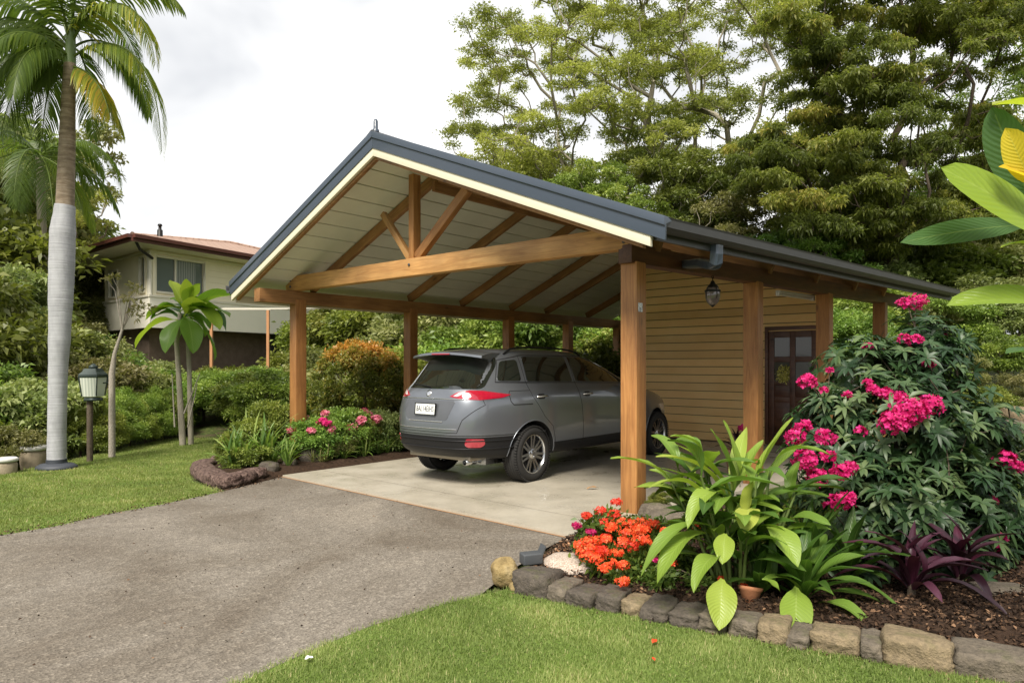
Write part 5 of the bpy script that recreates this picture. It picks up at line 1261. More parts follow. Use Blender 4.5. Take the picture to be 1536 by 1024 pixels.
# pale shade awning slats in front of the lower storey
aw = empty('patio_awning', pt(400,468,22.0), 0, 'pale slatted patio awning on thin posts below the house', 'awning')
mb = MB()
for i in range(4): mb.box(-1.9,.2+.4*i,-.2+.45*i,-.10+.45*i,.05+.05*i,.08+.05*i)
link('slats', bevelled(mb.mesh('slats'),.008), plain('slat_paint',(.46,.43,.35),.7), aw)
mb = MB(); ax_,ay_,az_ = aw.location
for x in (-1.7,.1): mb.box(x-.04,x+.04,-.2,-.12,ground_z(ax_+x,ay_)-az_-.1,.05)
link('awning_posts', mb.mesh('awning_posts'), M_OPOST, aw)
# leaning orange prop seen past the left beam
x,y,z = pt(490,478,15.5); x2,y2,z2 = pt(503,462,15.2)
# ================================================================ garden lamp
M_LGRN = plain('lamp_green_metal', (.035,.05,.045), .45, .3); M_LGL = NT('frosted_lamp_glass'); w_ = M_LGL.t.nodes.new('ShaderNodeTexWave'); w_.inputs['Scale'].default_value = 5; M_LGL.l(M_LGL.coord(), w_.inputs['Vector']); M_LGL.set(M_LGL.ramp(w_.outputs['Color'],[(0,(.38,.41,.36)),(1,(.58,.60,.52))]), .25); M_LGL = M_LGL.m
x,y,z = pt(140,576,11.9); gl = ground_z(x,y)
lm = empty('garden_lamp', (x,y,gl), 0, 'dark green garden lantern on a short wooden post among the bushes', 'lamp post'); h0 = z-gl
mb = MB()
for sx in (-1,1):
    for sy in (-1,1): mb.tube([(sx*.15,sy*.15,h0-.20),(sx*.19,sy*.19,h0+.14)], .012, 6)
mb.lathe([(0,.0),(.17,.0),(.18,.02),(.16,.06),(0,.07)],4,0,Matrix.Translation((0,0,h0-.29)) @ Matrix.Rotation(PI/4,4,'Z')); 
mb.lathe([(.26,.0),(.275,.02),(.27,.05),(.20,.10),(.17,.15),(.155,.15),(.0,.16)],4,0,Matrix.Translation((0,0,h0+.12)) @ Matrix.Rotation(PI/4,4,'Z'),smooth=False)
mb.lathe([(.0,.0),(.08,.0),(.085,.04),(.05,.06),(.02,.08),(0,.09)],16,0,Matrix.Translation((0,0,h0+.27)))
mb.tube([(.2,0,h0+.02),(.3,0,h0+.03)], .012, 6)
link('lantern_frame', mb.mesh('lantern_frame'), M_LGRN, lm)
mb = MB(); mb.lathe([(.0,-.21),(.195,-.21),(.25,.13),(.0,.13)],4,0,Matrix.Translation((0,0,h0)) @ Matrix.Rotation(PI/4,4,'Z'),smooth=False); link('lamp_glass', mb.mesh('lamp_glass'), M_LGL, lm)
mb = MB(); mb.tube([(-.06,0,-.1),(-.06,0,h0-.29)], .05, 12); link('lamp_post_shaft', mb.mesh('lamp_post_shaft'), M_BARKD, lm); [setattr(c_,'scale',(.84,.84,1.0)) for c_ in lm.children if c_.name.split('.')[0] in ('lantern_frame','lamp_glass')]
# slender pale trunked sapling beside it
x,y,z = pt(168,640,12.5); gzv = ground_z(x,y)
P = [pt(168,650,12.5),pt(168,560,12.5),pt(172,530,12.5),pt(183,495,12.5),pt(190,470,12.6),pt(197,445,12.7)]
sp = empty('sapling', (x,y,gzv), 0, 'thin sapling with pale trunk and sparse leaves beside the garden lamp', 'tree'); off = Vector((x,y,gzv))
mb = MB(); mb.tube([Vector((P[0][0]-x,P[0][1]-y,-.3))]+[Vector(p)-off for p in P[1:]], [.06,.055,.035,.022,.014,.010], 8)
tw = [Vector(P[4])-off+Vector((rnd.uniform(-.35,.3),rnd.uniform(-.3,.3),rnd.uniform(-.2,.7))) for _ in range(10)]
for t_ in tw: mb.tube([Vector(P[rnd.choice((3,4,5))])-off, t_.lerp(Vector(P[4])-off,.4)+Vector((0,0,.05)), t_], [.012,.008,.004], 5)
link('trunk', mb.mesh('trunk'), M_BARKP, sp); leafobj('crown', [cloud([(*t_,.11,.11,.09,.7) for t_ in tw], 20, .09, .4, .2, 0, .1)], M_LF_OL, sp)
# two stone planters at the far left edge of the lawn
M_URN = plain('weathered_stone', (.27,.22,.15), .95, var=.4, scale=9, bump=.6); M_CAPS = plain('pale_cap', (.50,.49,.45), .8, var=.25, scale=7, bump=.3)
for px,py,Y,sc_u,lab in ((8,700,10.6,.8,'smaller tan stone planter with pale rim cut by the left edge of the picture'),(50,684,11.6,1.0,'tan stone planter with a pale rim among bushes left of the palm trunk')):
    x,y,z = pt(px,py,Y); e = empty('stone_planter', (x,y,z-.15*sc_u), 0, lab, 'planter'); e.scale = (sc_u,)*3
    mb = MB(); mb.lathe([(0,-.5),(.15,-.5),(.17,-.1),(.19,.05),(.20,.20),(.17,.25),(0,.25)],20); link('planter_body', mb.mesh('planter_body'), M_URN, e)
    mb = MB(); mb.lathe([(.0,.252),(.19,.252),(.215,.27),(.215,.31),(.18,.33),(.16,.31),(0,.30)],20); link('planter_rim', mb.mesh('planter_rim'), M_CAPS, e)
# ================================================================ right-hand flower bed
n = NT('mulch'); v = n.coord(); f = n.noise(22,5,.7,v); g_ = n.noise(70,3,.7,v)
n.set(n.mix(g_, n.ramp(f,[(.3,(.018,.011,.008)),(.55,(.06,.036,.022)),(.75,(.14,.085,.05))]), (.05,.03,.02)), .95, spec=.15); n.bump(f,1,.05); M_MULCH = n.m
bed_in = [(x+.03,y+.10) for x,y in kerb]
bed_poly = [g2(772,868), g2(800,842), g2(835,815), (slabR[0]+.03,slabR[1]+.0)] + [(RP[0]+.737*t-.0, RP[1]+.675*t-.55) for t in (-.3,1,3,5)] + [(9,9),(9,3)] + bed_in[::-1]
# the soil rises a little from its rim
from mathutils.geometry import tessellate_polygon
def mound(name, poly, mat, h, edge, step=.09, nz=.02):
    pl = np.array(poly); x0,y0 = pl.min(0); x1,y1 = min(pl[:,0].max(),9), pl[:,1].max(); xs = np.arange(x0,x1+step,step); ys = np.arange(y0,y1+step,step)
    X,Y = np.meshgrid(xs,ys); P = np.stack([X.ravel(),Y.ravel()],1); ins = inside(P, poly)
    d = np.full(len(P),9.0)
    for i in range(len(poly)):
        a = pl[i]; b = pl[(i+1)%len(pl)]; ab = b-a; t = np.clip(((P-a)@ab)/max(ab@ab,1e-9),0,1); d = np.minimum(d, np.linalg.norm(P-(a+t[:,None]*ab),axis=1))
    z = np.array([gplane(x,y)+max(0,hills(x,y)) for x,y in P])
    zz_ = z-.03+(h+.03)*np.clip(d/edge,0,1)**.7+nz*np.sin(P[:,0]*9+np.sin(P[:,1]*7))*np.sin(P[:,1]*8+1.3)*np.clip(d/edge,0,1)
    zz_ = np.where(ins, zz_, z-.06); nx_ = len(xs); F_ = []
    r,c = np.meshgrid(np.arange(len(ys)-1),np.arange(nx_-1),indexing='ij'); i0 = (r*nx_+c).ravel(); qd = np.stack([i0,i0+1,i0+nx_+1,i0+nx_],1); keep = ins[qd].sum(1)>=2
    return link(name, mesh_np(name, np.column_stack([P,zz_]), qd[keep], smooth=True), mat), (P,ins,zz_)
mo, _ = mound('garden_bed', bed_poly, M_MULCH, .10, .22); tag(mo, 'dark mulched soil of the flower bed inside the stone edging', 'garden bed', kind='structure')
from mathutils.bvhtree import BVHTree as _B
bed_bvh = _B.FromPolygons([v_.co for v_ in mo.data.vertices],[tuple(p_.vertices) for p_ in mo.data.polygons])
def bed_z(x,y,d):
    h = bed_bvh.ray_cast(Vector((x,y,5)),Vector((0,0,-1)))[0]
    return h.z if h is not None else d
def chips(name, poly, n, box, L, W_, z0, mat, label, stuffcat, up=.5):
    P = np.stack([rng.uniform(box[0],box[1],n), rng.uniform(box[2],box[3],n)],1); P = P[inside(P,poly)]; m = len(P)
    z = np.array([bed_z(x,y,gplane(x,y)) for x,y in P])+z0; D = unit(np.column_stack([rng.normal(size=(m,2)), rng.normal(size=m)*up]))
    V,Fq = leaf_quads(np.column_stack([P,z+rng.random(m)*.012]), D, L*(.4+rng.random(m)), W_*(.5+rng.random(m)), .2, .1)
    return tag(link(name, mesh_np(name,V,Fq,{'tint':np.repeat(rng.random(m),4)}), mat), label, stuffcat, kind='stuff')
n = NT('mulch_chips'); n.set(n.ramp(n.attr('tint'),[(0,(.014,.009,.006)),(.5,(.042,.025,.016)),(.85,(.09,.052,.03)),(1,(.24,.14,.08))]),.9,spec=.2); M_CHIP = n.m
chips('mulch_chips', bed_poly, 52000, (-.2,4.2,2.9,6.2), .034, .014, .003, M_CHIP, 'loose brown mulch chips scattered over the flower bed', 'mulch')
n = NT('dry_petals'); n.set(n.ramp(n.attr('tint'),[(0,(.22,.10,.05)),(.4,(.42,.2,.09)),(.8,(.6,.34,.17)),(1,(.7,.55,.4))]),.8); M_PET = n.m
ppoly = [g2(782,866),g2(815,838),g2(850,822),g2(900,850),g2(880,870),g2(835,880)]
chips('dry_petals', ppoly, 5000, (-.1,1.0,4.3,6.0), .016, .010, .004, M_PET, 'dry orange brown petals covering the tip of the bed', 'fallen petals')
epoly = [g2(480,962),g2(770,880),g2(1040,941),g2(1536,1026),g2(1536,1036),g2(1040,950),g2(770,893)]
chips('lawn_litter', [g2(770,887),g2(852,904),g2(1040,940),g2(1536,1024),g2(1536,1050),g2(1040,953),g2(852,915),g2(770,897)], 2500, (-.2,3.2,2.9,5), .02, .008, .015, M_CHIP, 'small dry brown litter along the foot of the stone edging', 'leaf litter')
le = [g2(-60,822),g2(0,806),g2(80,793),g2(150,776),g2(240,760),g2(330,741),g2(380,729),g2(424,717)]
chips('edge_litter', le+[(x+.02,y+.10) for x,y in [g2(424,712),g2(380,725),g2(330,736),g2(240,755),g2(150,771),g2(80,788),g2(0,801),g2(-60,817)]], 9000, (-6,-3,5,10.5), .03, .014, .006, M_CHIP, 'dry brown litter along the edge between driveway and left lawn', 'leaf litter')
chips('drive_litter', drive_pts[2:-2], 450, (-4,1,3.2,9), .022, .010, .004, M_CHIP, 'a few scattered dry bits of leaf on the driveway', 'leaf litter')
# --- edging stones
M_KERB = []
for nm,a,b in (('stone_grey',(.075,.063,.05),(.20,.17,.135)),('stone_tan',(.13,.10,.062),(.29,.23,.15)),('stone_dark',(.045,.038,.033),(.14,.12,.10))):
    n = NT(nm); v = n.coord(); f = n.noise(5,6,.65,v); g_ = n.noise(45,4,.7,v); ms = n.noise(3,4,.6,n.coord('Object',(1,1,1),(1,2,0)))
    c = n.mix(1.0, n.mix(f,a,b), n.ramp(g_,[(.3,(.7,.7,.7)),(.7,(1.25,1.22,1.15))]),'MULTIPLY'); c = n.mix(n.ramp(ms,[(.58,(0,0,0)),(.7,(.6,.6,.6))]), c, (.09,.10,.035))
    n.set(c,.92,spec=.2); n.bump(n.math('ADD',f,n.math('MULTIPLY',g_,.6)),.9,.03); M_KERB.append(n.m)
def rock_mesh(name, sx, sy, sz, seed, sub=4, boxy=.6, rough=.06, low=.0):
    from mathutils import noise as mnoise
    bm = bmesh.new(); bmesh.ops.create_icosphere(bm, subdivisions=sub, radius=1.0); o = Vector((seed*3.1,seed*1.7,seed*.9))
    for v_ in bm.verts:
        p = v_.co.copy(); m_ = max(abs(p.x),abs(p.y),abs(p.z)); cube = p/m_; p = p.lerp(cube*.93, boxy)
        nv = mnoise.noise(p*1.3+o)*rough*2+mnoise.noise(p*4+o)*rough*.8+mnoise.noise(p*11+o)*rough*.3
        p = p*(1+nv); v_.co = Vector((p.x*sx, p.y*sy, p.z*sz))
    for f_ in bm.faces: f_.smooth = True
    me = bpy.data.meshes.new(name); bm.to_mesh(me); bm.free(); return me
tt = [0]
for a,b in zip(kerb[:-1],kerb[1:]): tt.append(tt[-1]+math.hypot(b[0]-a[0],b[1]-a[1]))
def kerb_at(s):
    s = min(s, tt[-1]+1.5); i = max(0,min(len(kerb)-2, next((k for k in range(len(tt)-1) if tt[k+1] >= s), len(kerb)-2))); f = (s-tt[i])/(tt[i+1]-tt[i]); a,b = kerb[i],kerb[i+1]
    return Vector((a[0]+(b[0]-a[0])*f,a[1]+(b[1]-a[1])*f,0)), Vector((b[0]-a[0],b[1]-a[1],0)).normalized()
def s_of(px):
    best = min(range(0,400), key=lambda k: abs((lambda q:q[0].x/q[0].y*F+CX-px)(kerb_at(k*.01)))); return best*.01
cuts = [770,822,852,892,930,962,1003,1048,1090,1135,1180,1213,1292,1325,1433,1560,1660]
names = ['first dark upright stone in the bed edging, next to the yellow boulder','reddish grey stone second in the bed edging','long dark grey edging stone in front of the flat speckled rock','dark squared edging stone below the orange flowers','small pale tan stone among the dark edging stones','dark edging stone right of the small pale one','long mossy dark edging stone under the hanging leaves','edging stone behind the large hanging leaf','brown edging stone left of the clay pot','rough brown block just right of the clay pot','short edging stone behind the lower hanging leaf','long tan edging block before the small square stone','small square grey stone between two long tan blocks','largest tan edging block with a shadowed notch, under the purple plant','long grey edging block at the lower right corner','grey edging block leaving the frame at lower right']
kindm = [2,0,2,2,1,2,2,0,0,1,0,1,0,1,0,0]; hts = [.165,.115,.10,.12,.095,.095,.085,.10,.105,.115,.08,.115,.105,.15,.125,.13]
for i in range(len(cuts)-1):
    s0,s1 = s_of(cuts[i]), s_of(cuts[i+1])
    if s1-s0 < .05: s1 = s0+.55
    p,d = kerb_at((s0+s1)/2); Ls = (s1-s0)/2*.975; hgt = hts[i]; nn = Vector((-d.y,d.x,0))
    me = rock_mesh('edging_stone', Ls*1.13, .12+.04*rnd.random(), hgt*.60, i+3, 4, .74, .07); q = p+nn*.10
    o = link('edging_stone', me, M_KERB[kindm[i]]); o.location = (q.x,q.y,gplane(q.x,q.y)+hgt*.34); o.rotation_euler = (rnd.uniform(-.06,.06),rnd.uniform(-.04,.04),math.atan2(d.y,d.x)+rnd.uniform(-.05,.05))
    tag(o, names[i], 'edging stone', 'stones edging the flower bed')
x,y,z = gp(757,881); n = NT('boulder_yellow'); v = n.coord(); f = n.noise(7,6,.65,v); n.set(n.ramp(f,[(.3,(.13,.095,.045)),(.5,(.30,.22,.10)),(.7,(.42,.33,.18))]),.95,spec=.15); n.bump(n.noise(30,5,.7,v),.8,.03); M_BOUL = n.m
o = link('boulder', rock_mesh('boulder',.098,.09,.105,31,4,.15,.07), M_BOUL); o.location = (x,y+.08,z+.085); tag(o, 'rounded yellow brown boulder at the corner of driveway and lawn', 'boulder')
x,y,z = gp(776,886); o = link('small_stone', rock_mesh('small_stone',.06,.05,.035,35,3,.3,.06), M_BOUL); o.location = (x,y+.03,z+.02); tag(o, 'small pale pinkish stone between boulder and lawn', 'stone')
x,y,z = gp(870,872); n = NT('speckled_rock'); v = n.coord(); f = n.noise(110,3,.7,v); n.set(n.ramp(f,[(.32,(.22,.15,.11)),(.5,(.42,.34,.27)),(.68,(.62,.55,.48))]),.9); n.bump(f,.6,.01); M_SPK = n.m
o = link('flat_rock', rock_mesh('flat_rock',.24,.17,.07,41,4,.25,.05), M_SPK); o.location = (x-.02,y+.08,z+.085); o.rotation_euler = (0,.08,-.4); tag(o, 'flat pinkish speckled rock lying in the bed under the orange flowers', 'rock')
x,y,z = gp(1500,915); o = link('flat_rock', rock_mesh('flat_rock',.20,.13,.035,44,4,.3,.05), M_KERB[0]); o.location = (x+.02,y,z+.12); tag(o, 'flat grey stone half buried in mulch right of the purple plants', 'rock')
for (px,py,Y,sx,sz,sd,lb) in ((1010,775,6.3,.26,.13,51,'grey rock behind the front right post among leaves'),(1045,765,6.6,.22,.15,52,'larger grey rock behind the broad leaved plant'),(985,760,6.9,.18,.10,53,'low rock at the foot of the front right post')):
    x,y,z = pt(px,py,Y); o = link('rock', rock_mesh('rock',sx,sx*.8,sz,sd,4,.3,.07), M_KERB[0]); o.location = (x,y,gplane(x,y)+sz*.6); tag(o, lb, 'rock')
# rocks on the bank
for (px,py,Y,sx,sy_,sz,sd,lb) in ((1495,640,9.0,.38,.2,.10,61,'long dark grey rock on the bank at right behind the red flowers'),(1460,640,9.2,.12,.1,.12,62,'dark pointed rock beside the long grey rock on the bank'),(1525,625,10,.2,.2,.16,63,'tan rock at the right edge of the bank')):
    x,y,z = pt(px,py,Y); o = link('rock', rock_mesh('rock',sx,sy_,sz,sd,4,.4,.06), M_KERB[0 if sd<63 else 1]); o.location = (x,y,max(ground_z(x,y)+sz*.4,z)); tag(o, lb, 'rock')
# spot light fixture
x,y,z = gp(797,868); sl_ = empty('spot_light', (x,y+.06,z+.13), .35, 'small dark grey garden spotlight perched on the edging stones', 'spotlight')
mb = MB(); mb.box(-.075,.075,-.05,.05,-.035,.045); me = bevelled(mb.mesh('lamp_housing'),.012,3); link('lamp_housing', me, M_KERB[2] if False else plain('slate_metal',(.06,.065,.07),.6), sl_)
mb = MB(); mb.add([(.06,-.05,.0),(.10,-.05,.09),(.105,.05,.09),(.065,.05,.0),(.05,-.05,.0),(.09,-.05,.092),(.095,.05,.092),(.055,.05,.0)],[(0,1,2,3),(7,6,5,4),(0,4,5,1),(1,5,6,2),(2,6,7,3),(3,7,4,0)]); link('visor', mb.mesh('visor'), bpy.data.materials['slate_metal'], sl_)
mb = MB(); mb.tube([(0,0,-.03),(0,0,-.13)],.012,8); link('stake', mb.mesh('stake'), bpy.data.materials['slate_metal'], sl_)
# ---------------------------------------------------------------- broad leaved plant (hero)
M_BROAD = leafmat('broad_leaf', [(0,(.03,.065,.012)),(.3,(.06,.125,.02)),(.55,(.12,.21,.035)),(.8,(.24,.34,.05)),(1,(.42,.44,.09))], .32, .36, 0, 0, veins=True)
HY_ = 4.40
hx,hy,hz = gp(1110,905)
hp = empty('broad_leaved_plant', (hx,hy,gplane(hx,hy)+.08), 0, 'large clump of broad pale green leaves, one leaf hanging over the edging stones', 'plant'); HO = Vector(hp.location)
def hpt(px,py,Y): return Vector(pt(px,py,Y))-HO
lb = LB()
LV = [ # base px,py,Y  tip px,py,Y  width(m) bow tint
 (1128,742,4.4, 1190,626,4.35,.095,.05,.85),(1110,730,4.45,1085,630,4.5,.085,.04,.75),(1102,735,4.45,1066,643,4.4,.08,.06,.7),(1096,745,4.4,1008,664,4.3,.085,.10,.8),
 (1090,752,4.4,984,684,4.25,.085,.16,.85),(1085,768,4.35,985,700,4.3,.07,.12,.7),(1062,760,4.2,973,731,4.05,.075,.22,.85),(1136,748,4.4,1213,660,4.5,.10,.08,.65),
 (1135,755,4.45,1266,733,4.35,.115,.10,.5),(1140,770,4.45,1245,745,4.6,.10,.12,.45),(1075,792,4.2,960,868,3.95,.085,.22,.65),(1060,800,4.2,985,878,3.9,.11,.18,.72),
 (1082,835,4.1,1040,888,3.85,.10,.20,.72),(1084,868,4.0,1079,945,3.80,.135,.05,.82),(1088,800,4.1,1084,846,3.95,.095,.05,.8),(1088,742,4.2,1031,792,4.0,.095,.25,.82),
 (1150,790,4.2,1197,850,3.9,.115,.16,.72),(1125,760,4.2,1118,800,4.0,.11,.12,.9),(1120,770,4.15,1130,720,4.1,.09,.03,.92),(1118,700,4.5,1140,690,4.4,.06,.1,.7),
 (1195,880,4.05,1193,970,3.78,.135,.06,.72),(1205,860,4.15,1240,800,4.4,.09,.05,.5),(1100,740,4.5,1145,660,4.7,.09,.05,.7),(1098,735,4.5,1120,640,4.75,.08,.05,.8)]
for b in LV: lb.leaf(hpt(*b[:3]), hpt(*b[3:6]), b[6]*1.35, b[7], rnd.uniform(.2,.4), b[8]+rnd.uniform(-.05,.05), n=12, twist=rnd.uniform(-.35,.35), pet=.05, peak=.45, shape=.75)
q = random.Random(5)
canes = []
for i in range(22):     # canes with alternate leaves
    a = q.uniform(0,2*PI); r0 = q.uniform(0,.13); b = Vector((math.cos(a)*r0,math.sin(a)*r0*.7,0)); h = q.uniform(.35,.88); sp_ = q.uniform(.05,.36); tp = b+Vector((math.cos(a)*sp_,math.sin(a)*sp_*.8,h)); canes.append((b,tp))
    for k in range(5):
        t = .45+.55*k/4; p = b.lerp(tp,t); az = a+(k%2)*2.6+q.uniform(-.9,.9); el = math.radians(q.uniform(8,60)*(.5+.5*t)); L = q.uniform(.26,.46)
        e_ = p+Vector((math.cos(az)*math.cos(el),math.sin(az)*math.cos(el)*.8,math.sin(el)*.8-.12))*L
        lb.leaf(p, e_, q.uniform(.085,.135), q.uniform(.08,.24), q.uniform(.2,.45), q.uniform(.2,.8), n=8, twist=q.uniform(-.5,.5), pet=.06)
lb.build('leaves', M_BROAD, hp)
mb = MB()
for b,t_ in canes: mb.tube([b-Vector((0,0,.08)), b.lerp(t_,.5)+Vector((0,0,.02)), t_], [.013,.011,.007], 6)
M_STEM = plain('green_stem',(.10,.14,.035),.5,var=.3); link('canes', mb.mesh('canes'), M_STEM, hp)
# lower darker neighbour
hx2,hy2,_ = gp(1205,925); h2 = empty('ginger_plant', (hx2,hy2,gplane(hx2,hy2)+.08), 0, 'darker low clump of long leaves to the right of the big pale plant', 'plant'); HO2 = Vector(h2.location)
lb = LB()
def hpt2(px,py,Y): return Vector(pt(px,py,Y))-HO2
for b in [(1225,905,4.1,1315,948,3.75,.075,.16,.6),(1220,880,4.15,1311,834,4.1,.10,.16,.55),(1230,872,4.15,1348,910,3.95,.07,.16,.42),(1232,890,4.1,1338,912,4.0,.055,.12,.55),(1205,900,4.1,1143,868,4.0,.06,.2,.6),(1143,868,4.0,1170,886,3.95,.055,.1,.7),(1215,880,4.2,1250,840,4.3,.07,.1,.4),(1210,890,4.1,1252,893,3.9,.06,.15,.5),(1200,880,4.2,1190,812,4.4,.07,.04,.35)]:
    lb.leaf(hpt2(*b[:3]), hpt2(*b[3:6]), b[6]*1.35, b[7], .3, b[8], n=11, twist=rnd.uniform(-.4,.4), pet=.08)
rosette(lb, (0,0,.02), 18, .48, .09, (10,75), .18, (.05,.4), 7); rosette(lb, (.15,.3,.02), 20, .62, .11, (25,80), .12, (.05,.35), 8); rosette(lb, (.45,.35,.02), 16, .5, .09, (20,80), .15, (.05,.35), 9)
rosette(lb, (-.22,.12,.02), 14, .4, .08, (15,75), .2, (.1,.4), 19)
lb.build('leaves', M_BROAD, h2)
# clay pot
x,y,z = gp(1128,926); M_CLAY = plain('terracotta',(.34,.14,.065),.85,var=.25,scale=9,bump=.3)
cpot = empty('clay_pot', (x,y+.04,z+.07), 0, 'small tilted terracotta pot holding soil among the stems at the bed edge', 'pot'); cpot.rotation_euler = (-.25,.15,0)
mb = MB(); mb.lathe([(0,0),(.042,0),(.062,.075),(.07,.08),(.072,.10),(.062,.10),(.056,.08),(.0,.078)],28); link('pot_body', mb.mesh('pot_body'), M_CLAY, cpot)
mb = MB(); mb.lathe([(0,.086),(.055,.083)],20); link('pot_soil', mb.mesh('pot_soil'), M_MULCH, cpot)
# ---------------------------------------------------------------- flowers
def floret_mesh(P, Nrm, size, petals, r, cup=.35, tj=.3, wf=.8):
    """many little flowers: centres P, facing Nrm"""
    m = len(P); A = unit(np.cross(Nrm, r.normal(size=(m,3)))); B = np.cross(Nrm, A); Vs=[];Fs=[];Ts=[]; o=0
    for k in range(petals):
        an = 2*PI*k/petals+r.random(m)*.3; d = A*np.cos(an)[:,None]+B*np.sin(an)[:,None]; s = np.cross(Nrm,d); L = (size*(.8+.4*r.random(m)))[:,None]
        v = np.stack([P, P+d*L*.6+s*L*wf*.5+Nrm*L*cup*.5, P+d*L+Nrm*L*cup, P+d*L*.6-s*L*wf*.5+Nrm*L*cup*.5],1).reshape(-1,3)
        Vs.append(v); Fs.append(np.arange(4*m).reshape(-1,4)+o); o += 4*m; Ts.append(np.repeat(np.clip(.5+tj*(r.random(m)-.5)*2,0,1),4))
    return np.concatenate(Vs), np.concatenate(Fs), np.concatenate(Ts)
def cluster(c, R, n, size, petals, r, flat=.7, cup=.35, front=True):
    d = unit(r.normal(size=(n,3))+(np.array([0,-.5,.5]) if front else 0)); P = np.array(c)+d*R*np.array([1,1,flat])*(.6+.45*r.random(n))[:,None]
    return floret_mesh(P, unit(d+r.normal(size=(n,3))*.3), size*np.ones(n), petals, r, cup)
M_MAG = leafmat('magenta_petal', [(0,(.30,.004,.06)),(.5,(.56,.010,.15)),(1,(.78,.05,.30))], .3, .5, 0, 0)
M_ORG = leafmat('orange_petal', [(0,(.60,.025,.02)),(.5,(.80,.075,.025)),(1,(.88,.20,.05))], .3, .5, 0, 0)
M_PINK = leafmat('pink_petal', [(0,(.50,.06,.15)),(.5,(.68,.18,.28)),(1,(.78,.42,.45))], .3, .5, 0, 0)
# magenta flowering shrub
sx0_,sy0_ = pt(1350,900,5.2)[:2]; SX,SY = sx0_, sy0_
fb = empty('flowering_shrub', (SX,SY,gplane(SX,SY)+.05), 0, 'big dark leaved shrub with magenta red flower clusters in front of the shed', 'flowering shrub'); FO = Vector(fb.location)
M_FSL = leafmat('flowering_shrub_leaf', [(0,(.014,.036,.013)),(.45,(.030,.068,.023)),(.8,(.06,.105,.038)),(1,(.11,.155,.06))], .22, .42, 0, 0, spec=.35)
def whorls(name, tips, dirs, nl, L, Wd, mat, parent, r, droop=.5, tint=(0,1)):
    """whorls of narrow drooping leaves at twig tips; 3-segment blades"""
    m = len(tips); T0 = np.repeat(tips,nl,0); D0 = np.repeat(dirs,nl,0); k = m*nl; A = unit(np.cross(D0, np.repeat(unit(r.normal(size=(m,3))),nl,0))); B = np.cross(D0,A)
    an = np.tile(np.arange(nl)*2*PI/nl,m)+r.random(k)*.6; rad = A*np.cos(an)[:,None]+B*np.sin(an)[:,None]; D = unit(rad+D0*(.5*r.random(k)[:,None]+.1)); S = unit(np.cross(D,D0)+r.normal(size=(k,3))*.12)
    LL = (L*(.65+.6*r.random(k)))[:,None]; WW = (Wd*(.8+.4*r.random(k)))[:,None]; pts=[T0]; p=T0; d=D; g=np.array([0,0,-1.0])
    rows = [(T0,.12)]
    for i,(st,wf) in enumerate(((.3,1.0),(.35,.85),(.35,.03))): p = p+d*LL*st; d = unit(d+g*droop); rows.append((p,wf))
    V = np.stack([q for (p_,wf) in rows for q in (p_-S*WW*wf/2, p_, p_+S*WW*wf/2)],1)
    V[:,1::3] -= np.array([0,0,1])*WW[:,None,:]*.12
    V = V.reshape(-1,3); b = np.arange(k)[:,None]*12; Fs=[]
    for i in range(3):
        for j in range(2): Fs.append(b+np.array([[i*3+j,i*3+j+1,(i+1)*3+j+1,(i+1)*3+j]]))
    Fq = np.concatenate(Fs); t = r.uniform(*tint,m); tt_ = np.clip(np.repeat(t,nl)+r.normal(size=k)*.12,0,1)
    return link(name, mesh_np(name,V,Fq,{'tint':np.repeat(tt_,12)},smooth=True), mat, parent)
r5 = np.random.default_rng(55); n5 = 2000
# lumpy volume made from overlapping boughs, leaning towards the driveway side
boughs = [(1300,760,5.0,.50,.42),(1400,760,5.0,.55,.45),(1470,770,5.0,.42,.45),(1250,690,5.2,.36,.32),(1330,640,5.2,.50,.42),(1420,650,5.3,.48,.42),(1290,560,5.5,.34,.30),(1370,560,5.5,.42,.32),(1400,520,5.7,.28,.24),(1372,490,6.0,.16,.22),(1480,690,5.3,.36,.36),(1300,850,4.8,.42,.3),(1390,840,4.8,.42,.3),(1240,620,5.3,.26,.22),(1465,830,4.9,.30,.28)]
tips=[];dirs=[];cen=[]
for (px,py,Y,rr,rz_) in boughs:
    c = np.array(pt(px,py,Y))-np.array(FO); cen.append(tuple(c)); k = int(n5*rr*rr/2.6); d = unit(r5.normal(size=(k,3))+np.array([0,-.25,.35])); tips.append(c+d*np.array([rr,rr,rz_])*(.55+.5*r5.random(k))[:,None]); dirs.append(unit(d+np.array([0,0,.6])+r5.normal(size=(k,3))*.25))
tips = np.concatenate(tips); dirs = np.concatenate(dirs)
whorls('leaves', tips, dirs, 8, .12, .030, M_FSL, fb, r5, .42)
sel = [tuple(t) for t in tips[r5.random(len(tips))<.12]]
branches('stems', skeleton((0,0,-.1),(0,0,.15),sel,.005,.03,5,3), M_BARKD, fb, sides=5)
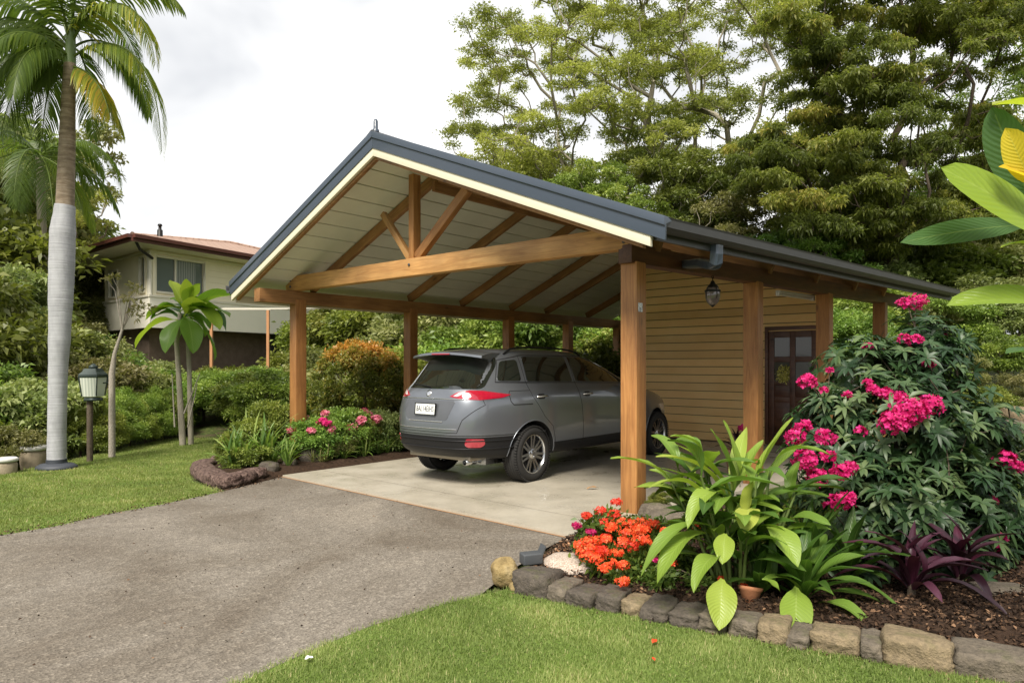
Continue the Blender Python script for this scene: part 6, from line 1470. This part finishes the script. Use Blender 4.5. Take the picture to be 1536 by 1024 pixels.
CL = [(1362,618,4.75,.19,60),(1340,634,4.7,.15,45),(1392,608,4.8,.14,36),(1345,598,4.85,.10,20),(1328,590,4.9,.08,16),(1310,585,4.95,.06,10),(1210,573,4.95,.10,22),(1302,574,5.0,.05,7),(1300,520,5.3,.05,8),(1372,512,5.3,.09,14),(1355,508,5.3,.06,9),(1392,544,5.2,.07,12),(1375,452,6.0,.12,22),(1355,455,6.0,.08,10),(1235,585,5.0,.04,4),(1205,640,4.75,.08,12),(1192,655,4.7,.10,20),(1205,690,4.6,.13,30),(1225,715,4.6,.10,22),(1238,655,4.8,.10,16),(1262,708,4.6,.10,22),(1275,700,4.6,.06,9),(1240,685,4.7,.08,12),(1262,752,4.5,.11,22),(1245,760,4.5,.06,8),(1275,745,4.5,.05,8),(1505,690,4.9,.12,24),(1522,700,4.9,.09,16),(1487,752,4.7,.05,9),(1502,806,4.6,.05,8),(1500,822,4.6,.035,5),(1270,592,5.1,.04,5),(1245,555,5.3,.03,4),(1415,505,5.6,.04,5),(1290,648,4.9,.07,8)]
for i,(px,py,Y,R_,n_) in enumerate(CL):
    c = np.array(pt(px,py,Y))-np.array(FO); n2 = int(n_*2.6); V,Fq,T = cluster(c, R_*.68, int(n2*.9), .022, 5, r5, .75, .5)
    link('flower_cluster', mesh_np('flower_cluster',V,Fq,{'tint':T}), M_MAG, fb)
# twigs to the outer clusters
mb = MB()
for (px,py,Y,R_,n_) in CL:
    c = Vector(pt(px,py,Y))-FO; b_ = min((Vector(t) for t in cen), key=lambda t:(t-c).length); mb = MB(); mb.tube([b_, b_.lerp(c,.5)+Vector((0,0,.04)), c], [.007,.005,.003], 5)
    link('twig', mb.mesh('twig'), M_BARKD, fb)
# orange flowering plant (low mound)
ox,oy,_ = gp(945,868); of = empty('orange_flower_plant', (ox,oy,gplane(ox,oy)+.06), 0, 'low mound of orange red flower heads beside the front right post', 'flowering plant'); OO = Vector(of.location)
r6 = np.random.default_rng(66); 
def mound_pts(px0,px1,pyt,pyb,Y0,Y1,k):
    return [pt(r6.uniform(px0,px1), r6.uniform(pyt,pyb), r6.uniform(Y0,Y1)) for _ in range(k)]
lc = [(900,790,5.0,.18),(940,800,5.0,.22),(985,800,4.95,.2),(910,835,4.75,.18),(960,840,4.7,.22),(1010,830,4.7,.18),(930,865,4.55,.10),(880,815,4.9,.12),(990,862,4.5,.14),(915,770,5.2,.1),(1050,780,5.0,.15),(1080,800,4.9,.12),(1050,870,4.4,.12),(1100,880,4.5,.12)]
M_IXL = leafmat('orange_plant_leaf', [(0,(.04,.075,.012)),(.5,(.10,.16,.03)),(1,(.24,.30,.07))], .35, .4, 0, 0)
leafobj('leaves', [cloud([(*(Vector(pt(a,b+8,c))-OO),d*.85,d*.85,d*.7,.4) for a,b,c,d in lc], 900, .045, .42, .2, 0, .3, .3, r6, tj=.4)], M_IXL, of)
branches('stem', skeleton((0,0,-.08),(0,0,.05),[tuple(Vector(pt(a,b,c))-OO) for a,b,c,d in lc],.006,.02,5,2), M_BARKD, of, sides=5)
OC = [(922,755,5.15,.045),(919,772,5.1,.05),(898,768,5.1,.05),(878,775,5.05,.04),(864,790,5.0,.035),(885,800,4.95,.045),(905,785,5.0,.05),(915,792,4.95,.06),(930,785,5.0,.06),(945,788,4.95,.06),(962,785,5.0,.06),(978,787,4.95,.05),(938,800,4.85,.06),(955,798,4.9,.05),(868,818,4.8,.045),(880,812,4.8,.05),(895,812,4.8,.05),(908,810,4.8,.045),(880,835,4.65,.06),(893,838,4.6,.06),(872,830,4.7,.045),(932,815,4.75,.06),(945,820,4.7,.055),(925,830,4.65,.04),(955,812,4.75,.05),(915,846,4.55,.05),(932,848,4.55,.045),(905,853,4.5,.04),(931,872,4.4,.045),(966,812,4.75,.05),(985,825,4.7,.04),(975,838,4.6,.035),(1045,790,4.95,.05),(1055,795,4.9,.04),(1032,785,5.0,.035),(885,823,4.7,.045),(900,826,4.65,.045),(1085,795,4.9,.04),(1078,870,4.4,.03),(1110,880,4.3,.025),(1005,845,4.6,.035)]
q = random.Random(3)
OC += [(q.uniform(872,1010), q.uniform(790,862), q.uniform(4.55,4.9), q.uniform(.03,.05)) for _ in range(10)]
for i,(px,py,Y,R_) in enumerate(OC):
    c = np.array(pt(px,py,Y))-np.array(OO); c = c+np.array([0,-.07,.025]); V,Fq,T = cluster(c, R_*1.05, 44, .014, 4, r6, .6, .25)
    red = (i in (0,1,2,3,4,5,6,22) or q.random()<.15); T = np.clip(T*(.45 if red else 1)+(.0 if red else .1),0,1)
    link('flower_head', mesh_np('flower_head',V,Fq,{'tint':T}), M_ORG if i not in (4,5,31,37) else M_MAG, of)
# purple leaved plants
M_PURP = leafmat('purple_leaf', [(0,(.016,.006,.010)),(.4,(.040,.010,.020)),(.75,(.075,.016,.034)),(1,(.11,.045,.07))], .12, .38, 0, 0, spec=.4)
for (px,py,sd,n_,L,lab) in ((1385,922,3,20,.42,'dark purple strappy leaved plant, left of the pair'),(1458,905,4,18,.42,'dark purple strappy leaved plant, right of the pair')):
    x,y,z = gp(px,py+8); e = empty('purple_leaved_plant', (x,y+.12,gplane(x,y)+.10), 0, lab, 'plant', 'purple leaved plants in the bed'); lb = LB()
    rosette(lb, (0,0,.04), n_, L*1.1, .075, (2,78), .22, (.1,.9), sd, shape=.7, fold=.45, peak=.38, drop=.10); lb.build('leaves', M_PURP, e)
    mb = MB(); mb.tube([(0,0,-.1),(0,0,.08)],[.03,.022],8); link('stem', mb.mesh('stem'), M_BARKD, e)
# green strap leaves behind the purple ones
x,y,z = gp(1400,890); e = empty('strap_leaved_plant', (x,y+.25,gplane(x,y)+.08), 0, 'green striped strap leaved plant rising behind the purple plants', 'plant'); lb = LB(); rosette(lb,(0,0,0),18,.55,.05,(30,85),.12,(.15,.6),12,shape=.6,fold=.3); lb.build('leaves', M_BROAD, e)
# ferny ground cover at right of the shrub and low plants filling the bed
for i,(px,py,Y,rx,rz,lab) in enumerate([(1500,835,5.0,.36,.26,'soft green ground cover mound at the right end of the bed'),(1520,790,5.6,.5,.35,'feathery green mound behind the right end of the bed'),(1440,800,5.8,.5,.4,'dark green filler shrub behind the flowering shrub'),(1300,800,5.9,.5,.35,'green filler shrub behind the ginger plant'),(1150,800,5.6,.35,.30,'low green shrub behind the broad leaved plant'),(1230,770,6.4,.45,.35,'leafy low shrub by the second right post'),(990,752,7.0,.14,.10,'tuft of small leaves at the foot of the front right post'),(1350,860,4.9,.34,.22,'low dark green filler plant under the flowering shrub')]):
    e = shrub(('fine','fine','round','round','round','wide','round','round')[i], px, py, Y, rx, rz, lab, None, M_LF_SH, 'low_shrub')
# bank right of the bed: grass like cover
# ---------------------------------------------------------------- banana plant at right
M_BAN = leafmat('banana_leaf', [(0,(.05,.10,.04)),(.35,(.08,.16,.05)),(.6,(.17,.29,.04)),(.8,(.34,.42,.05)),(.92,(.62,.50,.05)),(1,(.80,.42,.03))], .45, .34, 0, 0, veins=True)
bx_,by2,_ = (2.62,2.95,0); bn = empty('banana_plant', (2.75,3.0,gplane(2.75,3)), 0, 'broad leaved banana like plant reaching in from the right edge with one yellow leaf', 'plant'); BO = Vector(bn.location)
def bpt(px,py,Y): return Vector(pt(px,py,Y))-BO
lb = LB()
def ban(b, t, w_, bow, tint, fold=.15, tw=0, up=None, n_=16, shape=.62, peak=.5, side=None): lb.leaf(bpt(*b), bpt(*t), w_, bow, fold, tint, n=n_, shape=shape, twist=tw, up=up, pet=.03, peak=peak, wave=.02, side=side)
ban((1640,430,2.9),(1411,252,2.85),.26,.06,.68,.10,0,(.2,-.75,.6),18,.55,.60,side=(-.55,.25,.8))
ban((1540,338,3.1),(1350,364,3.0),.115,.03,.28,.12,0,(0,-.7,.6),14,.6,.5,side=(0,.35,1))
ban((1640,478,2.9),(1420,458,3.0),.17,.10,.68,.35,.2,(0,-.5,.9),16,.6,.6)
ban((1545,300,3.0),(1488,160,2.95),.19,.06,.22,.5,.3,(-.6,-.7,0),12,.6,.5,side=(.8,-.5,.2))
ban((1600,200,3.0),(1488,158,2.9),.17,.12,.82,.3,0,(0,-.3,1),12,.6,.55)
ban((1545,275,2.8),(1508,192,2.75),.13,.05,.93,.4,0,(-.5,-.7,.2),10,.6,.5,side=(.8,-.4,.4))
ban((1580,290,2.8),(1498,250,2.75),.10,.04,.95,.3,0,(0,-.6,.8),10,.6,.5)
ban((1560,375,2.9),(1500,372,2.8),.05,.1,.8,.3,0,None,8)
ban((1590,540,3.0),(1508,530,2.9),.10,.06,.35,.4,.2,None,10)
ban((1700,300,3.1),(1560,60,3.2),.2,.08,.5); ban((1720,250,3.0),(1860,120,3.2),.2,.1,.5); ban((1720,350,3.0),(1900,420,2.9),.2,.2,.6)
lb.build('leaves', M_BAN, bn)
mb = MB(); 
for a,b in (((1720,1000,2.95),(1640,430,2.9)),((1720,1000,2.95),(1540,338,3.1)),((1700,1000,3.0),(1640,478,2.9)),((1720,1000,2.95),(1570,290,3.0)),((1720,1000,2.95),(1700,300,3.1))):
    A_,B2 = bpt(*a), bpt(*b); A_.z = -.1; mb.tube([A_, A_.lerp(B2,.5)+Vector((.12,0,.1)), B2], [.045,.03,.012], 8)
link('stem', mb.mesh('stem'), M_STEM, bn)
# ================================================================ left bed
M_LAVA = NT('lava_rock'); v = M_LAVA.coord(); f = M_LAVA.noise(26,5,.7,v); M_LAVA.set(M_LAVA.ramp(f,[(.35,(.035,.022,.02)),(.5,(.13,.085,.07)),(.7,(.27,.19,.16))]),.95,spec=.15); M_LAVA.bump(f,1,.04); M_LAVA = M_LAVA.m
lbed = [g2(424,712),g2(390,722),g2(340,733),g2(300,720),g2(285,708),g2(300,699),g2(345,690),g2(352,668),(W3(6.9,.2,0)[:2]),(W3(8.3,3,0)[:2]),(W3(8.3,9,0)[:2]),slab_pt(0,9),slab_pt(0,4),(slabL[0]-.02,slabL[1]+.02)]
mo,_ = mound('left_garden_bed', lbed, M_MULCH, .09, .3, .1); tag(mo, 'dark soil bed running along the left side of the slab', 'garden bed', kind='structure')
rocks = [((304,705),(330,728)),]
lv = [(286,706,.20,.12),(296,716,.22,.13),(318,725,.24,.13),(345,728,.24,.12),(372,722,.20,.10)]
pts_ = [g2(300,701),g2(289,708),g2(295,718),g2(315,727),g2(338,731),g2(362,727),g2(385,720),g2(400,716)]
labs = ['back left','left end','front left corner','front middle','longest front','front right','last before the slab']
for i in range(len(pts_)-1):
    a,b = Vector(pts_[i]),Vector(pts_[i+1]); m_ = (a+b)/2; L = (b-a).length; me = rock_mesh('lava_rock', L*.62, .17, .10, 70+i, 4, .45, .08); o = link('lava_rock', me, M_LAVA); d = (b-a)
    nrm = Vector((-d.y,d.x)).normalized(); c_ = Vector(g2(355,705)); nrm = nrm if nrm.dot(c_-m_)>0 else -nrm; q_ = m_+nrm*.12; o.location = (q_.x,q_.y,gplane(*m_)+.06); o.rotation_euler = (0,0,math.atan2(d.y,d.x))
    tag(o, f'{labs[i]} rough red brown lava rock edging the left bed', 'rock', 'lava rocks edging the left bed')
for i,(px,py,sx,sz,lab) in enumerate(((400,712,.16,.10,'dark grey stone at the foot of the front left post'),(432,706,.12,.10,'small dark stone against the front left post base'),(466,700,.20,.16,'upright dark rock right of the front left post'),(325,700,.16,.10,'reddish rock at the left tip of the bed'))):
    x,y,z = gp(px,py); o = link('rock', rock_mesh('rock',sx,sx*.7,sz,90+i,4,.3,.08), M_LAVA if i==3 else M_KERB[2]); o.location = (x,y+.1,z+sz*.5+.04); tag(o, lab, 'rock')
# strappy lily clumps left of the post
M_LILY = leafmat('lily_leaf', [(0,(.05,.10,.02)),(.4,(.10,.18,.035)),(.75,(.20,.30,.06)),(1,(.40,.46,.15))], .35, .4, 0, 0)
LG = 'leafy lily clumps in the left bed'
def lily(px,py,lab,n_,L,W_,sd,elev=(25,85),mat=None,grp=LG,tint=(.1,.9),dy=.15):
    x,y,z = gp(px,py); e = empty('lily_clump', (x,y+dy,z+.06), 0, lab, 'plant', grp); lb = LB(); q = random.Random(sd)
    for k in range(3):
        rosette(lb,(q.uniform(-.15,.15),q.uniform(-.12,.12),0),n_//3+2,L*q.uniform(.8,1.1),W_,elev,.16,tint,sd+k,shape=.7,fold=.35)
    lb.build('leaves', mat or M_LILY, e); return e
lily(352,712,'bright green lily clump at the tip of the left bed',40,.62,.045,21); lily(388,706,'taller lily clump beside the front left post',46,.78,.045,22); lily(365,700,'lily clump between the bed tip and the post, with small pale flowers',44,.85,.05,23,dy=.5); lily(415,708,'yellowish low clump against the left side of the front left post',36,.5,.03,24)
for i,(px,py,Y,rx,rz,lab) in enumerate([(378,665,11.2,.42,.40,'leafy bush rising behind the lily clumps'),(405,648,11.6,.42,.5,'taller leafy bush left of the front left post'),(372,694,10.4,.36,.28,'low leafy bush among the lily clumps in the left bed'),(350,676,10.9,.26,.30,'loose leafy bush at the back of the bed tip')]):
    shrub('loose', px, py, Y, rx, rz, lab, None, M_LF_SH)
# white flowers specks
r7 = np.random.default_rng(9); M_WFL = plain('white_petal',(.75,.73,.68),.6)
# shrubby flowers between post and car
GR_F = 'pink flowering plants along the left side of the slab'
sidepts = [(478,700),(500,697),(525,694),(552,690),(580,686),(603,683),(628,680)]
flab = ['pink flowering bush just right of the front left post','silvery bush with pale pink flowers','bush with magenta flowers in front of the croton','grassy clump with a pink flower head','bush with dusty pink flowers beside the second post','dark bush by the rear corner of the car','low bush partly hidden behind the car bumper']
for i,(px,py) in enumerate(sidepts):
    x,y,z = gp(px,py); x += -.17; y += .33; hh = (.40,.42,.46,.40,.42,.34,.3)[i]
    e = shrub(('loose','fine','loose','fine')[i%4], 500, 500, 10, .48, hh, flab[i], GR_F, (M_LF_OL if i%3==1 else M_LF_SH), 'flowering_bush', 'flowering bush'); e.location = (x,y,gplane(x,y)+hh*.9)
    for k in range(4 if i<5 else 3):
        a = r7.uniform(PI,2*PI); c = np.array([math.cos(a)*.75,math.sin(a)*.75,r7.uniform(.35,1.0)]); M_ = Matrix.Rotation(-e.rotation_euler.z,3,'Z'); c = np.array(M_ @ Vector(c))
        V,Fq,T = cluster(c, .13 if k else .2, 46, .07, 5, r7, .8, .4); link('flower_cluster', mesh_np('flower_cluster',V,Fq,{'tint':T}), (M_PINK,M_MAG,M_PINK)[(i+k)%3], e)
for i,(px,py,lab) in enumerate(((492,695,'arching grass clump nearest the front left post'),(520,690,'pale arching grass clump in front of the pink flowers'),(545,686,'bright green grass clump in front of the croton bush'),(572,681,'green grass clump below the second left post'),(470,696,'small dried brownish grass clump by the post'),(600,675,'low dark grass clump near the car bumper'))):
    lily(px,714-.139*(px-424)-5,lab,(70,80,90,70,40,60)[i],(.42,.48,.52,.45,.3,.35)[i],.018,40+i*5,(15,85),M_LILY if i!=4 else M_LF_OL,'grass clumps along the left side of the slab',(.0,1.0),.12)
# pot by the second right post
x,y,z = pt(1106,655,9.6); z = gplane(x,y)+.03
fp_ = empty('flower_pot', (x,y,z), 0, 'tan pot with a drooping red flowered plant beside the second right post', 'potted plant')
mb = MB(); mb.lathe([(0,0),(.12,0),(.17,.28),(.19,.30),(.19,.34),(.17,.34),(.155,.29),(0,.28)],24); link('pot_body', mb.mesh('pot_body'), plain('tan_pot',(.36,.20,.12),.7), fp_)
lb = LB(); rosette(lb,(0,0,.30),22,.36,.05,(-5,80),.2,(.0,.5),71); lb.build('leaves', M_PURP, fp_)
V,Fq,T = cluster((.06,-.05,.62),.07,40,.04,5,r7); link('flower_cluster', mesh_np('flower_cluster',V,Fq,{'tint':T}), M_MAG, fp_)
# second pot on a small saucer
x,y,z = pt(1120,680,8.6); 
# wreath on the door
wx,wy,wz = W3((DU0+DU1)/2+.14,VW-.05,1.35); wr = empty('door_wreath', (wx,wy,wz), 0, 'small yellow green leafy wreath hanging on the brown door', 'wreath')
leafobj('leaves', [cloud([(math.cos(a)*.09,-.02,math.sin(a)*.11,.07,.035,.07,.5) for a in np.linspace(0,2*PI,10)[:-1]]+[(0,-.01,0,.06,.03,.07,.6)], 60, .045, .4, .2, 0, .2, .2, r7, tj=.5)], M_WRE, wr)
# ================================================================ broad leaved tall plant on the left, by the house
BX,BY = 275,630; bY = 14.5
x,y,z = pt(BX,BY,bY); gzv = ground_z(x,y); lt_ = empty('young_banana_tree', (x,y,gzv), 0, 'tall two stemmed plant with big drooping pale green leaves in front of the house', 'plant'); LO = Vector((x,y,gzv))
def lp(px,py,Y=bY): return Vector(pt(px,py,Y))-LO
mb = MB(); mb.tube([Vector((0,0,-.2)),lp(268,560),lp(265,515),lp(270,470)],[.07,.055,.05,.04],10); link('trunk', mb.mesh('trunk'), M_BARKG, lt_)
mb = MB(); mb.tube([Vector((.12,.1,-.2)),lp(284,560),lp(282,515),lp(284,475)],[.06,.05,.045,.035],10); link('trunk', mb.mesh('trunk'), M_BARKG, lt_)
lb = LB()
for (b,t_,w_,bow,ti) in [((272,480),(203,522,14.2),.42,.18,.6),((276,478),(248,530,14.0),.30,.12,.35),((280,475),(290,530,14.1),.34,.10,.4),((278,470),(345,475,14.3),.42,.16,.5),((282,462),(380,452,14.0),.34,.12,.45),((280,462),(300,425,14.4),.34,.05,.55),((275,465),(255,420,14.6),.30,.05,.7),((272,470),(230,470,14.8),.34,.12,.4),((280,470),(330,495,14.0),.34,.2,.55),((276,475),(310,455,13.9),.3,.15,.7),((278,478),(262,520,14.9),.3,.15,.3),((284,472),(360,440,15),.34,.1,.5),((280,460),(280,418,14.2),.22,.03,.75),((286,476),(322,540,14.6),.28,.12,.35)]:
    b3 = lp(*b); t3 = lp(*t_); lb.leaf(b3,t3,w_*1.35,bow,.3,min(.8,ti+.15),n=14,shape=.6,twist=rnd.uniform(-.4,.4),pet=.12)
q = random.Random(14)
for k in range(12):
    a = q.uniform(0,2*PI); b3 = lp(q.choice((270,282)), q.uniform(455,480)); t3 = b3+Vector((math.cos(a)*q.uniform(.4,.9),math.sin(a)*q.uniform(.4,.9),q.uniform(-.5,.35))); lb.leaf(b3,t3,q.uniform(.22,.34),q.uniform(.12,.3),.35,q.uniform(.35,.75),n=12,shape=.6,twist=q.uniform(-.6,.6),pet=.12,wave=.09)
lb.build('leaves', M_BAN, lt_)
mb = MB()
for a,b in (((276,620),(300,560)),((282,640),(296,575)),((262,640),(258,560))): mb.tube([lp(*a,14.3),lp(*b,14.3)],[.018,.008],5)
link('bare_shoots', mb.mesh('bare_shoots'), M_BARKP, lt_)
# ================================================================ little things on the ground
M_BRLEAF = plain('dry_leaf',(.30,.16,.06),.7); 
def fallen(px,py,L,W_,mat,lab,cat_,z=.012,rot=.3,name='fallen_leaf'):
    x,y,z0 = gp(px,py); lb = LB(); lb.leaf((-L/2,0,.0),(L/2,0,.004),W_,.10,.25,.5,n=8,wave=.08,pet=.05); o = lb.build(name, mat); o.location = (x,y,gplane(x,y)+z); o.rotation_euler = (.1,-.05,rot); return tag(o, lab, cat_)
fallen(889,737,.15,.05,M_BRLEAF,'dry brown leaf lying on the slab left of the front right post','leaf',.04,.1)
fallen(982,970,.045,.03,M_ORG,'orange petal on the front lawn, larger of two','petal',.03,.8,'petal'); fallen(980,997,.03,.018,M_ORG,'small orange petal on the front lawn below the larger one','petal',.03,1.8,'petal'); fallen(463,996,.045,.03,M_WFL,'white petal at the lawn edge near the bottom of the picture','petal',.03,.3,'petal')
for i,(a,b) in enumerate(((1330,980),(1352,1001))): pass
x,y,z = gp(1335,990); mb = MB(); mb.tube([(0,0,.02),(.12,-.04,.025),(.22,-.10,.015)],[.005,.004,.002],5); o = mb.build('twig', M_BARKD); o.location = (x,y,z); tag(o,'thin dry twig on the grass below the largest edging block','twig')
